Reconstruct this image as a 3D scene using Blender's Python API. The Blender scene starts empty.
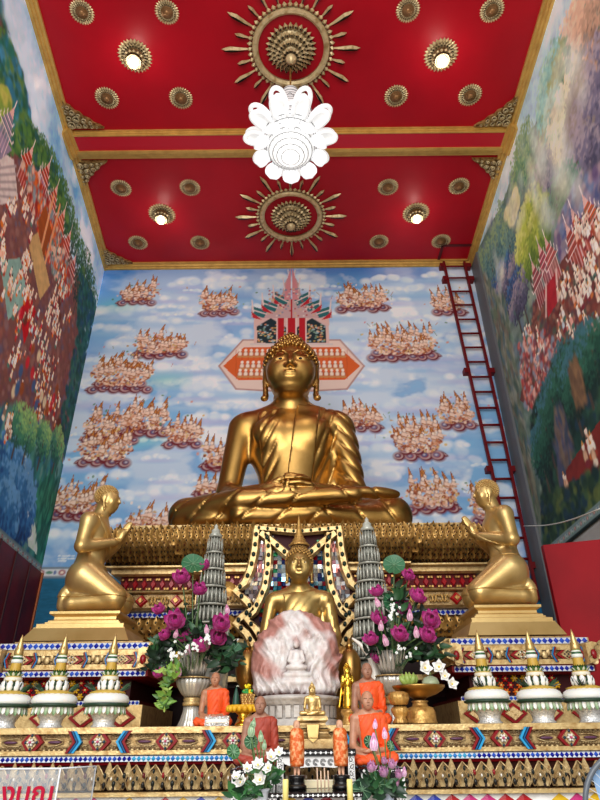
import bpy, math, random
import numpy as np
from mathutils import Vector, Matrix
RN = random.Random(11)
NR = np.random.RandomState(5)
C = bpy.context.scene.collection
PI = math.pi
# ------------------------------------------------------------------ camera geometry (metres, camera stands at the origin of x, y)
FPX, CZ = 587.0, 1.6
TH, RHO = math.atan(340 / 587), math.radians(0.57)
_F = Vector((0, math.cos(TH), math.sin(TH))); _U = Vector((0, -math.sin(TH), math.cos(TH))); _R = Vector((1, 0, 0))
_r = _R * math.cos(RHO) - _U * math.sin(RHO); _u = _U * math.cos(RHO) + _R * math.sin(RHO)

def ray(px, py):
    return _F + _r * ((px - 300) / FPX) - _u * ((py - 400) / FPX)
def P(px, py, Y):
    d = ray(px, py); t = Y / d.y
    return Vector((d.x * t, Y, CZ + d.z * t))
def PZ(px, py, z):
    d = ray(px, py); t = (z - CZ) / d.z
    return Vector((d.x * t, d.y * t, z))
def mpp(p):                        # metres per photo pixel at a world point
    return (Vector(p) - Vector((0, 0, CZ))).dot(_F) / FPX

cam = bpy.data.cameras.new('camera'); cam_o = bpy.data.objects.new('camera', cam); C.objects.link(cam_o)
cam.sensor_fit = 'VERTICAL'; cam.sensor_height = 36.0; cam.lens = FPX / 800 * 36.0
cam.clip_start = 0.05; cam.clip_end = 200
m = Matrix((_r, _u, -_F)).transposed().to_4x4(); m.translation = (0, 0, CZ); cam_o.matrix_world = m
bpy.context.scene.camera = cam_o

# ------------------------------------------------------------------ colours and materials
def lin(c):
    if isinstance(c, str):
        c = c.lstrip('#'); c = [int(c[i:i + 2], 16) / 255 for i in (0, 2, 4)]
    return tuple(((x + 0.055) / 1.055) ** 2.4 if x > 0.04045 else x / 12.92 for x in c)

MATS = {}
def material(name, base=None, rough=0.5, metal=0.0, attr=False, noise=None, bump=None, emit=None, coat=0.0, trans=0.0, alpha=1.0, sss=0.0, ao=None, spec=None):
    mt = bpy.data.materials.new(name); mt.use_nodes = True
    nt = mt.node_tree; N = nt.nodes; L = nt.links; b = N['Principled BSDF']
    b.inputs['Roughness'].default_value = rough; b.inputs['Metallic'].default_value = metal
    b.inputs['Coat Weight'].default_value = coat; b.inputs['Transmission Weight'].default_value = trans
    b.inputs['Alpha'].default_value = alpha
    tc = N.new('ShaderNodeTexCoord')
    src = None
    if attr:
        a = N.new('ShaderNodeAttribute'); a.attribute_name = 'Col'; src = a.outputs['Color']
    if base:
        b.inputs['Base Color'].default_value = (*lin(base), 1)
    if noise:                       # (scale, other colour, contrast low, high)
        sc, col2, lo, hi = noise
        n = N.new('ShaderNodeTexNoise'); n.inputs['Scale'].default_value = sc; n.inputs['Detail'].default_value = 5
        L.new(tc.outputs['Object'], n.inputs['Vector'])
        rmp = N.new('ShaderNodeMapRange'); rmp.inputs[1].default_value = lo; rmp.inputs[2].default_value = hi
        L.new(n.outputs['Fac'], rmp.inputs[0])
        mx = N.new('ShaderNodeMix'); mx.data_type = 'RGBA'
        if src is not None:
            mx.blend_type = 'MULTIPLY'; L.new(src, mx.inputs[6])
        else:
            mx.inputs[6].default_value = (*lin(base), 1)
        mx.inputs[7].default_value = (*lin(col2), 1)
        L.new(rmp.outputs[0], mx.inputs[0]); src = mx.outputs[2]
    if ao:                          # (distance, crevice colour): occlusion shade in carved recesses, put into the base colour
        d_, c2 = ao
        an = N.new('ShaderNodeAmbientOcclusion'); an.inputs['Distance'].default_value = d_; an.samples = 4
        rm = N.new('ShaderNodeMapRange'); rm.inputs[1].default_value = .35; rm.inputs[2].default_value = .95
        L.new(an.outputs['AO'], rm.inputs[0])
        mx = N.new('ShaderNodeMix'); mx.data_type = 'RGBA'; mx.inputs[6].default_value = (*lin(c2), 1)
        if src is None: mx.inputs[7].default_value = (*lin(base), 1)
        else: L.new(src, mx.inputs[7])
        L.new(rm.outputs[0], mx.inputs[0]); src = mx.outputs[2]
    if spec is not None: b.inputs['Specular IOR Level'].default_value = spec
    if src is not None:
        L.new(src, b.inputs['Base Color'])
    if bump:                        # (kind, scale, strength, distance)
        kind, sc, st, di = bump
        n = N.new('ShaderNodeTexVoronoi' if kind == 'v' else 'ShaderNodeTexNoise'); n.inputs['Scale'].default_value = sc
        L.new(tc.outputs['Object'], n.inputs['Vector'])
        bp = N.new('ShaderNodeBump'); bp.inputs['Strength'].default_value = st; bp.inputs['Distance'].default_value = di
        L.new(n.outputs[0], bp.inputs['Height']); L.new(bp.outputs['Normal'], b.inputs['Normal'])
    if emit:
        b.inputs['Emission Strength'].default_value = emit[1]
        if attr and emit[0] is None: L.new(src, b.inputs['Emission Color'])
        else: b.inputs['Emission Color'].default_value = (*lin(emit[0]), 1)
    if sss:
        b.inputs['Subsurface Weight'].default_value = sss; b.inputs['Subsurface Radius'].default_value = (.02, .012, .006)
    MATS[name] = mt
    return mt

PAINT = material('painted_surface', attr=True, rough=0.55, spec=.2)
MURAL = material('mural_paint', attr=True, rough=0.7)
MURAL.node_tree.nodes['Principled BSDF'].inputs['Specular IOR Level'].default_value = .2
GLOSS = material('glazed_surface', attr=True, rough=0.25, spec=.35)
MIRROR = material('mirror_mosaic', attr=True, rough=0.12, metal=0.75)
GOLD = material('polished_gold', '#bd9455', rough=0.36, metal=1.0, noise=(2.6, '#9c7538', .4, .75), bump=('n', 30, .06, .01))
GOLDP = material('pale_gold', '#e0c080', rough=0.36, metal=.75, noise=(3, '#c09a58', .4, .75), bump=('n', 40, .06, .01))
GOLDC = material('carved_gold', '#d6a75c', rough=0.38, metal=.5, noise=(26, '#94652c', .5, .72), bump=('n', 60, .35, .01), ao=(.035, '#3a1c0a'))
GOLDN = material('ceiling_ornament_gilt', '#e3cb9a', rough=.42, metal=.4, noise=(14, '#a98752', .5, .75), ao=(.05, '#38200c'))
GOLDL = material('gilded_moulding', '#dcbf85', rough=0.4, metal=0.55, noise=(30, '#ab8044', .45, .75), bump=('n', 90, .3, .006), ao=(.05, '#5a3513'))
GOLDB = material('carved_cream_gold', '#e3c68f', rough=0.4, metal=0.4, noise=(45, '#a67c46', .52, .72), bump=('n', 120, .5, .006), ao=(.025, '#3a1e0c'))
RED = material('ceiling_red_lacquer', '#b90d20', rough=0.4, noise=(1.3, '#a90b1d', .35, .7), spec=.25)
REDD = material('dark_red_wood', '#750d14', rough=0.5, noise=(3, '#560a10', .4, .7), spec=.2)
REDP = material('red_door_paint', '#a30f1d', rough=0.5, noise=(2, '#920d1a', .4, .7), spec=.12)
LADR = material('red_ladder_paint', '#6e1017', rough=0.5, spec=.2)
WHITEGLOW = material('crystal_glow', '#eceef0', rough=0.2, emit=('#fffdf8', .35))
CRWIRE = material('crystal_wire', '#8f9094', rough=.35, metal=.3)
BULB = material('lamp_bulb', '#ffffff', emit=('#fff6e6', 14))
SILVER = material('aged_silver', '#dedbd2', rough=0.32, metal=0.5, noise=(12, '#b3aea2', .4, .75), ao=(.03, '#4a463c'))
GREY = material('grey_steel_paint', '#6b6f73', rough=0.5)
MARBLE = material('pink_marble', '#efe7e4', rough=0.4, noise=(3.1, '#b87a72', .47, .66), bump=('n', 14, .7, .05), sss=0.05)
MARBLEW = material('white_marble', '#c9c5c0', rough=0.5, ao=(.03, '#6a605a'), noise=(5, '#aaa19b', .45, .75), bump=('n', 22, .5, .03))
SKIN = material('statue_skin', '#b98262', rough=0.42, noise=(6, '#9a5f45', .4, .8))
ROBEO = material('orange_robe', '#f0591b', rough=0.6, noise=(5, '#d8430f', .4, .8))
ROBER = material('brown_red_robe', '#a8402c', rough=0.6, noise=(5, '#8c2f22', .4, .8))
LEAF = material('leaf_green', attr=True, rough=0.45, noise=(8, '#b9c8a8', .4, .8))
PETALM = material('petal_surface', attr=True, rough=0.5, sss=0.1)
STONE = material('floor_tile', '#b9b2a6', rough=0.3, noise=(2, '#a39a8c', .4, .8))
CLEAR = material('clear_acrylic', '#dfe6ec', rough=0.08, alpha=0.2)
IVORY = material('ivory', '#f0eadf', rough=0.28, noise=(6, '#dccdb4', .5, .9))
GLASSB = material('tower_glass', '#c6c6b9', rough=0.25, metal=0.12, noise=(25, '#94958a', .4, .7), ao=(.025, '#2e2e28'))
WAX = material('yellow_wax', '#efe08a', rough=0.5, sss=0.1)

# ------------------------------------------------------------------ mesh builder
class MB:
    def __init__(s): s.v = []; s.f = []; s.c = []; s.m = []; s.s = []
    def add(s, vs, fs, col=(1, 1, 1), mat=0, sm=False, mx=None):
        o = len(s.v)
        s.v += [tuple(mx @ Vector(v)) for v in vs] if mx is not None else [tuple(v) for v in vs]
        if isinstance(col, str): col = lin(col)
        for f in fs:
            s.f.append([i + o for i in f]); s.c.append(col); s.m.append(mat); s.s.append(sm)
    def box(s, c, d, col=(1, 1, 1), mat=0, rz=0, top=(1, 1), mx=None):
        x, y, z = d[0] / 2, d[1] / 2, d[2] / 2
        vs = [(sx * x * (top[0] if sz > 0 else 1), sy * y * (top[1] if sz > 0 else 1), sz * z) for sz in (-1, 1) for sx, sy in ((-1, -1), (1, -1), (1, 1), (-1, 1))]
        q = Matrix.Translation(c) @ Matrix.Rotation(rz, 4, 'Z')
        if mx is not None: q = mx @ q
        s.add(vs, [(3, 2, 1, 0), (4, 5, 6, 7), (0, 1, 5, 4), (1, 2, 6, 5), (2, 3, 7, 6), (3, 0, 4, 7)], col, mat, False, q)
    def bounds(s, x0, x1, y0, y1, z0, z1, col=(1, 1, 1), mat=0):
        s.box(((x0 + x1) / 2, (y0 + y1) / 2, (z0 + z1) / 2), (x1 - x0, y1 - y0, z1 - z0), col, mat)
    def moulding(s, x0, x1, y0, y1, prof, col=(1, 1, 1), mat=0):    # stacked rectangle rings: prof = (outset, z)
        vs = []; fs = []
        for o, z in prof:
            vs += [(x0 - o, y0 - o, z), (x1 + o, y0 - o, z), (x1 + o, y1 + o, z), (x0 - o, y1 + o, z)]
        for i in range(len(prof) - 1):
            for j in range(4):
                a, b = i * 4 + j, i * 4 + (j + 1) % 4
                fs.append((a, b, b + 4, a + 4))
        n = len(prof) * 4
        fs += [(3, 2, 1, 0), (n - 4, n - 3, n - 2, n - 1)]
        s.add(vs, fs, col, mat)
    def lathe(s, prof, c=(0, 0, 0), n=24, col=(1, 1, 1), mat=0, lobes=0, amp=0, sm=True, mx=None, cols=None):
        vs = []
        for r, z in prof:
            for k in range(n):
                a = 2 * PI * k / n
                q = r * (1 + amp * math.cos(lobes * a)) if lobes else r
                vs.append((c[0] + q * math.cos(a), c[1] + q * math.sin(a), c[2] + z))
        for i in range(len(prof) - 1):
            fs = [(i * n + k, i * n + (k + 1) % n, (i + 1) * n + (k + 1) % n, (i + 1) * n + k) for k in range(n)]
            if i == 0: base = len(s.v); s.add(vs, fs, cols[i] if cols else col, mat, sm, mx)
            else:
                cc = cols[i] if cols else col
                if isinstance(cc, str): cc = lin(cc)
                for f in fs: s.f.append([q + base for q in f]); s.c.append(cc); s.m.append(mat); s.s.append(sm)
        for i, rev in ((0, True), (len(prof) - 1, False)):
            if prof[i][0] > 1e-4:
                f = [base + i * n + k for k in range(n)]
                cc = cols[min(i, len(cols) - 1)] if cols else col
                if isinstance(cc, str): cc = lin(cc)
                s.f.append(f[::-1] if rev else f); s.c.append(cc); s.m.append(mat); s.s.append(False)
    def tube(s, pts, rad, n=8, col=(1, 1, 1), mat=0, sm=True, flat=1.0):
        pts = [Vector(p) for p in pts]
        if not isinstance(rad, (list, tuple)): rad = [rad] * len(pts)
        vs = []; up = None
        for i, p in enumerate(pts):
            t = (pts[min(i + 1, len(pts) - 1)] - pts[max(i - 1, 0)]).normalized()
            if up is None: up = t.orthogonal().normalized() if abs(t.z) > .9 or True else Vector((0, 0, 1))
            a = (up - t * up.dot(t)).normalized(); b = t.cross(a); up = a
            for k in range(n):
                q = 2 * PI * k / n
                vs.append(p + (a * math.cos(q) + b * math.sin(q) * flat) * rad[i])
        fs = [(i * n + k, i * n + (k + 1) % n, (i + 1) * n + (k + 1) % n, (i + 1) * n + k) for i in range(len(pts) - 1) for k in range(n)]
        fs += [tuple(range(n))[::-1], tuple((len(pts) - 1) * n + k for k in range(n))]
        s.add(vs, fs, col, mat, sm)
    def ell(s, c, r, col=(1, 1, 1), mat=0, n=12, m=8, mx=None):
        if not isinstance(r, (list, tuple, Vector)): r = (r, r, r)
        vs = [(0, 0, -1)]
        for i in range(1, m):
            a = PI * i / m - PI / 2
            vs += [(math.cos(a) * math.cos(2 * PI * k / n), math.cos(a) * math.sin(2 * PI * k / n), math.sin(a)) for k in range(n)]
        vs.append((0, 0, 1))
        fs = [(0, 1 + (k + 1) % n, 1 + k) for k in range(n)]
        for i in range(m - 2):
            fs += [(1 + i * n + k, 1 + i * n + (k + 1) % n, 1 + (i + 1) * n + (k + 1) % n, 1 + (i + 1) * n + k) for k in range(n)]
        l = len(vs) - 1; o = 1 + (m - 2) * n
        fs += [(l, o + k, o + (k + 1) % n) for k in range(n)]
        q = Matrix.Translation(c) @ (mx.to_4x4() if mx is not None else Matrix.Identity(4)) @ Matrix.Diagonal((*r, 1))
        s.add(vs, fs, col, mat, True, q)
    def prism(s, poly, d, col=(1, 1, 1), mat=0, mx=None, bev=0.0):     # poly in local XZ, from y=0 to y=-d (towards the viewer); bev shrinks the front face
        n = len(poly); cx = sum(p[0] for p in poly) / n; cz = sum(p[1] for p in poly) / n
        k = 1 - bev
        vs = [(x, 0, z) for x, z in poly] + [(cx + (x - cx) * k, -d, cz + (z - cz) * k) for x, z in poly]
        fs = [tuple(range(n, 2 * n)), tuple(range(n))[::-1]] + [(i, (i + 1) % n, n + (i + 1) % n, n + i) for i in range(n)]
        s.add(vs, fs, col, mat, False, mx)
    def petal(s, base, up, out, L, W, curl=0.25, cup=0.25, col=(1, 1, 1), mat=0, n=6, tipcol=None, shape=0.85, blunt=False):
        base = Vector(base); up = Vector(up).normalized(); out = Vector(out); out = (out - up * out.dot(up)).normalized(); side = up.cross(out)
        vs = []
        for i in range(n + 1):
            t = i / n
            w = W * ((.45 + .55 * math.sin(PI * .5 * min(1, t * 1.6))) * (1 - max(0, (t - .55) / .45) ** 2.6) ** .5 if blunt else math.sin(PI * min(1, (0.16 + 0.84 * t) ** shape))) if i < n else 0.0008
            c = base + up * (L * t) + out * (curl * L * t * t)
            for j in (-1, -.5, 0, .5, 1):
                vs.append(c + side * (w * j) - out * (cup * w * (1 - j * j)) * -1)
        for i in range(n):
            cc = col
            if tipcol is not None:
                a = lin(col) if isinstance(col, str) else col; b = lin(tipcol) if isinstance(tipcol, str) else tipcol
                t = (i + .5) / n; cc = tuple(a[k] * (1 - t) + b[k] * t for k in range(3))
            fs = [(i * 5 + j, i * 5 + j + 1, (i + 1) * 5 + j + 1, (i + 1) * 5 + j) for j in range(4)]
            if i == 0: o = len(s.v); s.add(vs, fs, cc, mat, True)
            else:
                if isinstance(cc, str): cc = lin(cc)
                for f in fs: s.f.append([q + o for q in f]); s.c.append(cc); s.m.append(mat); s.s.append(True)
    def build(s, name, mats, parent=None, loc=None, matrix=None):
        me = bpy.data.meshes.new(name); me.from_pydata(s.v, [], s.f)
        if not isinstance(mats, (list, tuple)): mats = [mats]
        for q in mats: me.materials.append(q)
        n = len(me.polygons)
        if n:
            me.polygons.foreach_set('material_index', s.m); me.polygons.foreach_set('use_smooth', s.s)
            a = me.color_attributes.new('Col', 'FLOAT_COLOR', 'CORNER')
            cnt = np.array([len(f) for f in s.f]); col = np.ones((n, 4), np.float32); col[:, :3] = np.array(s.c, np.float32)
            a.data.foreach_set('color', np.repeat(col, cnt, axis=0).ravel())
        me.update()
        o = bpy.data.objects.new(name, me); C.objects.link(o)
        if parent is not None: o.parent = parent
        if loc is not None: o.location = loc
        if matrix is not None: o.matrix_local = matrix
        return o

def thing(name, label, cat, loc=(0, 0, 0), rz=0, group=None):
    o = bpy.data.objects.new(name, None); C.objects.link(o); o.empty_display_size = .1
    o.location = loc; o.rotation_euler = (0, 0, rz)
    tag(o, label, cat, group)
    return o
def tag(o, label=None, cat=None, group=None, kind=None):
    if label: o['label'] = label
    if cat: o['category'] = cat
    if group: o['group'] = group
    if kind: o['kind'] = kind
    return o
def copy_tree(o, parent=None):
    c = o.copy(); C.objects.link(c)
    if parent is not None: c.parent = parent
    for ch in [q for q in KIDS.get(o.name, [])]: copy_tree(ch, c)
    return c
KIDS = {}
def remember(o):                    # cache of children for copy_tree
    KIDS[o.name] = list(o.children)
    for c in o.children: remember(c)
def clone(o, loc, label, rz=None, scale=None, group=None):
    remember(o); c = copy_tree(o); c.location = loc; c['label'] = label
    if rz is not None: c.rotation_euler = (0, 0, rz)
    if scale is not None: c.scale = (scale, scale, scale) if not isinstance(scale, tuple) else scale
    if group: c['group'] = group
    return c
# ------------------------------------------------------------------ canvas: a painted wall as a fine coloured mesh
def fbm(h, w, cell, octv=4, seed=0):
    r = np.random.RandomState(seed); out = np.zeros((h, w), np.float32); amp = 1; tot = 0
    for _ in range(octv):
        gh, gw = int(h / cell) + 3, int(w / cell) + 3
        g = r.rand(gh, gw).astype(np.float32)
        y = np.arange(h) / cell; x = np.arange(w) / cell
        yi = y.astype(int); xi = x.astype(int); fy = (y - yi); fx = (x - xi)
        fy = (fy * fy * (3 - 2 * fy))[:, None]; fx = (fx * fx * (3 - 2 * fx))[None]
        a = g[yi][:, xi]; b = g[yi][:, xi + 1]; c = g[yi + 1][:, xi]; d = g[yi + 1][:, xi + 1]
        out += amp * ((a * (1 - fx) + b * fx) * (1 - fy) + (c * (1 - fx) + d * fx) * fy); tot += amp
        amp *= .5; cell = max(1.5, cell / 2)
    return out / tot

class Canvas:
    def __init__(s, w, h, res, x0=0.0, z0=0.0):
        s.res = res; s.x0 = x0; s.z0 = z0; s.W = int(w / res) + 1; s.H = int(h / res) + 1
        s.a = np.zeros((s.H, s.W, 3), np.float32)
    def X(s): return s.x0 + np.arange(s.W)[None] * s.res + np.zeros((s.H, 1))
    def Z(s): return s.z0 + np.arange(s.H)[:, None] * s.res + np.zeros((1, s.W))
    def _win(s, xa, xb, za, zb):
        i0 = max(0, int((xa - s.x0) / s.res)); i1 = min(s.W, int((xb - s.x0) / s.res) + 2)
        j0 = max(0, int((za - s.z0) / s.res)); j1 = min(s.H, int((zb - s.z0) / s.res) + 2)
        if i0 >= i1 or j0 >= j1: return None
        x = s.x0 + np.arange(i0, i1)[None] * s.res; z = s.z0 + np.arange(j0, j1)[:, None] * s.res
        return slice(j0, j1), slice(i0, i1), x, z
    def _mix(s, win, mask, col):
        c = np.array(lin(col) if isinstance(col, str) else col, np.float32)
        v = s.a[win[0], win[1]]; v += (c - v) * mask[..., None]
    def ell(s, x, z, rx, rz, col, al=1.0, rot=0.0, soft=.25):
        r = max(rx, rz) * 1.3; w = s._win(x - r, x + r, z - r, z + r)
        if w is None: return
        dx, dz = w[2] - x, w[3] - z; c, q = math.cos(rot), math.sin(rot)
        d = np.sqrt(((dx * c + dz * q) / rx) ** 2 + ((-dx * q + dz * c) / rz) ** 2)
        s._mix(w, al * np.clip((1 + soft - d) / (2 * soft), 0, 1), col)
    def poly(s, pts, col, al=1.0):
        xs = [p[0] for p in pts]; zs = [p[1] for p in pts]
        w = s._win(min(xs), max(xs), min(zs), max(zs))
        if w is None: return
        X = w[2] + 0 * w[3]; Z = w[3] + 0 * w[2]; ins = np.zeros(X.shape, bool); n = len(pts)
        for i in range(n):
            (xa, za), (xb, zb) = pts[i], pts[(i + 1) % n]
            if za == zb: continue
            ins ^= ((za > Z) != (zb > Z)) & (X < (xb - xa) * (Z - za) / (zb - za) + xa)
        s._mix(w, al * ins, col)
    def line(s, pts, wd, col, al=1.0):
        for (xa, za), (xb, zb) in zip(pts[:-1], pts[1:]):
            w = s._win(min(xa, xb) - wd, max(xa, xb) + wd, min(za, zb) - wd, max(za, zb) + wd)
            if w is None: continue
            dx, dz = xb - xa, zb - za; l2 = dx * dx + dz * dz + 1e-9
            t = np.clip(((w[2] - xa) * dx + (w[3] - za) * dz) / l2, 0, 1)
            d = np.sqrt((w[2] - xa - t * dx) ** 2 + (w[3] - za - t * dz) ** 2)
            s._mix(w, al * np.clip((wd * .75 - d) / (wd * .5), 0, 1), col)
    def build(s, name, mapf, mat, kind='structure'):
        X, Z = s.X(), s.Z()
        V = mapf(X.ravel(), Z.ravel()).astype(np.float32)
        idx = np.arange(s.H * s.W).reshape(s.H, s.W)
        q = np.stack([idx[:-1, :-1], idx[:-1, 1:], idx[1:, 1:], idx[1:, :-1]], -1).reshape(-1, 4)
        o = np_mesh(name, V, q, mat, col=s.a.reshape(-1, 3)); o['kind'] = kind
        return o

def np_mesh(name, V, Q, mat, col=None, smooth=False, parent=None):
    me = bpy.data.meshes.new(name); n, k = Q.shape
    me.vertices.add(len(V)); me.vertices.foreach_set('co', np.ascontiguousarray(V, np.float32).ravel())
    me.loops.add(n * k); me.loops.foreach_set('vertex_index', np.ascontiguousarray(Q, np.int32).ravel())
    me.polygons.add(n); me.polygons.foreach_set('loop_start', np.arange(0, n * k, k, dtype=np.int32))
    me.polygons.foreach_set('use_smooth', np.full(n, smooth))
    me.update(calc_edges=True)
    if col is not None:
        a = me.color_attributes.new('Col', 'FLOAT_COLOR', 'POINT')
        c = np.ones((len(V), 4), np.float32); c[:, :3] = col; a.data.foreach_set('color', c.ravel())
    me.materials.append(mat)
    o = bpy.data.objects.new(name, me); C.objects.link(o)
    if parent is not None: o.parent = parent
    return o

# ------------------------------------------------------------------ signed distance sculpting
class Sculpt:
    """blends ellipsoids and tapered capsules into one continuous skin"""
    def __init__(s, lo, hi, h):
        s.lo = np.array(lo, np.float32); s.h = h
        ax = [np.arange(lo[i], hi[i] + h, h, dtype=np.float32) for i in range(3)]
        s.X, s.Y, s.Z = np.meshgrid(*ax, indexing='ij'); s.d = np.full(s.X.shape, 10.0, np.float32)
    @staticmethod
    def smin(a, b, k):
        if k <= 0: return np.minimum(a, b)
        q = np.clip(.5 + .5 * (b - a) / k, 0, 1); return b * (1 - q) + a * q - k * q * (1 - q)
    def f_ell(s, c, r, rot=None):
        x, y, z = s.X - c[0], s.Y - c[1], s.Z - c[2]
        if rot is not None:
            M = rot.transposed(); x, y, z = (M[0][0] * x + M[0][1] * y + M[0][2] * z, M[1][0] * x + M[1][1] * y + M[1][2] * z, M[2][0] * x + M[2][1] * y + M[2][2] * z)
        k0 = np.sqrt((x / r[0]) ** 2 + (y / r[1]) ** 2 + (z / r[2]) ** 2)
        k1 = np.sqrt((x / r[0] ** 2) ** 2 + (y / r[1] ** 2) ** 2 + (z / r[2] ** 2) ** 2) + 1e-6
        return k0 * (k0 - 1) / k1
    def f_cap(s, a, b, ra, rb):
        a = np.array(a, np.float32); b = np.array(b, np.float32); ab = b - a; l2 = float(ab @ ab) + 1e-9
        px, py, pz = s.X - a[0], s.Y - a[1], s.Z - a[2]
        t = np.clip((px * ab[0] + py * ab[1] + pz * ab[2]) / l2, 0, 1)
        return np.sqrt((px - t * ab[0]) ** 2 + (py - t * ab[1]) ** 2 + (pz - t * ab[2]) ** 2) - (ra + (rb - ra) * t)
    def ell(s, c, r, k=.05, rot=None): s.d = s.smin(s.d, s.f_ell(c, r, rot), k)
    def cap(s, a, b, ra, rb=None, k=.05): s.d = s.smin(s.d, s.f_cap(a, b, ra, ra if rb is None else rb), k)
    def chain(s, pts, rs, k=.05):
        for i in range(len(pts) - 1): s.cap(pts[i], pts[i + 1], rs[i], rs[i + 1], k)
    def dig(s, c, r, k=.03, rot=None): s.d = -s.smin(-s.d, s.f_ell(c, r, rot), k)
    def mesh(s, D=None):
        D = s.d if D is None else D
        nx, ny, nz = D.shape; sg = D < 0
        c = np.zeros((nx - 1, ny - 1, nz - 1), np.int8)
        for i in (0, 1):
            for j in (0, 1):
                for k in (0, 1): c += sg[i:nx - 1 + i, j:ny - 1 + j, k:nz - 1 + k]
        act = (c > 0) & (c < 8); ijk = np.argwhere(act); idx = np.full(act.shape, -1, np.int64); idx[act] = np.arange(len(ijk))
        acc = np.zeros((len(ijk), 3)); cnt = np.zeros(len(ijk))
        cor = [(i, j, k) for i in (0, 1) for j in (0, 1) for k in (0, 1)]
        for a in cor:
            for b in cor:
                if sum(b) - sum(a) != 1 or any(b[q] < a[q] for q in range(3)): continue
                da = D[ijk[:, 0] + a[0], ijk[:, 1] + a[1], ijk[:, 2] + a[2]]; db = D[ijk[:, 0] + b[0], ijk[:, 1] + b[1], ijk[:, 2] + b[2]]
                mk = (da < 0) != (db < 0); t = np.where(mk, da / np.where(mk, da - db, 1), 0)
                acc[mk] += (np.array(a) + (np.array(b) - np.array(a)) * t[:, None])[mk]; cnt[mk] += 1
        V = s.lo + s.h * (ijk + acc / np.maximum(cnt, 1)[:, None])
        quads = []
        for ax in range(3):
            o1, o2 = [(1, 2), (2, 0), (0, 1)][ax]
            sl = [slice(None)] * 3; sl[ax] = slice(0, -1); sh = [slice(None)] * 3; sh[ax] = slice(1, None)
            A, B = sg[tuple(sl)], sg[tuple(sh)]
            e = np.argwhere(A != B)
            ok = (e[:, o1] > 0) & (e[:, o2] > 0) & (e[:, o1] < D.shape[o1] - 1) & (e[:, o2] < D.shape[o2] - 1); e = e[ok]
            fl = A[e[:, 0], e[:, 1], e[:, 2]]
            def cell(d1, d2):
                q = e.copy(); q[:, o1] += d1; q[:, o2] += d2; return idx[q[:, 0], q[:, 1], q[:, 2]]
            q = np.stack([cell(-1, -1), cell(0, -1), cell(0, 0), cell(-1, 0)], -1)
            q[~fl] = q[~fl][:, ::-1]; quads.append(q)
        return V, np.concatenate(quads)
    def build(s, name, mat, parent=None, D=None, col=None):
        V, Q = s.mesh(D)
        cc = None if col is None else np.repeat(np.array([col], np.float32), len(V), 0)
        return np_mesh(name, V, Q, mat, col=cc, smooth=True, parent=parent)

# ------------------------------------------------------------------ the room
YB = 8.4
TL, TR = P(105, 267, YB), P(472, 263, YB); H = (TL.z + TR.z) / 2
XL, XR = TL.x, TR.x
FL, FR = PZ(28, 0, H), PZ(552, 0, H)
YF = 1.2
def along(A, Bp):
    d = (Vector((Bp.x, Bp.y)) - Vector((A.x, A.y))).normalized(); return d
DL, DR = along(TL, FL), along(TR, FR)
LENW = (YB - YF) / abs(DL.y)
def left_pt(s, z, off=0): return Vector((XL + DL.x * s + off * -DL.y, YB + DL.y * s + off * DL.x, z))
def right_pt(s, z, off=0): return Vector((XR + DR.x * s - off * -DR.y, YB + DR.y * s - off * DR.x, z))
def on_wall(px, py, side):          # a spot on a side wall, as (distance from the back corner, height)
    A, d = ((XL, DL), (XR, DR))[side]
    r = ray(px, py); n = Vector((-d.y, d.x)); t = (A * n.x + YB * n.y) / (r.x * n.x + r.y * n.y)
    p = Vector((r.x * t, r.y * t)); return ((p - Vector((A, YB))).dot(d), CZ + r.z * t)
def wx(s, side): return s
BK = lambda px, py: (P(px, py, YB).x, P(px, py, YB).z)

# --- back wall mural
ZM = 2.2
cv = Canvas(XR - XL, H - ZM, 0.0135, XL, ZM)
X, Z = cv.X(), cv.Z(); h, w = cv.H, cv.W
n1 = fbm(h, w, 110, 5, 1); n2 = fbm(h, w, 46, 5, 2); n3 = fbm(h, w, 160, 3, 3)
st = np.repeat(fbm(h * 2, w, 60, 5, 4)[::2], 1, 0)[:h]
def mixc(a, b, t): return a + (np.array(lin(b), np.float32) - a) * t[..., None]
base = np.zeros((h, w, 3), np.float32) + np.array(lin('#86bde9'), np.float32)
top = np.clip((Z - (H - 1.1)) / 1.0, 0, 1)
base = mixc(base, '#3f86cf', top * .9); base = mixc(base, '#2c62b8', np.clip((Z - (H - .35)) / .35, 0, 1) * .8)
low = np.clip((5.8 - Z) / 1.6, 0, 1); base = mixc(base, '#78a8da', low * .75)
base = mixc(base, '#a9a6dc', np.clip((n3 - .48) * 5, 0, 1) * .6)
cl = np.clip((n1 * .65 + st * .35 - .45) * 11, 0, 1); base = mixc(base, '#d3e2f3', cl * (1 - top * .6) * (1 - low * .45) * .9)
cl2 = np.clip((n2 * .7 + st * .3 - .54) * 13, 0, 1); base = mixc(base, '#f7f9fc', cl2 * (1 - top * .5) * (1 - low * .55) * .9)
edge = np.clip(1 - np.abs(n1 * .6 + st * .4 - .47) * 26, 0, 1); base = mixc(base, '#6f9fd8', edge * .45)
cv.a[:] = base
rr = random.Random(3)
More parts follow.
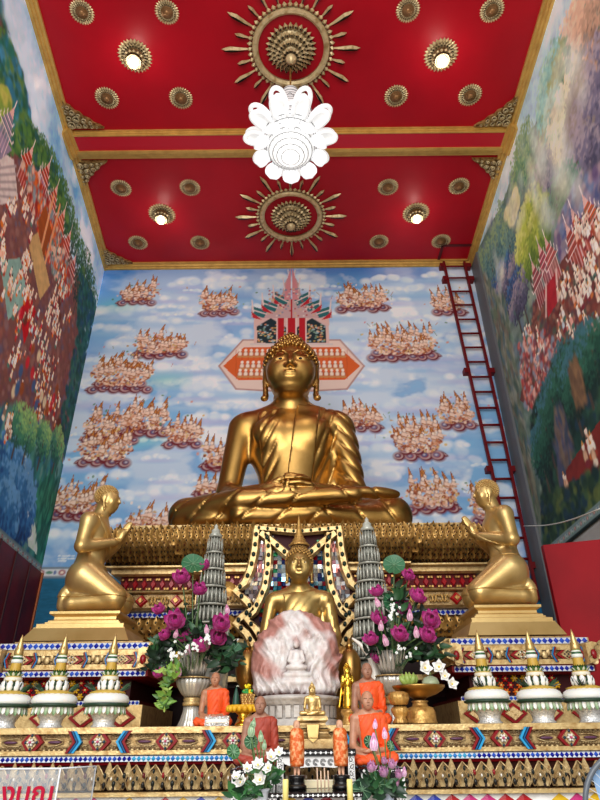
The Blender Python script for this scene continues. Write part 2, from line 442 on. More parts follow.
for _ in range(210):                 # scalloped cloud heads, lit above and blue beneath
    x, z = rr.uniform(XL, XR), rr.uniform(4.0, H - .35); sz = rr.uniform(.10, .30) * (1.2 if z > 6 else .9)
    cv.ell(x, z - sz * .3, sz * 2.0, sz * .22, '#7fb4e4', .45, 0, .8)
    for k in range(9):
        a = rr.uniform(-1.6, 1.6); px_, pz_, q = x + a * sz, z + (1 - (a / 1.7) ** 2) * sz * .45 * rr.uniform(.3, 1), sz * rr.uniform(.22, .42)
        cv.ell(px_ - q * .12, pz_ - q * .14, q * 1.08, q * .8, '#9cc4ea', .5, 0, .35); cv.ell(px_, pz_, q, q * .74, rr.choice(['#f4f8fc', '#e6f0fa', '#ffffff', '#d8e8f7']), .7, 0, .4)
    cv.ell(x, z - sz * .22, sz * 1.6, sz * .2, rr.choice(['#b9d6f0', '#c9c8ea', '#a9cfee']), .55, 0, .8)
for px, py, rx in ((165, 380, .35), (255, 365, .35), (130, 440, .5), (120, 305, .3)):
    x, z = BK(px, py); cv.ell(x, z, rx, .12, '#62cfc8', .45, 0, .9)

def angels(cv, x, z, w_, h_, seed, n=None, up=1.0, flip=False):
    """a flight of crowned figures on red curling clouds"""
    r = random.Random(seed); f = -1 if flip else 1
    for k in range(int(w_ * 34)):     # blossoms and sprays round the flight
        cv.ell(x + r.gauss(0, .30) * w_, z + (r.random() * .95 - .3) * h_, r.uniform(.014, .03), r.uniform(.012, .024), r.choice(['#d9a08f', '#ecc9bd', '#c9a05f', '#5f8a6a', '#d98f9a', '#e0bf6a', '#8fb0a0', '#f3e6dc']), .9, r.random() * 3)
    for k in range(int(w_ * 12)):
        a = x + r.gauss(0, .34) * w_, z + r.uniform(-.2, .5) * h_
        cv.line([a, (a[0] + r.uniform(-.06, .06), a[1] + r.uniform(.03, .1))], .011, r.choice(['#a0643a', '#4f7650', '#b8735a']), .8)
    m = max(3, int(w_ / .19))         # striped curls of cloud below
    for row in range(2):
        for k in range(m - row):
            cx = x + ((k + .5 + row * .5) / m - .5) * w_ * .92 + r.uniform(-.02, .02); cz = z - h_ * (.40 - .15 * row) + r.uniform(-.025, .025); s = r.uniform(.08, .105)
            cv.ell(cx - f * s * .9, cz + s * .25, s * .7, s * .3, '#6a0f1e', 1, f * .5); cv.ell(cx - f * s * .9, cz + s * .32, s * .45, s * .13, '#f0dede', 1, f * .5)
            cv.ell(cx, cz, s * 1.15, s * .95, '#701220', 1); cv.ell(cx + f * s * .16, cz + s * .14, s * .8, s * .62, '#efdcdc', 1); cv.ell(cx + f * s * .2, cz + s * .16, s * .68, s * .54, r.choice(['#8f1f30', '#74121f']), 1)
            cv.ell(cx + f * s * .28, cz + s * .2, s * .5, s * .38, r.choice(['#5a5f88', '#7d7898', '#6f607c']), 1); cv.ell(cx + f * s * .3, cz + s * .22, s * .22, s * .15, '#cfc6d2', .9)
    for k in range(int(w_ * h_ * 520)):   # crowded drapery between them
        dx, dz = r.uniform(-.46, .46), r.uniform(-.30, .26)
        if abs(dx) + abs(dz) * .7 > .5: continue
        cv.ell(x + dx * w_, z + dz * h_, r.uniform(.016, .036), r.uniform(.014, .026), r.choice(['#f0d3c2', '#e6b9a2', '#c9855f', '#a65a3a', '#f6e6da', '#d9a07f', '#b86a4a', '#8f4a34', '#eecdb6', '#d8b27a']), 1, r.random() * 3)
    n = n or max(3, int(w_ * h_ * 22))
    pts = sorted([(((i + .5) / n - .5) * w_ * .80 + r.uniform(-.04, .04), r.uniform(-.12, .34) * h_) for i in range(n)], key=lambda p: -p[1])
    for dx, dz in pts:
        fx, fz = x + dx, z + dz; s = r.uniform(.9, 1.15) * .072
        cv.ell(fx, fz, s * .62, s * .9, '#96583c', .9, -.3 * f); cv.ell(fx, fz, s * .5, s * .76, '#f3d6c4', 1, -.3 * f)
        cv.line([(fx, fz + s * .3), (fx - f * s * 1.1, fz + s * .1)], s * .3, '#f0cdb8'); cv.line([(fx - s * .4, fz - s * .2), (fx + s * .4, fz - s * .5)], s * .26, '#b5703c')
        hz = fz + s * 1.1; tx = fx + f * r.uniform(-.2, .9) * s
        cv.poly([(fx - s * .46, hz + s * .1), (fx + s * .46, hz + s * .1), (tx, hz + s * 2.3)], '#8f4c22'); cv.poly([(fx - s * .28, hz + s * .2), (fx + s * .28, hz + s * .2), (tx, hz + s * 1.8)], '#c98142')
        cv.ell(fx, hz, s * .42, s * .5, '#8a5236', 1); cv.ell(fx - f * s * .06, hz - s * .04, s * .33, s * .4, '#f8e0d0', 1)
for i, (px, py, pw, ph) in enumerate(((139, 293, 42, 24), (219, 302, 42, 28), (362, 299, 56, 26), (447, 303, 36, 26), (161, 344, 58, 27), (122, 373, 68, 40), (402, 343, 76, 36),
        (112, 425, 62, 34), (147, 418, 50, 34), (184, 432, 42, 27), (106, 449, 60, 32), (217, 456, 30, 26), (361, 417, 44, 26), (417, 438, 56, 42), (456, 413, 40, 30),
        (432, 494, 58, 34), (82, 500, 66, 32), (150, 523, 56, 22), (208, 487, 26, 18), (484, 505, 30, 34))):
    x, z = BK(px, py); pm = mpp((x, YB, z))
    angels(cv, x, z, pw * pm, ph * pm * 1.22, 40 + i, flip=px > 290)

# the celestial palace painted behind the great statue
def bp(*a): return [BK(*p) for p in a]
for sx in (1, -1):
    m_ = lambda pts: bp(*[((px if sx > 0 else 583 - px), py) for px, py in pts])
    cv.poly(m_([(219, 366), (243, 340), (291, 340), (291, 392), (236, 389)]), '#e9cfc4')
    cv.poly(m_([(223, 366), (244, 347), (291, 347), (291, 380), (238, 380)]), '#d8622f')
    cv.line(m_([(219, 366), (243, 340), (291, 340)]), .03, '#b78d86'); cv.line(m_([(219, 366), (236, 389), (291, 392)]), .03, '#b78d86')
    for k in range(9): cv.line(m_([(236 + k * 6, 350), (236 + k * 6, 379)]), .012, '#b94a22', .6)
    for q, yy in enumerate((354, 366, 374)):
        for k in range(9):
            xx = 240 + k * 5.6 + (q % 2) * 2
            x, z = m_([(xx, yy)])[0]; s = .06
            cv.ell(x, z, s * .7, s * .9, '#8c4a34', 1); cv.ell(x, z, s * .55, s * .8, '#f3dccb'); cv.ell(x, z + s * 1.3, s * .42, s * .5, '#f8e7da'); cv.ell(x, z - s * .9, s * .9, s * .4, '#c98a55')
    cv.poly(m_([(254, 344), (254, 310), (291, 310), (291, 344)]), '#dfb9b2'); cv.poly(m_([(257, 343), (257, 325), (271, 318), (286, 326), (286, 343)]), '#23333a')
    for k in range(80):
        x, z = m_([(rr.uniform(258, 285), rr.uniform(324, 342))])[0]; cv.ell(x, z, .02, .016, rr.choice(['#c9a35b', '#7fa08a', '#d98d6b', '#9ab7c4', '#e0c9a0']), .9)
    cv.line(m_([(256, 326), (271, 317), (287, 327)]), .035, '#d7b7b4')
    for x0, x1, y0 in ((277, 284, 305), (287, 292, 302)):
        cv.poly(m_([(x0, 343), (x0, y0), (x1, y0 - 3), (x1, 343)]), '#b8202b'); cv.line(m_([(x0, 343), (x0, y0)]), .022, '#e6c9c4')
    cv.poly(m_([(251, 318), (252, 305), (260, 314), (262, 298), (270, 308), (273, 290), (281, 300), (284, 284), (291, 272), (291, 318)]), '#c9a6a8')
    for a, b, c_, d_ in ((252, 306, 258, 318), (262, 299, 269, 312), (273, 291, 280, 306)):
        cv.poly(m_([(a, b), (a + 2, b + 9), (c_ + 6, d_), (c_ + 9, d_ - 7)]), '#2f6d72'); cv.poly(m_([(a - 1, b + 5), (a + 1, b + 12), (c_ + 4, d_ + 2)]), '#c02a35')
        cv.line(m_([(a, b - 4), (a + 1, b + 4), (c_ + 8, d_ - 4)]), .025, '#e3d1cf')
    for a, b in ((252, 300), (262, 293), (273, 285), (283, 278), (288, 270)):
        cv.line(m_([(a, b), (a + 1.5, b + 12)]), .022, '#e8d9d7')
    cv.poly(m_([(284, 300), (286, 284), (290.5, 268), (291, 300)]), '#d98f96')
    for k in range(50):
        x, z = m_([(rr.uniform(268, 291), rr.uniform(288, 316))])[0]; cv.ell(x, z, .02, .02, rr.choice(['#e8d5d0', '#b03a45', '#7b8fa8', '#d9b78c']), .8)
    for k in range(5): cv.line(m_([(251, 344 + k * .1), (291, 344)]), .03, '#d9c7c4')
# lower border of the mural and the dark band under it
zt, zb = BK(60, 568)[1], BK(60, 577)[1]
for i in range(h):
    z = ZM + i * cv.res
    if zb <= z <= zt: cv.a[i] = np.array(lin('#d9dde0')); 
    elif z < zb: cv.a[i] = np.array(lin('#1d5a80')) * (.3 + 1.9 * (fbm(1, w, 9, 3, 700 + i)[0] * .35 + n2[i] * .65)[:, None]) + np.array(lin('#123f34')) * n1[i][:, None]
x = XL
while x < XR:
    cv.ell(x, (zt + zb) / 2, .05, .04, '#a9606a'); cv.ell(x, (zt + zb) / 2, .025, .02, '#f1e2d0'); cv.ell(x + .12, (zt + zb) / 2, .05, .022, '#5f8f7d'); cv.ell(x + .2, (zt + zb) / 2, .02, .03, '#6b7fae'); x += .3
cv.line([(XL, zt), (XR, zt)], .03, '#7d8d99'); cv.line([(XL, zb), (XR, zb)], .03, '#7d8d99')
for k, (yy, ln) in enumerate(((556, 13), (558.6, 12), (561, 6))):   # the small white dedication lines at the lower left
    for q in range(ln):
        if rr.random() < .85: xx = 58.5 + q * 1.35; cv.line(bp((xx, yy), (xx + rr.uniform(.5, 1.1), yy + rr.uniform(-.5, .5))), .02, '#e9f0f4', .9)
cv.a *= 1.14
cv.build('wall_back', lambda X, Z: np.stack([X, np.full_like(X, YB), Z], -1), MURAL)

# --- side wall murals
def side_canvas(side):
    c = Canvas(5.4, H - 1.0, 0.0145, 0.0, 1.0)
    W_ = lambda px, py: on_wall(px, py, side)
    return c, W_
def dabs(c, area, n, size, cols, al=.9, seed=1, stroke=(1, 1), ang=0):
    """painterly touches inside a closed outline"""
    r = random.Random(seed); xs = [p[0] for p in area]; zs = [p[1] for p in area]; k = 0; m = len(area); tries = 0
    while k < n and tries < n * 6:
        tries += 1
        x, z = r.uniform(min(xs), max(xs)), r.uniform(min(zs), max(zs)); ins = False
        for i in range(m):
            (xa, za), (xb, zb) = area[i], area[(i + 1) % m]
            if (za > z) != (zb > z) and x < (xb - xa) * (z - za) / (zb - za) + xa: ins = not ins
        if not ins: continue
        s = size * r.uniform(.5, 1.3); c.ell(x, z, s * stroke[0], s * stroke[1], r.choice(cols), al, ang + r.uniform(-.5, .5), .4); k += 1
def tree(c, x, z, rx, rz, cols, seed, n=160, trunk='#4a4038'):
    r = random.Random(seed)
    c.line([(x, z - rz * 1.5), (x, z)], rx * .16, trunk)
    for k in range(int(n * 2.4)):
        a = r.random() * 6.283; q = math.sqrt(r.random()) * r.uniform(.8, 1.1)
        dx, dz = math.cos(a) * q, math.sin(a) * q
        i = min(len(cols) - 1, max(0, int((dz - dx * .3 + 1.1) / 2.2 * len(cols) + r.uniform(-.6, .6))))
        c.ell(x + dx * rx, z + dz * rz, rx * .085 * r.uniform(.5, 1.5), rx * .06 * r.uniform(.5, 1.5), cols[i], .85, r.random() * 3, .35)
def person_dab(c, x, z, s, r, robes):
    c.ell(x, z, s * .62, s * 1.05, '#6b3a2c', .9); c.ell(x, z, s * .5, s * .9, r.choice(robes), 1); c.ell(x, z - s * .9, s * .6, s * .5, r.choice(['#9c3b2c', '#c46f3b', '#e9d9c4', '#4b6e62', '#7d2a35']), 1)
    c.ell(x, z + s * 1.25, s * .38, s * .46, '#f4dfcd', 1); c.poly([(x - s * .3, z + s * 1.5), (x + s * .3, z + s * 1.5), (x, z + s * 2.2)], r.choice(['#c99048', '#3b2a22', '#3b2a22']))
def crowd(c, W_, area, n, s, seed, robes=('#f4e4d4', '#f1d5c4', '#efe8e0', '#e6b8a2', '#f7ece0')):
    r = random.Random(seed); pts = [W_(*p) for p in area]; xs = [p[0] for p in pts]; zs = [p[1] for p in pts]; lst = []; m = len(pts); t = 0
    while len(lst) < n and t < n * 8:
        t += 1; x, z = r.uniform(min(xs), max(xs)), r.uniform(min(zs), max(zs)); ins = False
        for i in range(m):
            (xa, za), (xb, zb) = pts[i], pts[(i + 1) % m]
            if (za > z) != (zb > z) and x < (xb - xa) * (z - za) / (zb - za) + xa: ins = not ins
        if ins: lst.append((x, z))
    for x, z in sorted(lst, key=lambda p: -p[1]):
        if math.sin(x * 7.1 + seed) + math.sin(z * 5.3 + seed * 2) > -.55: person_dab(c, x, z, s * .78 * r.uniform(.7, 1.25), r, robes)
def gable(c, x, z, w_, h_, k):
    """a painted pavilion: columns, stacked roofs with pale finials"""
    for q in range(-2, 3): c.line([(x + q * w_ * .38, z - h_ * .9), (x + q * w_ * .38, z)], w_ * .09, '#dcc4c4')
    c.poly([(x - w_ * .7, z - h_ * .85), (x + w_ * .7, z - h_ * .85), (x + w_ * .7, z), (x - w_ * .7, z)], k, .55)
    for j in range(3):
        ww_ = w_ * (1.15 - .3 * j); zz = z + h_ * .26 * j
        c.poly([(x - ww_, zz), (x + ww_, zz), (x + ww_ * .5, zz + h_ * .3), (x - ww_ * .5, zz + h_ * .3)], k); c.line([(x - ww_, zz), (x + ww_, zz)], w_ * .09, '#e6d6d0'); c.line([(x - ww_ * .8, zz + h_ * .1), (x + ww_ * .8, zz + h_ * .1)], w_ * .07, '#2f6a60')
        for sg in (-1, 1): c.line([(x + sg * ww_, zz), (x + sg * ww_ * 1.12, zz + h_ * .2)], w_ * .09, '#ece0da')
    c.poly([(x - w_ * .35, z + h_ * .75), (x + w_ * .35, z + h_ * .75), (x, z + h_ * 1.25)], '#d9b0a8'); c.line([(x, z + h_ * 1.2), (x, z + h_ * 1.6)], w_ * .08, '#efe6e0')

GREENS = ['#1b3a34', '#24503a', '#355f3c', '#52783f', '#7f9446']; BLUES = ['#1d3054', '#2b4a77', '#3f6a95', '#6a93b6']; PURP = ['#34344a', '#4a4a62', '#6a667c', '#948a94']
# left wall
c, W_ = side_canvas(0); S_, Z_ = c.X(), c.Z(); hh, ww = c.H, c.W
a1 = fbm(hh, ww, 70, 5, 21); a2 = fbm(hh, ww, 26, 4, 22)
g = np.zeros((hh, ww, 3), np.float32) + np.array(lin('#7fb2d8'), np.float32)
g = mixc(g, '#d9ebf8', np.clip((a1 - .42) * 5, 0, 1) * .85); g = mixc(g, '#f6fafc', np.clip((a2 - .52) * 6, 0, 1) * .8); g = mixc(g, '#4f98d6', np.clip((Z_ - H + .5) / .6, 0, 1) * .6)
c.a[:] = g
Wp = lambda *a: [W_(*p) for p in a]
ground = Wp((-40, 130), (0, 135), (12, 150), (28, 165), (44, 186), (57, 208), (68, 245), (78, 275), (88, 305), (60, 480), (-40, 420))
more = [(2.4, 1.5), (2.7, 7.6), (3.6, 8.3), (5.4, 8.6), (5.4, 1.5)]
c.poly(more, '#3f5f52'); dabs(c, more, 2600, .13, ['#274d33', '#35603a', '#4a7340', '#6f4b47', '#2f5a5a', '#7a4a43', '#3a6f86'], .75, 72, (.8, 1.3))
c.poly(ground, '#6f4b47'); dabs(c, ground, 1500, .05, ['#7a4a43', '#8a5a4c', '#5c4550', '#8d6a63', '#6a4048', '#5d5d70'], .6, 2)
# dark trees under the sky
def treeline(c, W_, pts, rx, rz, cols, seed, n=120):
    for i, (px, py) in enumerate(pts): x, z = W_(px, py); tree(c, x, z, rx, rz, cols, seed + i, n)
treeline(c, W_, [(-20, 60), (-8, 80), (0, 60), (4, 90), (4, 118)], .36, .45, GREENS[:4] + ['#3b6d6a'], 100, 160)
dabs(c, Wp((0, 40), (12, 45), (22, 75), (30, 110), (30, 150), (0, 130)), 500, .07, ['#23513f', '#2d6a5f', '#3a6f86', '#4c86a8', '#5b7d44'], .85, 5)
dabs(c, Wp((0, 90), (9, 95), (10, 118), (0, 118)), 260, .06, ['#8aa04e', '#b0b066', '#6f8a48'], .9, 6)
treeline(c, W_, [(30, 146), (37, 152), (44, 160), (51, 170), (57, 184), (63, 198), (69, 216), (75, 238), (80, 256)], .28, .34, GREENS[:4], 120, 150)
dabs(c, Wp((14, 130), (30, 125), (50, 160), (62, 190), (74, 240), (66, 235), (40, 165), (12, 150)), 900, .05, ['#274d33', '#35603a', '#4a7340', '#5f8247', '#2f5a5a'], .9, 9)
treeline(c, W_, [(86, 268), (90, 285), (93, 305), (86, 300), (80, 285)], .28, .4, ['#16302d', '#1f4034', '#2c5538', '#45663a'], 140, 150)
dabs(c, Wp((80, 270), (96, 300), (84, 400), (66, 470), (60, 420), (76, 340)), 900, .06, ['#1c3d3c', '#274f46', '#35605a', '#2a4760'], .85, 10)
# palace roofs, walls and processions
c.poly(Wp((0, 150), (14, 160), (18, 200), (0, 205)), '#c9bdb8'); c.poly(Wp((0, 130), (12, 150), (0, 160)), '#8a7f92')
for k in range(5): c.line(Wp((0, 168 + k * 7), (16, 166 + k * 8)), .03, '#9c8f8f')
for px, py, k in ((26, 168, '#b4402e'), (34, 190, '#c2562f'), (44, 182, '#a93a2e'), (52, 205, '#b8482f'), (60, 228, '#c05a38'), (66, 250, '#a9402f'), (71, 275, '#9c3b35'), (6, 130, '#8d7f92')):
    x, z = W_(px, py); gable(c, x, z, .16, .34, k)
dabs(c, Wp((22, 165), (34, 168), (62, 235), (72, 290), (64, 300), (40, 240)), 700, .035, ['#a8432f', '#c7683f', '#7d8f96', '#d4b7a4', '#8c3330', '#5d7f7a'], .9, 12, (1, 1.6))
c.poly(Wp((38, 220), (46, 205), (52, 232), (42, 262)), '#8a4a2c'); c.line(Wp((38, 262), (54, 195)), .05, '#d9a27c'); c.line(Wp((44, 268), (60, 205)), .05, '#d9a27c')
c.poly(Wp((28, 240), (38, 232), (50, 285), (40, 300)), '#b89a6f'); c.poly(Wp((0, 260), (20, 258), (30, 300), (8, 320)), '#86a39a'); c.poly(Wp((20, 310), (30, 292), (36, 312), (24, 345)), '#a8232f')
crowd(c, W_, [(0, 205), (22, 190), (36, 225), (26, 275), (0, 300)], 70, .075, 201)
crowd(c, W_, [(4, 255), (30, 250), (34, 295), (8, 320)], 40, .07, 202)
crowd(c, W_, [(52, 250), (60, 250), (70, 300), (60, 340), (42, 320)], 75, .07, 203)
crowd(c, W_, [(0, 320), (30, 290), (72, 310), (62, 360), (40, 400), (10, 380)], 150, .065, 204, ('#f4e4d4', '#e9c9b4', '#d9a08c', '#c9d6dc', '#b9404a', '#efe8e0'))
crowd(c, W_, [(12, 385), (45, 370), (64, 380), (52, 440), (20, 420)], 60, .07, 205, ('#a45a34', '#c98a5c', '#efd9c4', '#b23a3a', '#52607f'))
for k in range(26):
    r_ = random.Random(k); px, py = r_.uniform(8, 62), r_.uniform(300, 430); x, z = W_(px, py); c.ell(x, z, .06, .09, r_.choice(['#5a2c22', '#8a4a2c', '#3f5a7f', '#b5343c', '#d9c7a8']), .9)
# rocks, stream and blue woods at the bottom
c.poly(Wp((-40, 400), (0, 410), (20, 425), (50, 440), (66, 470), (43, 575), (-40, 540)), '#3d6a6f')
dabs(c, Wp((-20, 405), (10, 410), (55, 440), (62, 480), (43, 574), (-20, 540)), 1500, .08, ['#2c5a55', '#3f7a74', '#54897c', '#2d4f72', '#49706a', '#6b8f86', '#24473c'], .8, 14, (.7, 1.6))
c.poly(Wp((22, 455), (28, 452), (30, 500), (36, 530), (38, 556), (28, 545), (27, 500)), '#c8d0c0'); c.poly(Wp((24, 470), (27, 468), (29, 505), (33, 540), (29, 540), (27, 505)), '#e8ead8')
c.poly(Wp((36, 490), (52, 470), (56, 500), (44, 568), (38, 560)), '#2f6a57'); dabs(c, Wp((36, 490), (54, 470), (58, 500), (45, 572), (38, 560)), 260, .06, ['#2b5f50', '#3f8068', '#1f4a40'], .8, 15, (.6, 2))
treeline(c, W_, [(6, 470), (18, 490), (8, 500), (22, 510), (3, 520)], .5, .5, BLUES, 160, 260)
treeline(c, W_, [(30, 432), (44, 440), (58, 445), (20, 425)], .3, .3, ['#274f46', '#3f7358', '#6f9a6a', '#8fae72'], 170, 160)
crowd(c, W_, [(0, 400), (10, 410), (14, 440), (0, 440)], 12, .08, 207, ('#efe8e0', '#c9b6a4', '#7f6a5c'))
zf0, zf1 = on_wall(43, 575.5, 0)[1], on_wall(44, 567, 0)[1]
def frieze(c, z0, z1):
    j = (c.Z() >= z0) & (c.Z() <= z1); c.a[j] = np.array(lin('#c9d2cf'))
    s = .05
    while s < 5.4:
        zc = (z0 + z1) / 2; q = (z1 - z0)
        c.ell(s, zc, q * .62, q * .3, '#8fb0a8', .9); c.ell(s, zc, q * .26, q * .22, '#a8606a'); c.ell(s, zc, q * .1, q * .1, '#f2dcc8')
        c.ell(s + q * .95, zc + q * .12, q * .16, q * .1, '#5f7fae'); c.ell(s + q * .8, zc - q * .2, q * .16, q * .1, '#7aa06f'); s += q * 1.7
    for z in (z0 + .015, z1 - .015): c.line([(0, z), (5.4, z)], .035, '#7f9a9a')
gm = c.a.mean(-1, keepdims=True); c.a = np.clip(gm + (c.a - gm) * 1.2, 0, 2); c.a *= (1.15 + .55 * fbm(hh, ww, 5, 2, 91))[..., None]; c.a *= (1.0 + .3 * a2)[..., None]
frieze(c, zf0, zf1)
j = c.Z() < zf0; c.a[j] = np.array(lin('#5f0c12'))
lo = int((zf0 - 1.0) / c.res) - 1
c.a = c.a[lo:]; c.z0 = 1.0 + lo * c.res; c.H = c.a.shape[0]
mp = lambda A, d: (lambda S, Z: np.stack([A + d.x * S, YB + d.y * S, Z], -1))
c.build('wall_left', mp(XL, DL), MURAL)
ZFL = zf0

# right wall
c, W_ = side_canvas(1); S_, Z_ = c.X(), c.Z(); hh, ww = c.H, c.W
a1 = fbm(hh, ww, 60, 5, 31); a2 = fbm(hh, ww, 24, 4, 32)
g = np.zeros((hh, ww, 3), np.float32) + np.array(lin('#a3c0cc'), np.float32); g = mixc(g, '#e3e8e6', np.clip((a1 - .38) * 3, 0, 1)); c.a[:] = g
Wp = lambda *a: [W_(*p) for p in a]
land = Wp((640, -40), (575, -20), (572, 30), (560, 70), (545, 95), (535, 125), (525, 140), (512, 175), (502, 205), (490, 225), (478, 250), (474, 300), (540, 560), (640, 480))
more = [(2.2, 1.5), (2.6, 8.0), (3.4, 8.5), (5.4, 8.7), (5.4, 1.5)]
c.poly(more, '#5f7068'); dabs(c, more, 2600, .13, ['#5d7a6a', '#4a6a66', '#6f8a72', '#7f8f86', '#5a6f86', '#3f6a52', '#52456a', '#8d9a86'], .7, 71, (.8, 1.3))
c.poly(land, '#566a62'); dabs(c, land, 1800, .09, ['#5d7a6a', '#4a6a66', '#6f8a72', '#7f8f86', '#5a6f86', '#8d9a86'], .6, 31, (.8, 1.3))
OL = ['#4f6f5a', '#6f8a5f', '#8fa06a', '#a9b07f']; TE = ['#3f6f7a', '#5a8f92', '#7fb0a8', '#9fc0b0']; WARM = ['#8a6f5f', '#b08f78', '#c9a98f', '#d6bfa6']
treeline(c, W_, [(586, 20), (578, 40), (574, 60), (580, 85)], .4, .6, WARM, 300, 200)
treeline(c, W_, [(556, 75), (550, 90), (548, 110), (556, 120)], .38, .5, OL[:3] + TE[2:], 310, 200)
treeline(c, W_, [(565, 110), (558, 135), (568, 150)], .36, .4, ['#9fa88a', '#c0bf9f', '#d6cdb0'], 320, 160)
treeline(c, W_, [(590, 80), (584, 110), (592, 140), (580, 130), (588, 165), (577, 160)], .42, .55, PURP[1:] + ['#8a7f78'], 330, 220)
treeline(c, W_, [(528, 145), (522, 160), (518, 178), (530, 165)], .3, .45, ['#3f6a5c', '#5f8a66', '#86a06f'], 340, 170)
treeline(c, W_, [(548, 175), (543, 190), (552, 195)], .3, .42, PURP, 350, 180)
treeline(c, W_, [(533, 215), (526, 230), (540, 225), (534, 245), (524, 255)], .42, .42, ['#52702f', '#7a923a', '#a3b04a', '#b9bf6a'], 360, 240)
treeline(c, W_, [(560, 200), (570, 190), (578, 205)], .3, .4, ['#2f5a48', '#3f7358', '#5a7f6a'], 365, 160)
treeline(c, W_, [(502, 225), (497, 245), (508, 240), (490, 260), (484, 270)], .3, .45, ['#3a5f66', '#5a7f7a', '#7f9a72'], 370, 180)
treeline(c, W_, [(510, 275), (520, 290), (502, 285), (514, 300), (496, 300)], .32, .4, PURP + BLUES[1:3], 380, 180)
dabs(c, Wp((520, 200), (515, 190), (505, 215), (512, 225)), 120, .08, ['#bfc08f', '#d6d2a8'], .8, 39)
dabs(c, Wp((580, 175), (640, 150), (640, 210), (560, 260), (555, 230)), 500, .07, ['#5a4a72', '#7a6a8f', '#6f7f9f', '#4a5a8a', '#8a7f8a', '#a58f9a'], .85, 40)
dabs(c, Wp((478, 270), (505, 300), (520, 400), (545, 540), (520, 500), (490, 380)), 900, .08, ['#5f6f5a', '#7f7f6a', '#4a6672', '#8a8f82', '#6a5f52', '#3f5a52'], .8, 41, (.6, 1.8))
for px, py, q in ((545, 150, .3), (538, 170, .3), (556, 150, .3), (515, 215, .22), (530, 190, .25), (500, 270, .2), (562, 175, .3), (572, 60, .3), (560, 100, .25), (545, 215, .25)):
    x, z = W_(px, py)
    for j in range(14): c.ell(x + rr.gauss(0, .5) * q, z + rr.gauss(0, .9) * q, q * .35, q * .5, rr.choice(['#d3dcd6', '#c2cfc2', '#b7c9c6', '#d6d0b4']), .28, 0, .9)
# palace, pavilions and crowds
c.poly(Wp((535, 300), (600, 205), (640, 200), (640, 360), (545, 420), (520, 400)), '#6a3d38'); dabs(c, Wp((530, 310), (600, 215), (640, 210), (640, 360), (548, 420), (522, 395)), 900, .05, ['#7d4038', '#8a5a4a', '#5a3f4a', '#9a6a58', '#6d2f30', '#4a5a50'], .8, 43)
for px, py, k in ((545, 268, '#a9324a'), (552, 262, '#b84a4a'), (538, 285, '#9c3b45'), (580, 235, '#b8402f'), (592, 222, '#c2562f'), (574, 250, '#a93a2e')):
    x, z = W_(px, py); gable(c, x, z, .17, .36, k)
c.poly(Wp((544, 290), (556, 272), (560, 298), (548, 318)), '#a8232f'); c.line(Wp((546, 316), (546, 285)), .05, '#dcb8b0'); c.line(Wp((558, 300), (556, 270)), .05, '#dcb8b0')
crowd(c, W_, [(575, 225), (600, 205), (620, 200), (620, 235), (580, 255)], 30, .085, 301)
crowd(c, W_, [(560, 280), (600, 250), (620, 255), (620, 310), (570, 330), (556, 310)], 75, .085, 302)
crowd(c, W_, [(525, 330), (560, 315), (610, 310), (610, 330), (560, 350), (535, 395), (520, 380)], 90, .075, 303, ('#f4e4d4', '#e3a79a', '#c97f74', '#efe8e0', '#b9c6cf'))
dabs(c, Wp((518, 345), (545, 330), (560, 345), (545, 400), (525, 410)), 300, .045, ['#c97a6a', '#b04a48', '#e0b0a0', '#7a3f48', '#8a97a8'], .9, 45)
# dark wood with a procession
dabs(c, Wp((560, 350), (640, 320), (640, 480), (560, 540), (540, 480), (530, 420)), 1400, .085, ['#16302d', '#1f4038', '#2c5548', '#1d3a4a', '#2f4f3a', '#14262a'], .9, 46)
treeline(c, W_, [(565, 370), (580, 362), (592, 350), (570, 390), (552, 400), (545, 425), (540, 450)], .36, .4, ['#14302c', '#1f4a3c', '#2f6350', '#3f6f7a'], 400, 200)
dabs(c, Wp((556, 420), (566, 415), (572, 470), (562, 500)), 150, .08, ['#6a5a52', '#4a4f6a', '#7a6a5a', '#3a4a5f'], .8, 47, (.6, 2))
dabs(c, Wp((572, 370), (580, 365), (582, 395), (574, 400)), 90, .07, ['#8a6a4a', '#6a5240'], .8, 48, (.6, 2))
c.poly(Wp((566, 470), (600, 420), (640, 400), (640, 455), (566, 485)), '#7a2a26')
crowd(c, W_, [(562, 478), (600, 418), (640, 400), (640, 440), (600, 455), (566, 490)], 42, .1, 305, ('#f0e6da', '#b9402f', '#d9b08f'))
dabs(c, Wp((540, 500), (640, 450), (640, 490), (560, 545), (545, 545)), 500, .07, ['#16302d', '#243f30', '#3f5a3a', '#1d3a4a', '#5a6a3a'], .9, 49)
c.a *= (1.0 + .5 * fbm(hh, ww, 5, 2, 92))[..., None]; c.a *= (.88 + .4 * a2)[..., None]; c.a *= (1 + .25 * np.clip((Z_ - 6.0) / 2, 0, 1))[..., None]
frieze(c, zf0 + .02, zf1 + .02)
j = c.Z() < zf0 + .02; c.a[j] = np.array(lin('#12241f'))
c.a = c.a[lo:]; c.z0 = 1.0 + lo * c.res; c.H = c.a.shape[0]
c.build('wall_right', mp(XR, DR), MURAL)

def quad_slab(name, pts_top, mat, thick=.08, **k):
    pass
def wall_slab(name, ptf, s0, s1, z0, z1, off, th, mat, parent=None):
    b = MB(); vs = [ptf(s, z, o) for o in (off, off - th) for s, z in ((s0, z0), (s1, z0), (s1, z1), (s0, z1))]
    b.add(vs, [(0, 1, 2, 3), (7, 6, 5, 4), (0, 4, 5, 1), (1, 5, 6, 2), (2, 6, 7, 3), (3, 7, 4, 0)])
    o = b.build(name, mat, parent); return o
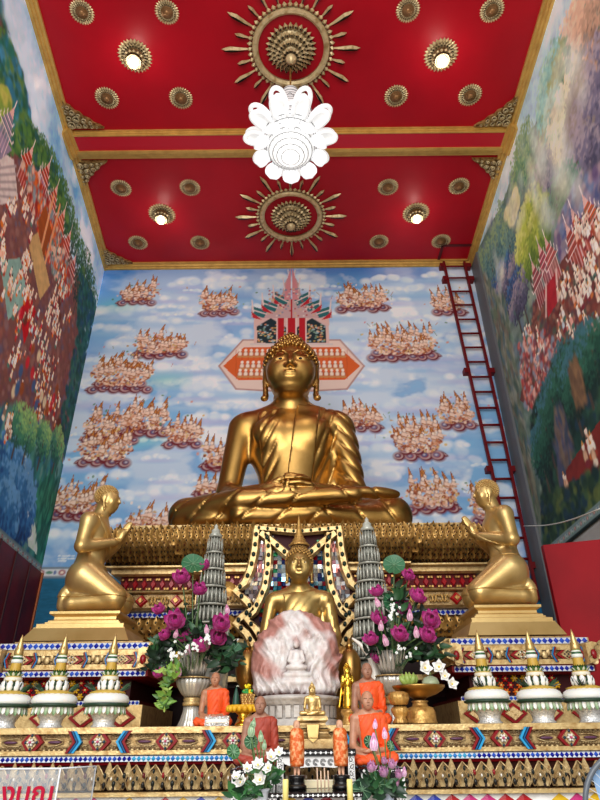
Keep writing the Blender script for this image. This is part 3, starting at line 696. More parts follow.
# wall backing (outer skin), floor and dado
for nm, fn in (('wall_left_outer', left_pt), ('wall_right_outer', right_pt)):
    o = wall_slab(nm, fn, -.05, LENW, 0, H + .3, -.02, .12, STONE); o['kind'] = 'structure'
b = MB(); b.bounds(XL - .3, XR + .3, YB + .02, YB + .14, 0, H + .3); o = b.build('wall_back_outer', STONE); o['kind'] = 'structure'
b = MB(); b.bounds(-7, 7, -3, YB + .1, -.1, 0); o = b.build('floor', STONE); o['kind'] = 'structure'
# left dado: dark red boarded doors below the border
dd = wall_slab('door_1', left_pt, 0.02, 5.3, 0, ZFL, .03, .03, REDD); dd['kind'] = 'structure'
b = MB()
for s in (.55, 1.1, 1.65, 2.2, 2.75, 3.3):
    vs = [left_pt(s + a, z, o) for o in (.045, .028) for a, z in ((0, 0), (.03, 0), (.03, ZFL), (0, ZFL))]
    b.add(vs, [(0, 1, 2, 3), (7, 6, 5, 4), (0, 4, 5, 1), (1, 5, 6, 2), (2, 6, 7, 3), (3, 7, 4, 0)])
b.build('panel_seam', material('seam_dark_red', '#3d060a', rough=.6), dd)  # darker red strips marking the joints between boards
e0 = wall_slab('door_edge', left_pt, .0, .05, 0, ZFL, .05, .03, material('orange_edge', '#b5622c', rough=.5), dd)
# grey trim at the right back corner and the grey foot of it
o = wall_slab('trim_1', right_pt, 0.02, .42, 0, H - .12, .035, .035, GREY); o['kind'] = 'structure'
# red leaf on the right
p0, p1 = P(543, 545, 5.6), P(604, 537, 5.3)
b = MB(); z1 = p0.z
vs = [(p0.x, p0.y, 0), (p1.x + .2, p1.y, 0), (p1.x + .2, p1.y, p1.z), (p0.x, p0.y, p0.z)]; vs += [(x, y + .06, z) for x, y, z in vs]
b.add(vs, [(0, 1, 2, 3), (7, 6, 5, 4), (0, 4, 5, 1), (1, 5, 6, 2), (2, 6, 7, 3), (3, 7, 4, 0)]); o = b.build('door_2', REDP); o['kind'] = 'structure'

# --- ceiling
yB0, yB1 = PZ(290, 131, H - .12).y, PZ(290, 156, H - .22).y
def xl(y): return XL + DL.x * (YB - y) / -DL.y
def xr(y): return XR + DR.x * (YB - y) / -DR.y
b = MB()
vs = [(xl(YF), YF, H), (xr(YF), YF, H), (xr(YB), YB, H), (xl(YB), YB, H)]; vs += [(x, y, z + .2) for x, y, z in vs]
b.add(vs, [(0, 1, 2, 3), (7, 6, 5, 4), (0, 4, 5, 1), (1, 5, 6, 2), (2, 6, 7, 3), (3, 7, 4, 0)])
ceil = b.build('ceiling', RED); ceil['kind'] = 'structure'
b = MB(); b.bounds(xl(yB1) - .02, xr(yB1) + .02, PZ(290, 134.2, H - .075).y, PZ(290, 149, H - .075).y, H - .075, H + .02); beam = b.build('beam', material('beam_red_lit', '#c8102a', rough=.35), ceil)  # brighter red than the ceiling: its lit look is put into the colour
GT = material('ceiling_gold_trim', '#dcb15e', rough=.4, metal=.35, noise=(8, '#c0924a', .4, .8))
def trim_bar(name, a, bb, nrm, w_, dz, parent):
    """stepped gilt moulding from a to b; nrm points into the panel"""
    a, bb, n = Vector(a), Vector(bb), Vector(nrm); m_ = MB()
    prof = [(0, 0), (0, -dz), (w_ * .3, -dz), (w_ * .36, -dz * .72), (w_ * .62, -dz * .72), (w_ * .7, -dz * .4), (w_, -dz * .4), (w_, 0)]
    vs = [p + n * o + Vector((0, 0, z)) for p in (a, bb) for o, z in prof]; k = len(prof)
    fs = [(i, (i + 1) % k, k + (i + 1) % k, k + i) for i in range(k)] + [tuple(range(k))[::-1], tuple(range(k, 2 * k))]
    m_.add(vs, fs); return m_.build(name, GT, parent)
tr = []
for y0, y1 in ((YF, yB0), (yB1, YB)):
    tr.append(trim_bar('trim_2', (xl(y0), y0, H), (xl(y1), y1, H), (1, .08, 0), .115, .10, None)); tr.append(trim_bar('trim_3', (xr(y0), y0, H), (xr(y1), y1, H), (-1, .08, 0), .115, .10, None))
tr.append(trim_bar('trim_4', (xl(YB) - .0, YB, H), (xr(YB), YB, H), (0, -1, 0), .12, .09, None))
BD = H - .075
yT = [PZ(290, 131.2, BD).y, PZ(290, 134.3, BD).y, PZ(290, 148.8, BD).y, PZ(290, 158.6, BD).y]
tr.append(trim_bar('trim_5', (xl(yT[1]), yT[1], H), (xr(yT[1]), yT[1], H), (0, -1, 0), yT[1] - yT[0], .085, None))
tr.append(trim_bar('trim_6', (xl(yT[2]), yT[2], H), (xr(yT[2]), yT[2], H), (0, 1, 0), yT[3] - yT[2], .095, None))
for x, n in ((xl((yB0 + yB1) / 2), 1), (xr((yB0 + yB1) / 2), -1)):
    tr.append(trim_bar('trim_7', (x, yB0 - .05, H), (x, yB1 + .05, H), (n, 0, 0), .13, .2, None))
for o in tr: o['kind'] = 'structure'
hz = PZ(441, 246, H), PZ(470, 259, H)
b = MB(); x0, x1, y0, y1 = hz[0].x, hz[1].x, hz[1].y, hz[0].y
for a in ((x0, x1, y0, y0 + .05), (x0, x1, y1 - .05, y1), (x0, x0 + .05, y0 + .05, y1 - .05), (x1 - .05, x1, y0 + .05, y1 - .05)): b.bounds(*a, H - .02, H)
o = b.build('trim_8', material('hatch_red', '#5c0912', rough=.5)); o['kind'] = 'structure'
# ------------------------------------------------------------------ ceiling ornaments
DARK = material('dark_jewel', '#1d1712', rough=.15, metal=.3)
def radial(b, n, r0, r1, wd, z, th, mat=0, ph=0.0, jewel=None, drop=0.0):
    """n leaf-shaped plates round a centre, facing down; each carries a small dark jewel"""
    for k in range(n):
        a = 2 * PI * k / n + ph; rm = r0 + (r1 - r0) * .55
        ca, sa = math.cos(a), math.sin(a)
        q = lambda r, t, zz: (r * ca - t * sa, r * sa + t * ca, zz)
        vs = [q(r0, -wd * .35, z), q(rm, -wd / 2, z), q(r1, 0, z - drop), q(rm, wd / 2, z), q(r0, wd * .35, z), q(rm, 0, z - th - drop * .5)]
        b.add(vs, [(0, 1, 5), (1, 2, 5), (2, 3, 5), (3, 4, 5), (4, 0, 5)][::1], (1, 1, 1), mat)
        b.f[-5:] = [f[::-1] for f in b.f[-5:]]
        if jewel is not None:
            s = wd * .22; l = (r1 - r0) * .2; zz = z - th * 1.05 - drop * .5
            b.add([q(rm - l, 0, zz), q(rm, -s, zz), q(rm + l, 0, zz), q(rm, s, zz)], [(3, 2, 1, 0)], (1, 1, 1), jewel)
def make_rosette(name, R, lit, label, group):
    t = thing(name, label, 'ceiling light' if lit else 'ceiling rosette', group=group)
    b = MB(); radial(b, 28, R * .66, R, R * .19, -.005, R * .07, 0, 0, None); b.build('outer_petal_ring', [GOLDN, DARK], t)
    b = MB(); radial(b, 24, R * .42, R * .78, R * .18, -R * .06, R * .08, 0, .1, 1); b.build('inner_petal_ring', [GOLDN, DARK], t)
    b = MB()
    b.lathe([(R * .66, 0), (R * .6, -R * .05), (R * .5, -R * .04), (R * .46, -R * .14), (R * .38, -R * .10), (R * .33, -R * .2), (R * .24, -R * .16), (R * .18, -R * .26), (R * .1, -R * .3), (.001, -R * .32)][::-1], n=24, lobes=12, amp=.05)
    b.build('centre_boss', material('copper_gilt', '#a3764a', rough=.4, metal=.5, ao=(.05, '#2a140a')) if 'copper_gilt' not in MATS else MATS['copper_gilt'], t)
    if lit:
        b = MB(); b.lathe([(R * .3, -R * .3), (R * .38, -R * .5), (R * .44, -R * .62), (R * .40, -R * .62), (R * .3, -R * .45)][::-1], n=20); radial(b, 14, R * .4, R * .62, R * .2, -R * .42, R * .1, 0, 0, None); b.build('lamp_cup', GOLDN, t)
        b = MB(); b.ell((0, 0, -R * .62), (R * .26, R * .26, R * .3), n=14, m=10); b.build('bulb', BULB, t)
    remember(t); return t
rows = {'f1': (12, ((82, 12), (167, 12), (408, 10), (492, 10)), 12.5), 'f2': (97, ((107, 98), (181, 98), (396, 96), (470, 95)), 12.2),
        'b1': (187, ((121, 188), (190, 187.5), (388, 187), (459, 186)), 10.8), 'b2': (241, ((138, 242.5), (200, 242.5), (379, 241.5), (441, 241)), 10)}
rowtxt = {'f1': 'nearest the entrance', 'f2': 'just in front of beam', 'b1': 'just behind beam', 'b2': 'by the back mural'}
coltxt = ['outer left', 'inner left', 'inner right', 'outer right']
proto = {}
for k, (_, pts, rpx) in rows.items():
    for i, (px, py) in enumerate(pts):
        p = PZ(px, py, H); R_ = rpx * mpp(p)
        lb = f'small gold ceiling rosette, {coltxt[i]} one in row {rowtxt[k]}'
        if 'r' not in proto: proto['r'] = (make_rosette('ceiling_rosette', R_, False, lb, 'unlit gilded rosettes on the red ceiling'), R_); o = proto['r'][0]
        else: o = clone(proto['r'][0], p, lb, scale=R_ / proto['r'][1])
        o.location = p; o.rotation_euler.z = RN.random()
for px, py, rpx, lb in ((135, 56, 17.5, 'lit gold rosette spotlight on the red ceiling, front bay left of chandelier'), (441, 55, 17.5, 'lit gold rosette spotlight on the red ceiling, front bay right of chandelier'),
                        (162, 214, 14, 'lit gold rosette spotlight on the red ceiling behind the beam, at left'), (416, 213, 14, 'lit gold rosette spotlight on the red ceiling behind the beam, at right')):
    p = PZ(px, py, H); R_ = rpx * mpp(p)
    if 's' not in proto: proto['s'] = (make_rosette('ceiling_spotlight', R_, True, lb, 'lit rosette spotlights'), R_); o = proto['s'][0]
    else: o = clone(proto['s'][0], p, lb, scale=R_ / proto['s'][1])
    o.location = p
    SPOTS = globals().setdefault('SPOTS', []); SPOTS.append(p)

def make_medallion(px, py, u, label):
    p = PZ(px, py, H); k = u * mpp(p) / 39.0          # 39 pixels is the ring's radius in the front bay
    t = thing('ceiling_medallion', label, 'ceiling medallion', p, group='sunburst medallions')
    R1 = 39 * k
    b = MB()
    for a in range(48):
        q0, q1 = 2 * PI * a / 48, 2 * PI * (a + 1) / 48
        pr = [(R1 * .84, 0), (R1 * .84, -.035), (R1 * .9, -.06), (R1 * .97, -.06), (R1 * 1.0, -.03), (R1, 0)]
        vs = [(r * math.cos(q), r * math.sin(q), z) for q in (q0, q1) for r, z in pr]
        b.add(vs, [(i, i + 1, 7 + i, 6 + i) for i in range(5)][::1])
    radial(b, 48, R1 * .98, R1 * 1.13, R1 * .12, -.02, .03)
    b.build('ring', GOLDN, t)
    for a in range(24):
        b = MB(); ang = 2 * PI * a / 24; r1 = R1 * (1.78 if a % 2 == 0 else 1.46); r0 = R1 * 1.06; wd = R1 * (.135 if a % 2 == 0 else .10)
        ca, sa = math.cos(ang), math.sin(ang); q = lambda r, s, z: (r * ca - s * sa, r * sa + s * ca, z)
        prof = [(0, .3), (.25, .5), (.5, .8), (.68, 1), (.86, .6), (1, 0.02)]
        vs = []
        for tt, w_ in prof:
            r = r0 + (r1 - r0) * tt; vs += [q(r, -wd / 2 * w_, -.012), q(r, 0, -.012 - .05 * w_), q(r, wd / 2 * w_, -.012)]
        fs = []
        for i in range(5): fs += [(i * 3 + 1, i * 3, i * 3 + 3, i * 3 + 4), (i * 3 + 2, i * 3 + 1, i * 3 + 4, i * 3 + 5)]
        b.add(vs, fs)
        vs = []
        for tt, w_ in ((.2, .12), (.66, .42), (.84, .25), (.93, .02)):
            r = r0 + (r1 - r0) * tt; vs += [q(r, -wd / 2 * w_, -.064), q(r, wd / 2 * w_, -.064)]
        b.add(vs, [(i * 2 + 1, i * 2, i * 2 + 2, i * 2 + 3) for i in range(3)], (1, 1, 1), 1)
        b.build('ray', [GOLDN, DARK], t)
    for i, (n, ra, rb, z) in enumerate(((28, .46, .66, -.02), (24, .34, .52, -.09), (20, .22, .4, -.16), (14, .1, .27, -.22))):
        b = MB(); radial(b, n, R1 * ra, R1 * rb, R1 * .115, z, .04, 0, i * .07, 1)
        b.lathe([(R1 * ra * 1.05, 0), (R1 * ra * 1.1, z), (R1 * (ra - .1), z - .02)][::-1], n=28); b.build('petal_ring', [GOLDN, DARK], t)
    b = MB(); b.lathe([(R1 * .16, -.2), (R1 * .14, -.27), (R1 * .05, -.32), (.001, -.33)][::-1], n=16); b.build('boss', GOLDN, t)
    return p, R1
PM, RM_ = make_medallion(291, 48, 39, 'large gold sunburst medallion on the red ceiling directly above the lit chandelier')
make_medallion(291, 216, 31.5, 'gold sunburst medallion on the red ceiling between beam and back wall mural')

# corner brackets: fretted gilt scrollwork filling a right-angled corner
GILTS = material('gilt_ground', '#b08c54', rough=.45, metal=.4, bump=('n', 40, .6, .02), noise=(20, '#6e4a20', .45, .65))
def make_corner(px, py, sx, sy, L, label):
    p = PZ(px, py, H); o_ = MB(); th = .05
    b = MB()
    v = [(0.0, .0), (L * 1.12, .0), (L * 1.0, L * .10), (L * .84, L * .18), (L * .74, L * .32), (L * .58, L * .40), (L * .50, L * .54), (L * .36, L * .60), (L * .28, L * .76), (L * .16, L * .84), (L * .10, L * .98), (.0, L * 1.05)]
    n_ = len(v); vs = [(x * sx, y * sy, z) for z in (-.002, -.045) for x, y in v]; b.add(vs, [tuple(range(n_)), tuple(range(n_, 2 * n_))[::-1]] + [(i, (i + 1) % n_, n_ + (i + 1) % n_, n_ + i) for i in range(n_)], (1, 1, 1), 1)
    for cx, cy, s in ((.14, .14, .26), (.36, .12, .17), (.12, .36, .17), (.56, .10, .14), (.10, .58, .14), (.76, .07, .1), (.07, .78, .1), (.34, .34, .22), (.56, .28, .17), (.28, .56, .17), (.44, .46, .12), (.74, .2, .12), (.2, .74, .12), (.92, .05, .07), (.05, .9, .07)):
        for sg in (1, -1):
            pts = [((cx * L + L * s * .5 * math.cos(a * sg + 1) * (1 - a / 8)) * sx, (cy * L + L * s * .5 * math.sin(a * sg + 1) * (1 - a / 8)) * sy, -.055 - .004 * a) for a in [q * .6 for q in range(11)]]
            b.tube(pts, L * s * .13, 5)
        b.ell((cx * L * sx, cy * L * sy, -.06), (L * s * .18, L * s * .18, .03), n=8, m=5)
    o = b.build('ceiling_corner_ornament', [GOLDN, GILTS], loc=p); tag(o, label, 'ceiling ornament', 'gilded corner ornaments')
make_corner(69.5, 127, 1, -1, .46, 'carved gold corner scroll on the red ceiling in front of the beam, left end')
make_corner(508.5, 124.5, -1, -1, .46, 'carved gold corner scroll on the red ceiling in front of the beam, right end')
make_corner(74.5, 160, 1, 1, .46, 'carved gold corner scroll on the red ceiling behind the beam, left end')
make_corner(504.5, 157, -1, 1, .46, 'carved gold corner scroll on the red ceiling behind the beam, right end')
make_corner(106, 262.5, 1, -1, .46, 'carved gold corner scroll at the ceiling corner above the left edge of the back mural')

# ------------------------------------------------------------------ chandelier
pc = P(290.5, 135, PM.y + .1); pt = Vector((pc.x, pc.y, H)); k = mpp(pc)
CH = thing('lotus_chandelier', 'brightly lit white crystal lotus chandelier hanging from the front ceiling medallion', 'chandelier', pc)
b = MB(); b.tube([(0, 0, H - pc.z - .25), (0, 0, 48 * k)], .012, 6); b.build('chain', GOLDC, CH)
b = MB(); b.lathe([(6 * k, 74 * k), (9 * k, 69 * k), (12 * k, 56 * k), (17 * k, 40 * k), (23 * k, 24 * k), (26 * k, 10 * k)][::-1], n=24)
b.build('crown_cone', WHITEGLOW, CH)
GLOW2 = material('crystal_glow_soft', '#dfe2e6', rough=.15, emit=('#eef1f6', .28))
b = MB()
for zz, rr_ in ((66, 9.8), (58, 11.8), (50, 14), (42, 16.6), (34, 19.4), (26, 22.4)): b.lathe([(rr_ * k, zz * k), ((rr_ + .7) * k, (zz - .8) * k), (rr_ * k, (zz - 1.6) * k)][::-1], n=24)
b.build('crown_hoop', CRWIRE, CH)
def lotus_petal(ang, r0, z0, L, W, tilt, curl, mat, nm='petal', blunt=True):
    b = MB(); out = Vector((math.cos(ang), math.sin(ang), 0)); up = Vector((0, 0, 1)) * math.cos(tilt) + out * math.sin(tilt)
    b.petal(out * r0 + Vector((0, 0, z0)), up, out - up * out.dot(up), L, W, curl, -.35, n=8, shape=.8, blunt=blunt)
    return b.build(nm, mat, CH)
def hoop_petal(ang, r0, z0, L, W, tilt, mat, fill, nm):
    """a bent crystal petal: thick outline, glass filling only its lower part"""
    out = Vector((math.cos(ang), math.sin(ang), 0)); up = Vector((0, 0, 1)) * math.cos(tilt) + out * math.sin(tilt); sd = up.cross(out).normalized(); nrm = sd.cross(up)
    o = out * r0 + Vector((0, 0, z0)); b = MB(); pts = []
    for i in range(17):
        t = i / 16; u_ = math.sin(PI * t); w_ = math.cos(PI * t); pts.append(o + up * (L * u_ ** .8) + sd * (W * w_ * (.62 + .5 * u_ * (1 - u_ * .35))) + nrm * (-.22 * L * u_ * u_) * -1)
    b.tube(pts, 2.3 * k, 8, flat=1.0)
    if fill: b.petal(o, up, nrm, L * fill, W * .95, .16, -.3, n=7, blunt=True)
    pts2 = [o + up * (L * .95 * t) + nrm * (.2 * L * t * t) for t in (0, .3, .6, .9)]
    return b.build(nm, mat, CH)
for j in range(6): lotus_petal(2 * PI * j / 6 + .52, 24 * k, 6 * k, 31 * k, 10 * k, -.12, -.05, GLOW2, 'upper_petal', False)
b = MB()
for j in range(6):
    a = 2 * PI * j / 6 + .52; pa = lambda r, z, da: (r * k * math.cos(a + da), r * k * math.sin(a + da), z * k)
    b.tube([pa(24.6, 8, -.38), pa(25, 20, -.36), pa(22.5, 30, -.18), pa(21, 37.5, 0), pa(22.5, 30, .18), pa(25, 20, .36), pa(24.6, 8, .38)], .4 * k, 5)
b.build('petal_outline', CRWIRE, CH)
for j in range(9): hoop_petal(2 * PI * j / 9 + .2, 25 * k, 2 * k, 21 * k, 9.5 * k, .92, WHITEGLOW, .8, 'outer_petal')
for j in range(10): hoop_petal(2 * PI * j / 10, 25 * k, -8 * k, 20 * k, 9 * k, 1.2, WHITEGLOW, .9, 'curled_petal')
for j in range(10): lotus_petal(2 * PI * j / 10 + .31, 21 * k, -20 * k, 17 * k, 9 * k, 1.75, -.3, GLOW2, 'lower_petal')
b = MB(); prof = [(26 * k, 8 * k), (27 * k, -6 * k), (25.5 * k, -16 * k), (21 * k, -25 * k), (13 * k, -32 * k), (4 * k, -35.5 * k), (.001, -36 * k)]
b.lathe(prof[::-1], n=32); b.build('crystal_basket', WHITEGLOW, CH)
b = MB()
for i in range(10):
    t = i / 10 * (len(prof) - 2); j = int(t); f_ = t - j; r_ = prof[j][0] * (1 - f_) + prof[j + 1][0] * f_ + .3 * k; zz = prof[j][1] * (1 - f_) + prof[j + 1][1] * f_
    b.tube([(r_ * math.cos(q * PI / 18), r_ * math.sin(q * PI / 18), zz) for q in range(37)], .42 * k, 5)
    n = max(6, int(r_ / k * 1.1))
    r2 = prof[j][0] * (1 - min(1, f_ + .3)) + prof[j + 1][0] * min(1, f_ + .3)
    for q in range(n):
        a = 2 * PI * (q + .5 * (i % 2)) / n; b.tube([(r_ * math.cos(a), r_ * math.sin(a), zz), (r_ * .985 * math.cos(a), r_ * .985 * math.sin(a), zz - 3.2 * k)], .28 * k, 4)
b.build('bead_strings', CRWIRE, CH)

# ------------------------------------------------------------------ ladder against the back wall
LD = thing('wall_ladder', 'tall narrow red steel ladder fixed against the right end of the painted back wall', 'ladder')
def rail(a, bq): return [P(*a, YB - .12), P(*bq, YB - .12)]
LL = [P(443.5, 262, YB - .1), P(480, 420, YB - .1), P(521, 600, YB - .1)]; RR_ = [P(464, 262, YB - .1), P(500, 420, YB - .1), P(538, 600, YB - .1)]
for a in (LL, RR_):
    b = MB()
    for p0, p1 in zip(a[:-1], a[1:]):
        d = (p1 - p0); L_ = d.length; q = Matrix.Translation((p0 + p1) / 2) @ d.to_track_quat('Z', 'Y').to_matrix().to_4x4(); b.box((0, 0, 0), (.055, .04, L_), mx=q)
    b.build('rail', LADR, LD)
def lerp(A, y):
    for i in range(2):
        pass
rung_y = [266.5, 278, 291.5, 305, 319.5, 333.5, 347.5, 362, 377, 392, 408, 425, 442.5, 460, 479, 498, 518, 538, 559, 581]
for y in rung_y:
    def at(A, y):
        pa = [(443.5, 262), (480, 420), (521, 600)] if A else [(464, 262), (500, 420), (538, 600)]
        for (x0, y0), (x1, y1) in zip(pa[:-1], pa[1:]):
            if y0 <= y <= y1: return x0 + (x1 - x0) * (y - y0) / (y1 - y0)
    p0, p1 = P(at(1, y), y, YB - .1), P(at(0, y), y - .2, YB - .1)
    b = MB(); b.tube([p0, p1], .02, 6); b.build('rung', LADR, LD)
for y in (267, 280, 372, 470, 566):
    for s in (0, 1):
        x = at(1 - s, y); p = P(x + (2.5 if s else -2.5), y, YB - .06); b = MB(); b.box(p, (.1, .13, .09)); b.build('bracket', LADR, LD)
b = MB(); a, c_ = P(524, 526, 6.6), P(604, 507, 4.3)
pts = [a + (c_ - a) * (i / 12) - Vector((0, 0, .05 * math.sin(PI * i / 12))) for i in range(13)]
b.tube(pts, .006, 5); o = b.build('thin_wire', material('white_wire', '#d9dcd6', rough=.5)); tag(o, 'thin pale wire strung across the dark corner at right, above the red door leaf', 'wire')
# ------------------------------------------------------------------ statues
def rotm(ax, a): return Matrix.Rotation(a, 3, ax)
class Head:
    """one head: face towards -y, centre o, height s from chin to crown, turned by yaw (about z) then nod"""
    def __init__(q, o, s, yaw=0.0, nod=0.0): q.o = Vector(o); q.s = s; q.M = rotm('Z', yaw) @ rotm('X', nod)
    def p(q, x, y, z): return q.o + q.M @ Vector((x, y, z)) * q.s
    def sculpt(q, S, neck=None, ears='long', hair=False, wide=1.0, gaunt=False):
        s = q.s; E = lambda c, r, k=.05, rot=None: S.ell(q.p(*c), [v * s for v in r], k * s, (q.M @ rot) if rot is not None else q.M)
        Cp = lambda a, b, ra, rb=None, k=.05: S.cap(q.p(*a), q.p(*b), ra * s, (ra if rb is None else rb) * s, k * s)
        W = wide
        E((0, .06, .13), (.35 * W, .40, .36), .02)
        E((0, -.06, -.08), (.325 * W, .335, .37), .12)
        E((0, -.17, -.33), (.19 * W, .17, .15), .16)
        for x in (-1, 1):
            E((x * .17 * W, -.24, -.12), (.14, .12, .17), .12)
            S.dig(q.p(x * .155 * W, -.42, .04), [.10 * s, .05 * s, .05 * s], .05 * s, q.M)
            E((x * .15 * W, -.335, .03), (.095, .05, .042), .02, rotm('Y', x * .08))
            for (a0, b0, ra, rb) in (((.03, -.392, .085), (.10, -.40, .135), .012, .016), ((.10, -.40, .135), (.19, -.365, .14), .016, .016), ((.19, -.365, .14), (.29, -.26, .075), .016, .010)):
                Cp((x * a0[0] * W, a0[1], a0[2]), (x * b0[0] * W, b0[1], b0[2]), ra, rb, .02)
            E((x * .048, -.415, -.115), (.036, .04, .03), .02)
            if ears == 'long':
                E((x * .35 * W, .03, -.02), (.042, .11, .17), .03); Cp((x * .352 * W, .0, -.14), (x * .335 * W, -.06, -.42), .04, .046, .03)
                E((x * .355 * W, -.075, -.45), (.055, .05, .045), .02)
            else: E((x * .355 * W, .05, -.03), (.04, .09, .15), .03, rotm('Y', x * .1))
        Cp((0, -.38, .10), (0, -.47, -.09), .028, .042, .035)
        E((0, -.34, -.25), (.13, .07, .07), .06)
        for x in (-1, 1):
            Cp((0, -.418, -.212), (x * .05, -.405, -.203), .017, .019, .012); Cp((x * .05, -.405, -.203), (x * .118, -.352, -.222), .019, .008, .012)
        Cp((-.06, -.385, -.262), (.06, -.385, -.262), .026, .026, .02)
        S.dig(q.p(0, -.42, -.236), [.115 * s, .04 * s, .007 * s], .012 * s, q.M)
        if neck is not None: S.cap(q.p(0, .08, -.2), neck[0], .22 * s, neck[1], .07 * s)
    def eyes(q, parent, k=1.0, dark='#0c0a09', white='#e8e2d4'):
        for x in (-1, 1):
            b = MB(); b.ell(q.p(x * .145, -.352, .018), [.058 * q.s * k, .034 * q.s, .017 * q.s * k], white, n=12, m=8, mx=q.M)
            b.ell(q.p(x * .14, -.378, .016), [.028 * q.s * k, .014 * q.s, .017 * q.s * k], dark, n=10, m=6, mx=q.M); b.build('eye', GLOSS, parent)
    def curls(q, parent, mat, n=420, r=.036, ush=True, flame=None, wide=1.0, cover=.0, name='hair_curls'):
        """rows of snail curls on the skull with a topknot and a finial"""
        b = MB(); ga = PI * (3 - 5 ** .5)
        b.ell(q.p(0, .10, .17), [.345 * wide * q.s, .375 * q.s, .345 * q.s], n=24, m=14, mx=q.M)
        for i in range(n):
            z = 1 - 2 * (i + .5) / n; rr_ = math.sqrt(1 - z * z); x, y = rr_ * math.cos(ga * i), rr_ * math.sin(ga * i)
            pz = .14 + z * .375; py = .065 + y * .412; px_ = x * .37 * wide
            line = .285 - .17 * (abs(px_) / .37) ** 2 if py < -.05 else (-.02 if py < .16 else -.28)
            if pz < line: continue
            b.ell(q.p(px_, py, pz), [r * q.s] * 3, n=7, m=5)
        if ush:
            b.ell(q.p(0, .1, .50), [.2 * q.s, .2 * q.s, .17 * q.s], n=16, m=10)
            for i in range(90):
                z = 1 - 1.2 * (i + .5) / 90; rr_ = math.sqrt(max(0, 1 - z * z)); b.ell(q.p(.205 * rr_ * math.cos(ga * i), .1 + .205 * rr_ * math.sin(ga * i), .50 + .175 * z), [r * q.s * .95] * 3, n=7, m=5)
        o = b.build(name, mat, parent)
        if flame:
            b = MB(); t = Matrix.Translation(q.p(0, .1, .64)) @ q.M.to_4x4() @ Matrix.Scale(q.s, 4)
            b.lathe(flame, n=14, mx=t); b.build('finial', mat, o)
        return o

# ---- the great statue
BZ = P(291, 527, 5.75).z; BX = P(291, 500, 6.3).x; BY = 6.35
GB = thing('great_buddha_statue', 'huge polished gold seated Buddha in meditation on the tiered altar before the mural', 'statue', (BX, BY, BZ + .02))
S = Sculpt((-1.5, -1.05, -.02), (1.5, .75, 1.98), .017)
S.ell((0, .02, .55), (.38, .26, .5), .1)
S.ell((0, .03, 1.14), (.50, .29, .50), .16)
S.cap((-.50, .05, 1.47), (.50, .05, 1.47), .16, .16, .16)
for x in (-1, 1): S.cap((x * .5, .06, 1.46), (x * .08, .06, 1.70), .12, .15, .14)
S.ell((0, .08, .2), (.70, .40, .22), .12)
for x in (-1, 1): S.ell((x * .24, -.19, 1.26), (.2, .1, .17), .12)
for x in (-1, 1):                     # upper arm, forearm
    S.cap((x * .60, .05, 1.43), (x * .72, .0, .58), .168, .135, .09)
    S.cap((x * .72, .0, .56), (x * .60, -.28, .41), .132, .115, .05); S.cap((x * .60, -.28, .41), (x * .2, -.56, .405), .115, .072, .05)
for x in (-1, 1):                     # thighs
    S.cap((x * .4, .05, .2), (x * 1.09, -.25, .2), .215, .205, .1)
S.cap((1.1, -.27, .15), (-.5, -.62, .10), .16, .10, .05)
S.cap((-1.12, -.30, .21), (-.5, -.64, .25), .17, .115, .03); S.cap((-.5, -.64, .25), (.66, -.64, .31), .115, .065, .015)
S.ell((.88, -.60, .335), (.26, .065, .05), .02, rotm('Z', .2))
S.ell((-.82, -.5, .09), (.24, .1, .06), .05, rotm('Z', -.2))
S.ell((0, -.30, .13), (.8, .34, .14), .04)
# hands: one palm lying in the other, fingers separate
hz_ = -.16
S.ell((-.16, -.63, .545 + hz_), (.17, .09, .05), .04); S.ell((.16, -.62, .515 + hz_), (.17, .09, .05), .04)
for i in range(4):
    S.chain([(-.04, -.59 - .042 * i, .565 + hz_), (.1, -.6 - .042 * i, .575 + hz_), (.26 - .02 * abs(i - 1.5), -.585 - .04 * i, .555 + hz_)], [.029, .028, .021], .012)
    S.chain([(.04, -.575 - .042 * i, .505 + hz_), (-.14, -.59 - .042 * i, .5 + hz_), (-.27 + .02 * abs(i - 1.5), -.58 - .04 * i, .49 + hz_)], [.029, .028, .021], .012)
S.chain([(-.22, -.66, .575 + hz_), (-.11, -.69, .615 + hz_), (-.02, -.69, .64 + hz_)], [.034, .029, .022], .02); S.chain([(.22, -.66, .57 + hz_), (.12, -.69, .61 + hz_), (.02, -.69, .64 + hz_)], [.034, .029, .022], .02)
d0 = S.d.copy()
# robe: everything but the right shoulder and arm, with diagonal pleats
x, y, z = S.X, S.Y, S.Z
slab = Sculpt((-1.5, -1.05, -.02), (1.5, .75, 1.98), .017); slab.ell((.52, .12, .85), (.24, .11, .56), 0); slab.ell((.66, .1, .9), (.15, .12, .55), .05)
dr = S.smin(d0, slab.d, .08)
side = (x + .42 + (1.72 - z) * -.10)               # left of this line (viewer's left) the shoulder stays bare
fold_t = np.abs(((x * 1.2 - (z - .4) * .75 + .3 * x * z) * 5.2) % 1.0 - .5) * 2      # pleats across the chest
fold_a = np.abs(((z * 1.0 + x * .9) * 5.4) % 1.0 - .5) * 2
fold_l = np.abs(((x * 1.0 - np.where(x < .35, 1, -.6) * z * 1.1 - .3 * y) * 3.1) % 1.0 - .5) * 2
top_ = np.clip((z - .42) / .1, 0, 1); arm = np.clip((x - .5) / .08, 0, 1) * top_
sharp = lambda f: np.clip(f, 0, 1) ** 3
plain = np.clip((np.abs(x - .05) - .17) / .08, 0, 1)
disp = (.020 * sharp(fold_t) * (1 - arm) * plain + .024 * sharp(fold_a) * arm) * top_ + .026 * np.clip(fold_l, 0, 1) ** 12 * (1 - top_)
dr = dr + disp - .014
bare = np.maximum(-side, -(z - .48))                # bare zone: left of the neckline and above the lap
band = -(np.minimum(np.minimum(side, 10), 10))
neck_cut = (z - (1.63 + .12 * np.clip(x, -.5, .8)))
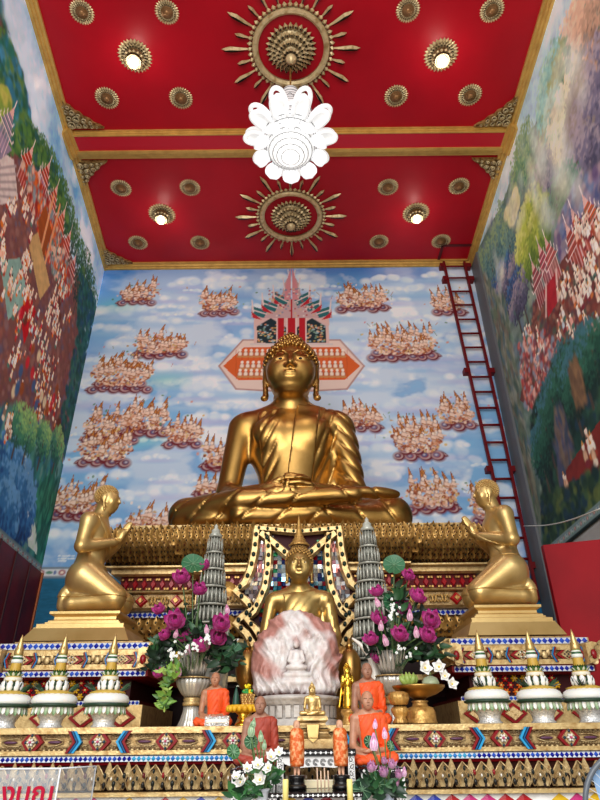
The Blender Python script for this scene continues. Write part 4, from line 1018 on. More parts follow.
keep = np.where(z < .48, -1.0, np.maximum(-side, neck_cut)).astype(np.float32)
hands = np.minimum(np.minimum(S.f_cap((-.60, -.28, .45), (-.15, -.68, .40), .17, .12), S.f_cap((.45, -.52, .42), (.1, -.68, .40), .13, .12)), 10)
armbare = S.f_cap((-.72, .0, .58), (-.60, -.28, .43), .19, .18)
D = np.maximum(np.maximum(dr, keep), -np.minimum(hands, armbare))
HG = Head((0, -.06, 2.165), .88, 0, .04)
S2 = Sculpt((-1.5, -1.05, -.02), (1.5, .75, 2.75), .017)
body = np.full(S2.X.shape, 10., np.float32); body[:, :, :d0.shape[2]] = d0; S2.d = body
HG.sculpt(S2, ((0, .05, 1.70), .225), wide=1.05)
for zz in (1.79, 1.86, 1.93): S2.dig((0, -.0, zz), (.26, .26, .008), .02)
o = S2.build('body', GOLD, GB)
o = S.build('robe', GOLD, GB, D)
HG.curls(GB, GOLD, 560, .032, True, [(.10, -.06), (.11, 0), (.1, .05), (.06, .1), (.001, .14)], wide=1.05)
HG.eyes(GB)
# sash: a flat folded cloth over the left shoulder, lying on the chest
sx_ = np.abs(S.X - (.215 - .13 * np.clip((1.62 - S.Z) / 1.1, 0, 1))) - .145
Ds = np.maximum(np.maximum(np.minimum(d0 - .030, np.minimum(dr, d0) - .016), sx_), np.maximum(np.maximum(S.Z - 1.66, .44 - S.Z), S.Y - .12)).astype(np.float32)
S.build('sash', GOLD, GB, Ds)

# ---- kneeling disciples with joined palms (built facing +x, the right one turned about)
def disciple(name, label, loc, rz, sc, mir):
    t = thing(name, label, 'statue', loc, rz, 'kneeling disciple statues'); t.scale = (sc, sc * (-1 if mir else 1) if False else sc, sc)
    S = Sculpt((-.62, -.42, -.02), (.75, .42, 1.42), .0125)
    # legs folded: thighs forward and down to the knee, shins back under the seat
    for y in (-1, 1):
        S.cap((-.10, y * .12, .36), (.25, y * .14, .13), .165, .115, .05); S.cap((.25, y * .14, .11), (-.18, y * .15, .085), .105, .078, .02)
        S.cap((-.18, y * .15, .085), (-.27, y * .14, .06), .075, .055, .02); S.ell((-.275, y * .14, .12), (.055, .06, .12), .02)
    S.ell((-.13, 0, .33), (.185, .23, .22), .05)
    S.cap((-.12, 0, .40), (-.115, 0, .66), .165, .14, .07); S.ell((-.095, 0, .82), (.15, .215, .21), .08)
    S.cap((-.12, -.2, .93), (-.12, .2, .93), .095, .095, .08); S.cap((-.11, 0, .95), (-.075, 0, 1.08), .09, .08, .07)
    for y in (-1, 1):
        S.cap((-.12, y * .24, .93), (-.13, y * .29, .64), .085, .07, .05); S.cap((-.13, y * .29, .63), (.125, y * .055, .74), .068, .043, .03)
        S.ell((.185, y * .03, .81), (.035, .022, .075), .02, rotm('Y', .35))
        for i in range(4): S.chain([(.185 + i * .016 - .02, y * .017, .85 - i * .006), (.225 + i * .016 - .02, y * .013, .92 - i * .008), (.25 + i * .016 - .02, y * .008, .985 - abs(i - 1.3) * .014)], [.0145, .0135, .010], .006)
        S.chain([(.15, y * .025, .82), (.145, y * .02, .87), (.16, y * .012, .91)], [.017, .015, .011], .01)
    HD = Head((-.035, 0, 1.245), .32, PI / 2, .06); HD.sculpt(S, ((-.095, 0, 1.02), .085), wide=.98)
    o = S.build('body', GOLDP, t)
    # thin robe edge across chest and waist
    x, y, z = S.X, S.Y, S.Z
    base = np.full(S.d.shape, 0, np.float32); base[:] = S.d
    wrap = np.maximum(base - .010, np.maximum(z - (.50 + .08 * x), -(z - .14)))
    S.build('lower_robe', GOLDP, t, np.maximum(wrap, -(S.f_cap((.1, .2, .7), (.3, .0, .8), .1, .15))))
    sl = np.abs((y + .0) * .75 + (z - .78) * .6) - .045
    S.build('shoulder_sash', GOLDP, t, np.maximum(np.maximum(base - .009, sl), np.maximum(np.maximum(z - 1.0, .5 - z), np.abs(y) - .21) ))
    HD.curls(t, GOLDP, 330, .03, False)
    return t
pl = P(93, 611, 4.75)
sc_d = .765
zk = P(95, 611, 4.7).z
DISC_L = disciple('disciple_statue', 'gold kneeling disciple with joined palms facing right, on the pedestal at left', (P(93, 611, 4.85).x, 4.85, zk), 0, sc_d, False)
zk2 = P(500, 604, 4.7).z
DISC_R = disciple('disciple_statue', 'gold kneeling disciple with joined palms facing left, on the pedestal near the ladder', (P(502, 604, 4.85).x, 4.85, zk2), PI, sc_d, True)

# stepped gold pedestals under them
def ped(px0, px1, pyt, pyb, Y, label, tx0, tx1):
    zt, zb = P(0, pyt, Y).z, P(0, pyb, Y).z
    zt = P((px0 + px1) / 2, pyt, Y).z; zb = P((px0 + px1) / 2, pyb, Y).z
    x0, x1 = P(px0, pyb, Y).x, P(px1, pyb, Y).x; xa, xb = P(tx0, pyt, Y).x, P(tx1, pyt, Y).x
    t = thing('disciple_pedestal', label, 'pedestal', ((xa + xb) / 2, Y, zb), group='disciple pedestals'); hgt = zt - zb; w_ = xb - xa
    ins = (w_ - .0) / 2; dpt = .5; W2 = (x1 - x0 - w_) / 2
    b = MB(); b.moulding(-ins, ins, 0, dpt, [(W2, 0), (W2 * .55, hgt * .42), (W2 * .55, hgt * .44)]); b.build('plinth', GOLDP, t)
    b = MB(); b.moulding(-ins, ins, 0, dpt, [(W2 * .45, hgt * .44), (W2 * .45, hgt * .56), (W2 * .12, hgt * .6), (W2 * .12, hgt * .64)]); b.build('step', GOLDP, t)
    b = MB(); b.moulding(-ins, ins, 0, dpt, [(0, hgt * .64), (0, hgt * .7), (-.03, hgt * .76), (-.03, hgt * .84), (0, hgt * .92), (0, hgt)]); b.build('top_step', GOLDP, t)
    return t
DP_L = ped(30, 136, 611, 643, 4.5, 'stepped pale gold pedestal under the kneeling disciple at left', 50, 120)
DP_R = ped(466, 563, 604.5, 637, 4.5, 'stepped pale gold pedestal under the kneeling disciple near the ladder', 474, 541)
# ------------------------------------------------------------------ tiered altars
WHITEC, BLUE1, BLUE2, SKY_, REDC, YEL, DRED = '#f2f1ee', '#16259b', '#2c55c4', '#3fa3d8', '#8f1119', '#e7b414', '#4f0a0e'
def tile_strip(b, x0, x1, z0, z1, y, mat, cols, bg='#cdd2dc', wmul=1.0, th=.008, seed=1, side=None):
    """diamond glass tiles in a row on a pale strip"""
    r = random.Random(seed); hgt = z1 - z0; w_ = hgt * wmul; n = max(1, round((x1 - x0) / w_)); w_ = (x1 - x0) / n
    q = (lambda x, z, o: (x, y - o, z)) if side is None else (lambda x, z, o: (side[0] - side[1] * o, x, z))
    b.add([q(x0, z0, 0), q(x1, z0, 0), q(x1, z1, 0), q(x0, z1, 0)], [(0, 1, 2, 3)], bg, mat)
    for i in range(n):
        c_ = x0 + (i + .5) * w_; zc = (z0 + z1) / 2; a, h2 = w_ * .5, hgt * .5
        b.add([q(c_ - a, zc, .001), q(c_, zc - h2, .001), q(c_ + a, zc, .001), q(c_, zc + h2, .001), q(c_, zc, th)], [(0, 1, 4), (1, 2, 4), (2, 3, 4), (3, 0, 4)], r.choice(cols) if callable(cols) is False else cols(c_), mat)
def rhomb(b, x, z, y, w_, h_, d, col, mat=0, rim=None, rimcol=None, rimmat=0):
    pl = [(-w_, 0), (0, -h_), (w_, 0), (0, h_)]
    if rim:
        k = 1 + rim; b.prism([(px * k, pz * k) for px, pz in pl], d * .6, rimcol, rimmat, Matrix.Translation((x, y, z)), .06)
    b.prism(pl, d, col, mat, Matrix.Translation((x, y, z)), .25)
def flower(b, x, z, y, s, n, col, ccol, mat=0):
    for k in range(n):
        a = 2 * PI * k / n; b.ell((x + s * .55 * math.cos(a), y - .006, z + s * .55 * math.sin(a)), (s * .4, .012, s * .25), col, mat, 8, 5, rotm('Y', -a))
    b.ell((x, y - .012, z), (s * .3, .016, s * .3), ccol, mat, 8, 6)
def chevron(b, x, z, y, w_, h_, d, right, cols, mats):
    """layered glass chevron"""
    sgn = 1 if right else -1
    for k, (c_, m_) in enumerate(zip(cols, mats)):
        o = -k * w_ * .30; t = w_ * .42
        pl = [(o, h_), (o + t, h_), (o + t + w_ * .75, 0), (o + t, -h_), (o, -h_), (o + w_ * .75, 0)]
        pl = [(sgn * px, pz) for px, pz in pl]
        n = len(pl); vs = [(x + px, y, z + pz) for px, pz in pl] + [(x + px, y - d, z + pz) for px, pz in pl]
        fs = [(0, 1, 2, 5), (5, 2, 3, 4), (6, 11, 8, 7), (11, 10, 9, 8)] + [(i, i + n, (i + 1) % n + n, (i + 1) % n) for i in range(n)]
        b.add(vs, [f[::-1] for f in fs] if sgn > 0 else fs, c_, m_)
def leaf_rows(b, x0, x1, y, prof, rows, pitch, size, mat=0, sides=None, jewel=None, seed=0, jm=1):
    """rows of curling flame leaves over a bulging band; prof(t) gives (outset, z)"""
    r = random.Random(seed)
    for k in range(rows):
        t = (k + .15) / rows; o, z = prof(t); o2, z2 = prof(min(1, t + .6 / rows))
        up = Vector((0, -(o2 - o), z2 - z)).normalized()
        xa_, xb_ = x0 - o * (sides is not None), x1 + o * (sides is not None); n = int((xb_ - xa_) / pitch)
        for i in range(n + 1):
            x = xa_ + (i + (.5 if k % 2 else 0)) * (xb_ - xa_) / n
            if x > xb_ + .01: continue
            s = size * r.uniform(.9, 1.1)
            b.petal((x, y - o, z), up + Vector((r.uniform(-.12, .12), 0, 0)), (0, -1, .1), s, pitch * .52, .28, -.45, mat=mat, n=5, shape=.7)
            if jewel: b.ell((x, y - o - .03, z + s * .34), (pitch * .12, .012, pitch * .16), r.choice(jewel), jm, 6, 5)
        if sides:
            ya, yb = sides; m_ = max(1, int((yb - ya) / pitch))
            for i in range(1, m_):
                yy = ya + i * (yb - ya) / m_
                for xs, sg in ((x0, -1), (x1, 1)):
                    b.petal((xs + sg * o, yy, z), Vector((sg * (o2 - o), 0, z2 - z)), (sg, 0, .1), size, pitch * .52, .28, -.45, mat=mat, n=4, shape=.7)

# ---- main altar under the great statue
MA = thing('tiered_altar', 'tall carved gold and red tiered altar carrying the huge seated Buddha', 'altar')
def main_block(nm, px0, px1, Y, yback, dy=0.0):
    zf = lambda py: P(297, py + dy, Y).z
    xf = lambda px, py=590: P(px, py, Y).x
    x0, x1 = xf(px0), xf(px1); k = mpp(P(297, 590, Y))
    # carved lotus tier
    z0, z1 = zf(571), zf(534)
    bk = lambda t: (.16 + .13 * math.sin(t * PI * .95) - .02 * t, z0 + (z1 - z0) * t)
    b = MB(); b.moulding(x0, x1, Y, yback, [(bk(t)[0] - .055, bk(t)[1]) for t in (0, .2, .4, .6, .8, 1)], '#3a150c', 1)
    leaf_rows(b, x0, x1, Y, bk, 9, .058, .095, 0, (Y, Y + 1.2), ['#231410', '#4a0d10', '#1b2a24', '#231410'], 3, 2)
    o, z = bk(1)
    for i in range(int((x1 - x0 + .3) / .07)):
        b.petal((x0 - .13 + i * .07, Y - o + .04, z - .04), (RN.uniform(-.2, .2), -.25, 1), (0, -1, 0), RN.uniform(.09, .125), .034, .3, -.5, n=5, shape=.7)
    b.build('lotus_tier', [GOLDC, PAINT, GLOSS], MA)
    # mouldings and bands
    b = MB(); b.moulding(x0, x1, Y, yback, [(.10, zf(577.5)), (.14, zf(576)), (.14, zf(571.5)), (.2, zf(571)), (.2, zf(569.5))]); b.build('moulding', GOLDL, MA)
    b = MB(); za, zb = zf(592), zf(577.5); b.moulding(x0, x1, Y, yback, [(.06, za), (.06, zb)], '#5e0a10', 0)
    n = int((x1 - x0 + .1) / ((zb - za) * .62)); st_ = (x1 - x0 + .1) / n
    for i in range(n):
        x = x0 - .05 + (i + .5) * st_; zc = (za + zb) / 2; yy = Y - .06
        rhomb(b, x, zc, yy, st_ * .34, (zb - za) * .34, .02, '#a3121c', 1)
        for sx in (-1, 1):
            for sz in (-1, 1): b.prism([(-st_ * .15, -st_ * .15), (st_ * .15, -st_ * .15), (st_ * .15, st_ * .15), (-st_ * .15, st_ * .15)], .02, '#c99a4a', 2, Matrix.Translation((x + sx * st_ * .36, yy, zc + sz * (zb - za) * .32)), .3)
    b.build('red_mosaic_band', [PAINT, GLOSS, GOLDC], MA)
    b = MB(); za, zb = zf(611.5), zf(592); b.moulding(x0, x1, Y, yback, [(.10, za), (.14, za + .02), (.08, za + .03), (.08, zb - .03), (.14, zb - .02), (.12, zb)], (1, 1, 1), 0)
    zc = (za + zb) / 2; hh = (zb - za) * .36; n = max(2, round((x1 - x0) / (hh * 5.2))); st_ = (x1 - x0) / n; yy = Y - .08
    for i in range(n):
        x = x0 + (i + .5) * st_
        rhomb(b, x, zc, yy, hh * 1.0, hh * .95, .035, '#b5121b', 1, .0); rhomb(b, x, zc, yy - .03, hh * .5, hh * .5, .02, '#e3c37f', 2)
        for sg in (-1, 1):
            pts = [(x + sg * (hh * (1.1 + q * .14)), yy - .025, zc + hh * .55 * math.sin(q * .9)) for q in range(11)]; b.tube(pts, hh * .1, 5, (1, 1, 1), 2)
            pts = [(x + sg * (hh * (1.1 + q * .14)), yy - .025, zc - hh * .55 * math.sin(q * .9)) for q in range(11)]; b.tube(pts, hh * .1, 5, (1, 1, 1), 2)
    chevron(b, x0 + st_ * .0 + .02, zc, yy, hh * .9, hh * 1.1, .04, True, ['#2b6f9f', '#a3121c'], [1, 1]); chevron(b, x1 - .02, zc, yy, hh * .9, hh * 1.1, .04, False, ['#2b6f9f', '#a3121c'], [1, 1])
    b.build('scroll_band', [GOLDL, GLOSS, GOLDC], MA)
    b = MB(); za, zb = zf(618), zf(611.5); b.moulding(x0, x1, Y, yback, [(.05, za), (.05, zb)], DRED, 0); tile_strip(b, x0 - .05, x1 + .05, za + .006, zb - .006, Y - .052, 1, ['#1c2f9e', '#2440b5', '#16259b'])
    b.build('tile_strip', [PAINT, GLOSS], MA)
    b = MB(); z0, z1 = zf(641), zf(618.5); bl = lambda t: (.03 + .10 * math.sin(t * PI * .8), z1 + (z0 - z1) * t)
    b.moulding(x0, x1, Y, yback, [(bl(1 - t)[0] - .03, bl(1 - t)[1]) for t in (0, .25, .5, .75, 1)], '#3a150c', 1)
    def lt(t): return bl(1 - t)
    leaf_rows(b, x0, x1, Y, lt, 4, .075, .115, 0, (Y, Y + 1.0), ['#231410', '#1b2a24'], 5, 2); b.build('lower_lotus_band', [GOLDC, PAINT, GLOSS], MA)
    b = MB(); b.moulding(x0, x1, Y, yback, [(.1, zf(648)), (.15, zf(647)), (.15, zf(642.5)), (.1, zf(641))]); b.build('moulding', GOLDL, MA)
    b = MB(); za, zb = zf(664), zf(648); b.moulding(x0, x1, Y, yback, [(.06, za), (.06, zb)], DRED, 0)
    hz2 = (zb - za) / 2
    for j in range(2): tile_strip(b, x0 - .05, x1 + .05, za + j * hz2, za + (j + 1) * hz2, Y - .062, 1, ['#e0b21a', '#1c2f9e', '#2440b5', '#e0b21a', '#f0efe8'], '#c99a1a', 1.0, seed=3 + j)
    b.build('yellow_tile_band', [PAINT, GLOSS], MA)
    b = MB(); b.moulding(x0, x1, Y, yback, [(.2, 0), (.2, zf(700)), (.12, zf(690)), (.12, za)], '#1d0708', 0)
    for zz in (zf(682),): b.moulding(x0, x1, Y, yback, [(.1, zz - .03), (.2, zz - .02), (.2, zz + .02), (.1, zz + .03)], (1, 1, 1), 1)
    b.build('base', [PAINT, GOLDL], MA)
main_block('outer', 128, 470, 5.75, 8.1, 0)
main_block('centre', 206, 388, 5.55, 5.80, -1.5)
b = MB(); xa, xb = P(135, 528, 5.8).x, P(465, 528, 5.8).x
b.bounds(xa, xb, 5.62, 8.0, P(297, 571, 5.75).z - .02, BZ - .012); b.build('top_slab', GOLDL, MA)

# ---- ornamental apron hanging in front of the altar, behind the crowned statue
YA = 5.10
AP = thing('hanging_apron', 'gold framed mirror-mosaic apron with wavy jewelled borders, behind the crowned Buddha', 'altar ornament')
ax = 298.0
def A(px, py, o=0.0): return P(px, py, YA - o)
def band_strip(b, pts, w_, mat, jm, sg, th=.05):
    """flat gilt ribbon along photo points with dark green cabochons"""
    P3 = [A(*p) for p in pts]; n_ = len(P3); f = Vector((0, -th, 0)); off = []
    for i in range(n_):
        d0_ = (P3[i] - P3[max(i - 1, 0)]); d1_ = (P3[min(i + 1, n_ - 1)] - P3[i])
        d = (d0_.normalized() if d0_.length > 0 else d1_.normalized()) + (d1_.normalized() if d1_.length > 0 else d0_.normalized())
        if d.length < .3: d = d1_ if d1_.length > 0 else d0_
        d.normalize(); off.append(Vector((-d.z, 0, d.x)) * w_ / 2)
    vs = []
    for p, s in zip(P3, off): vs += [p - s, p - s * .55 + f, p + s * .55 + f, p + s]
    fs = [(i * 4 + j, i * 4 + j + 1, i * 4 + 5 + j, i * 4 + 4 + j) for i in range(n_ - 1) for j in range(3)] + [(0, 3, 2, 1), (n_ * 4 - 4, n_ * 4 - 3, n_ * 4 - 2, n_ * 4 - 1)]
    b.add([tuple(v) for v in vs], fs, (1, 1, 1), mat)
    for p0, p1 in zip(P3[:-1], P3[1:]):
        L_ = (p1 - p0).length; n = max(1, round(L_ / (w_ * 1.25)))
        for i in range(n):
            c_ = p0 + (p1 - p0) * ((i + .5) / n) + f
            b.ell(c_, (w_ * .2, .014, w_ * .26), random.Random(i).choice(['#14301f', '#0f2a26', '#1a2a14']), jm, 8, 5)
            b.ell(c_ + Vector((0, .006, 0)), (w_ * .3, .01, w_ * .37), (1, 1, 1), mat, 8, 5)
for sg in (-1, 1):
    X_ = lambda px: px if sg < 0 else 2 * ax - px
    outer = [(257, 531), (255, 551), (251, 570), (245, 584), (236, 592), (248, 603), (252, 610), (242, 618), (236, 624), (247, 634), (254, 646)]
    inner = [(267, 534), (269, 552), (268, 570), (265, 588), (260, 600), (254, 612), (247, 620), (256, 630), (262, 640)]
    neck = [(261, 534), (274, 544), (288, 556)]
    for nm, pts, w_ in (('outer_border', outer, .085), ('inner_border', inner, .08), ('neck_border', neck, .085)):
        b = MB(); band_strip(b, [(X_(p[0]), p[1]) for p in pts], w_, 0, 1, sg); b.build(nm, [GOLDL, GLOSS], AP)
    for q in ((234, 591.5), (233, 625)):
        b = MB(); p = A(X_(q[0]), q[1]); b.petal(p + Vector((-sg * -.05, 0, 0)) if False else p, (sg * 1.0, 0, .45), (0, -1, 0), .16, .06, .15, -.4); b.build('leaf_tip', GOLDC, AP)
    r = random.Random(5)
    for nm, poly, cols in (('mirror_panel', [outer[0], outer[1], outer[2], outer[3], outer[5], outer[6], inner[5], inner[4], inner[3], inner[2], inner[1], inner[0]], ['#cfd6da', '#b9a9ac', '#d99a9a', '#e6e6e6', '#9fa6b4', '#c5828a']),
                           ('coloured_panel', [inner[0], inner[1], inner[2], inner[3], inner[4], (262, 625), (270, 640), (290, 640), (290, 552), (276, 541)], ['#2a6f8f', '#1f5a3c', '#7fb6c9', '#cfe0e6', '#2b8a5c', '#e3e6e6', '#3a4f9a', '#a3202a'])):
        b = MB(); pp = [A(X_(p[0]), p[1], -.02) for p in poly]
        xs = [p.x for p in pp]; zs = [p.z for p in pp]; s = .036; n = len(pp)
        zz = min(zs)
        while zz < max(zs):
            xx = min(xs)
            while xx < max(xs):
                c = (xx + s / 2, zz + s / 2); ins = False
                for i in range(n):
                    a_, b_ = pp[i], pp[(i + 1) % n]
                    if (a_.z > c[1]) != (b_.z > c[1]) and c[0] < (b_.x - a_.x) * (c[1] - a_.z) / (b_.z - a_.z) + a_.x: ins = not ins
                if ins:
                    t = r.uniform(-.012, .012); u_ = r.uniform(-.012, .012)
                    b.add([(xx, YA + .02 + t, zz), (xx + s, YA + .02 + u_, zz), (xx + s, YA + .02 - t, zz + s), (xx, YA + .02 - u_, zz + s)], [(0, 1, 2, 3)], r.choice(cols), 0)
                xx += s
            zz += s
        b.build(nm, [MIRROR], AP)
b = MB(); pp = [A(px, py, -.06) for px, py in ((256, 530), (249, 575), (240, 592), (252, 607), (240, 624), (256, 650), (340, 650), (356, 624), (344, 607), (356, 592), (347, 575), (340, 530))]
b.add([tuple(p) for p in pp] + [tuple(p + Vector((0, .03, 0))) for p in pp], [tuple(range(12))[::-1][::-1]] + [(i, (i + 1) % 12, 12 + (i + 1) % 12, 12 + i) for i in range(12)], '#3a0a10', 0)
b.build('back_panel', [PAINT], AP)
b = MB(); band_strip(b, [(255, 529), (298, 533), (341, 529)], .06, 0, 1, 1); b.build('top_border', [GOLDL, GLOSS], AP)

# ---- side altars that carry the disciple pedestals
def side_altar(px0, px1, Y, ytop, label, dy):
    t = thing('side_altar', label, 'altar', group='jewelled side altars')
    pc_ = (px0 + px1) / 2; zf = lambda py: P(pc_, py + dy, Y).z
    x0, x1 = P(px0, 655, Y).x, P(px1, 655, Y).x; yb = Y + .98
    b = MB(); za, zb = zf(647.5), zf(641.5); b.moulding(x0, x1, Y, yb, [(0, za - .012), (.01, za - .012), (.01, zb), (-.06, zb + .012), (-.06, zb + .02)], (1, 1, 1), 1); tile_strip(b, x0, x1, za, zb, Y - .012, 0, [BLUE1, BLUE2, '#2340b0']); b.build('top_tile_strip', [GLOSS, GOLDL], t)
    b = MB(); za, zb = zf(668), zf(649); b.moulding(x0, x1, Y, yb, [(.02, za), (.02, za + .03), (0, za + .035), (0, zb - .03), (.02, zb - .03), (.02, zb)], (1, 1, 1), 0)
    zc, hh = (za + zb) / 2, (zb - za) * .4; n = 3; w_ = (x1 - x0) / n
    for i in range(n):
        x = x0 + (i + .5) * w_
        rhomb(b, x, zc, Y, hh * 1.35, hh * .95, .025, '#e6cfa0', 2, .22, '#8f1119', 1)
        r = random.Random(i)
        for dx, dz in ((0, 0), (-.45, 0), (.45, 0), (0, .45), (0, -.45), (-.22, .3), (.22, .3), (-.22, -.3), (.22, -.3)): rhomb(b, x + dx * hh * 1.2, zc + dz * hh * .95, Y - .024, hh * .11, hh * .13, .012, r.choice(['#1d2a4a', '#8f1119', '#1b3a2a', '#f3f1ee', '#222222']), 1)
        chevron(b, x - hh * 1.75, zc, Y - .002, hh * .55, hh * .98, .03, False, ['#2a78b5', '#8f1119'], [1, 1]); chevron(b, x + hh * 1.75, zc, Y - .002, hh * .55, hh * .98, .03, True, ['#2a78b5', '#8f1119'], [1, 1])
    for i in range(n + 1):
        x = x0 + i * w_
        for k in range(5): b.ell((x + (k - 2) * .028, Y - .006, zc + .02 * (k % 2)), (.022, .016, .03), (1, 1, 1), 2, 8, 5)
    b.build('jewelled_band', [GOLDL, GLOSS, GOLDB], t)
    for sg, x in ((-1, x0 - .02), (1, x1 + .02)):
        for part in (0,):
            b = MB(); zc2 = zc; hf = hh * 1.35
            b.prism([(0, -hf * 1.2), (.05, -hf * 1.0), (.13, -hf * .3), (.20, hf * 1.45), (.10, hf * 1.1), (.05, hf * 1.25), (0, hf * 1.05)] if sg > 0 else [(0, hf * 1.05), (-.05, hf * 1.25), (-.10, hf * 1.1), (-.20, hf * 1.45), (-.13, -hf * .3), (-.05, -hf * 1.0), (0, -hf * 1.2)], .07, (1, 1, 1), 0, Matrix.Translation((x - sg * .08, Y - .01, zc2)), .15)
            for k in range(4): b.petal((x + sg * (-.05 + .025 * k), Y - .085, zc2 - hf * .95 + k * hf * .5), (sg * .6, 0, 1), (0, -1, 0), hf * .85, .03, .2, -.4, (1, 1, 1), 2)
            b.ell((x - sg * .03, Y - .085, zc2 - hf * .1), (.02, .012, .03), '#8f1119', 1, 8, 5); b.build('corner_flame', [GOLDL, GLOSS, GOLDB], t)
    b = MB(); za, zb = zf(675), zf(669.5); b.moulding(x0, x1, Y, yb, [(-.02, za - .01), (.015, za), (.015, zb + .005)], '#7a1016', 1); tile_strip(b, x0, x1, za, zb, Y - .017, 0, [BLUE1, BLUE2]); b.build('tile_strip', [GLOSS, PAINT], t)
    b = MB(); za, zb = zf(699), zf(676); b.moulding(x0 + .12, x1 - .12, Y + .12, yb - .1, [(0, za), (0, zb)], '#3a0a0e', 0)
    r = random.Random(9)
    for i in range(int((x1 - x0 - .3) / .062)):
        for j in range(3): flower(b, x0 + .17 + i * .062 + .03 * (j % 2), zf(680 + j * 7), Y + .118, .026, 6, r.choice(['#b5121b', '#d9a81c', '#b5121b', '#e06a1a']), '#f0d27a', 1)
    b.build('recessed_floral_band', [PAINT, GLOSS], t)
    b = MB(); za, zb = zf(703.5), zf(699); b.moulding(x0 + .03, x1 - .03, Y + .03, yb, [(0, za), (0, zb)], DRED, 1); tile_strip(b, x0 + .03, x1 - .03, za, zb, Y + .028, 0, [BLUE1, BLUE2]); b.build('tile_strip', [GLOSS, PAINT], t)
    b = MB(); zb = za; z0 = ZALT
    b.moulding(x0 + .02, x1 - .02, Y + .02, yb, [(.02, 0), (.02, zb)], (1, 1, 1), 0)
    for i in range(4): rhomb(b, x0 + (i + .5) * (x1 - x0) / 4, (zb + 1.66) / 2, Y, .07, .05, .02, '#e6cfa0', 2, .3, '#8f1119', 1)
    b.build('foot_band', [GOLDL, GLOSS, GOLDB], t)
    return t
YF0 = 3.0
ZALT = P(300, 725.5, YF0).z
side_altar(-1, 148, 4.2, 642, 'jewelled gold side altar with blue diamond tiles at left, behind the three left offering cones', 2)
side_altar(452, 590, 4.2, 637, 'jewelled gold side altar with blue diamond tiles at right, behind the three right offering cones', -3.3)

# ---- long front altar
FA = thing('front_altar', 'long carved cream-gold front altar with chevrons, blue diamond strip and lotus petal band', 'altar')
zf = lambda py: P(300, py, YF0).z
X0, X1 = P(-24, 740, YF0).x, P(624, 740, YF0).x
za, zb = zf(754), ZALT
b = MB(); b.moulding(X0, X1, YF0, 4.12, [(.0, za), (.015, za + .004), (.015, za + .02), (0, za + .024), (0, zb - .03), (.02, zb - .024), (.02, zb)], (1, 1, 1), 0)
b.build('top_band', [GOLDL], FA)
for j in range(-1, 10):
    cx = 33.0 + 66.9 * j; p = P(cx, 740 - (cx - 300) * .0095, YF0 - .002); k = mpp(p); zc = p.z
    if p.x < X0 or p.x > X1: continue
    b = MB(); rhomb(b, p.x, zc, YF0 - .001, 9 * k, 10 * k, .022, '#e2c998', 0, .28, '#861019', 1)
    flower(b, p.x, zc, YF0 - .022, 4.2 * k, 6, '#ece6dc', '#c9507a', 1)
    for dx, dz in ((-5.5, 0), (5.5, 0), (0, 6), (0, -6)): b.ell((p.x + dx * k, YF0 - .024, zc + dz * k), (1.3 * k, .006, 1.5 * k), '#1d3a4a', 1, 8, 5)
    b.build('diamond_boss', [GOLDB, GLOSS], FA)
    sgs = ()
    if j % 2 == 1: sgs = ((-1, True), (1, False))
    for sg, rt in sgs:
        x = p.x + sg * 21 * k - (0 if rt else 0)
        b = MB(); chevron(b, x - (6 * k if rt else -6 * k), zc, YF0 - .002, 8.5 * k, 9.5 * k, .02, rt, ['#2f9bd0', '#1e5f96', '#861019'], [0, 0, 0]); b.build('chevron', [GLOSS], FA)
    for sg in (-1, 1):              # carved scroll leaves flanking the boss
        b = MB()
        if j % 2 == 0: b.ell((p.x + sg * 22 * k, YF0 - .006, zc), (7 * k, .008, 1.3 * k), '#5f3a52', 1, 10, 5)
        for q in range(5):
            for dz in (-1, 1): b.ell((p.x + sg * (13 + q * 5) * k, YF0 - .004, zc + dz * 7.2 * k), (2.0 * k, .01, 1.5 * k), (1, 1, 1), 0, 8, 5)
        for q in range(9):
            for dz in (-1, 1): b.tube([(p.x + sg * (11 + q * 2.6) * k + .9 * k * math.cos(w_), YF0 - .006, zc + dz * 4.9 * k + .9 * k * math.sin(w_)) for w_ in (0, 1.2, 2.4, 3.6, 4.8)], .32 * k, 4, (1, 1, 1), 0)
        for dz in (-1, 1): b.tube([(p.x + sg * 11 * k, YF0 - .006, zc + dz * 2.6 * k), (p.x + sg * 16 * k, YF0 - .006, zc + dz * 3.4 * k), (p.x + sg * 24 * k, YF0 - .006, zc + dz * 3 * k), (p.x + sg * 31 * k, YF0 - .006, zc + dz * .8 * k)], .5 * k, 5, (1, 1, 1), 0)
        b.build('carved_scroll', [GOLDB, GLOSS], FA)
b = MB(); za2, zb2 = zf(760), zf(754.3); b.moulding(X0, X1, YF0 + .0, 4.12, [(-.01, za2), (-.01, zb2)], DRED, 1); tile_strip(b, X0, X1, za2, zb2, YF0 - .002, 0, lambda x: RN.choice([BLUE1, BLUE1, BLUE2] if abs(x) > .75 else [SKY_, '#3b86d6', '#4fb0df']), '#dfe5ee'); b.build('blue_tile_strip', [GLOSS, PAINT], FA)
b = MB(); za3 = zf(763.5); b.moulding(X0, X1, YF0 + .02, 4.12, [(0, za3), (.01, zf(760.2))], '#8a1018', 0); b.build('red_strip', [PAINT], FA)
b = MB(); z1, z0 = zf(763.5), zf(789)
pf = lambda t: (.02 + .05 * math.sin(t * PI * .7), z1 + (z0 - z1) * t)
b.moulding(X0, X1, YF0 + .03, 4.12, [(pf(1 - t)[0] - .02, pf(1 - t)[1]) for t in (0, .25, .5, .75, 1)], '#2e130c', 1)
n = int((X1 - X0) / .0815); r = random.Random(2)
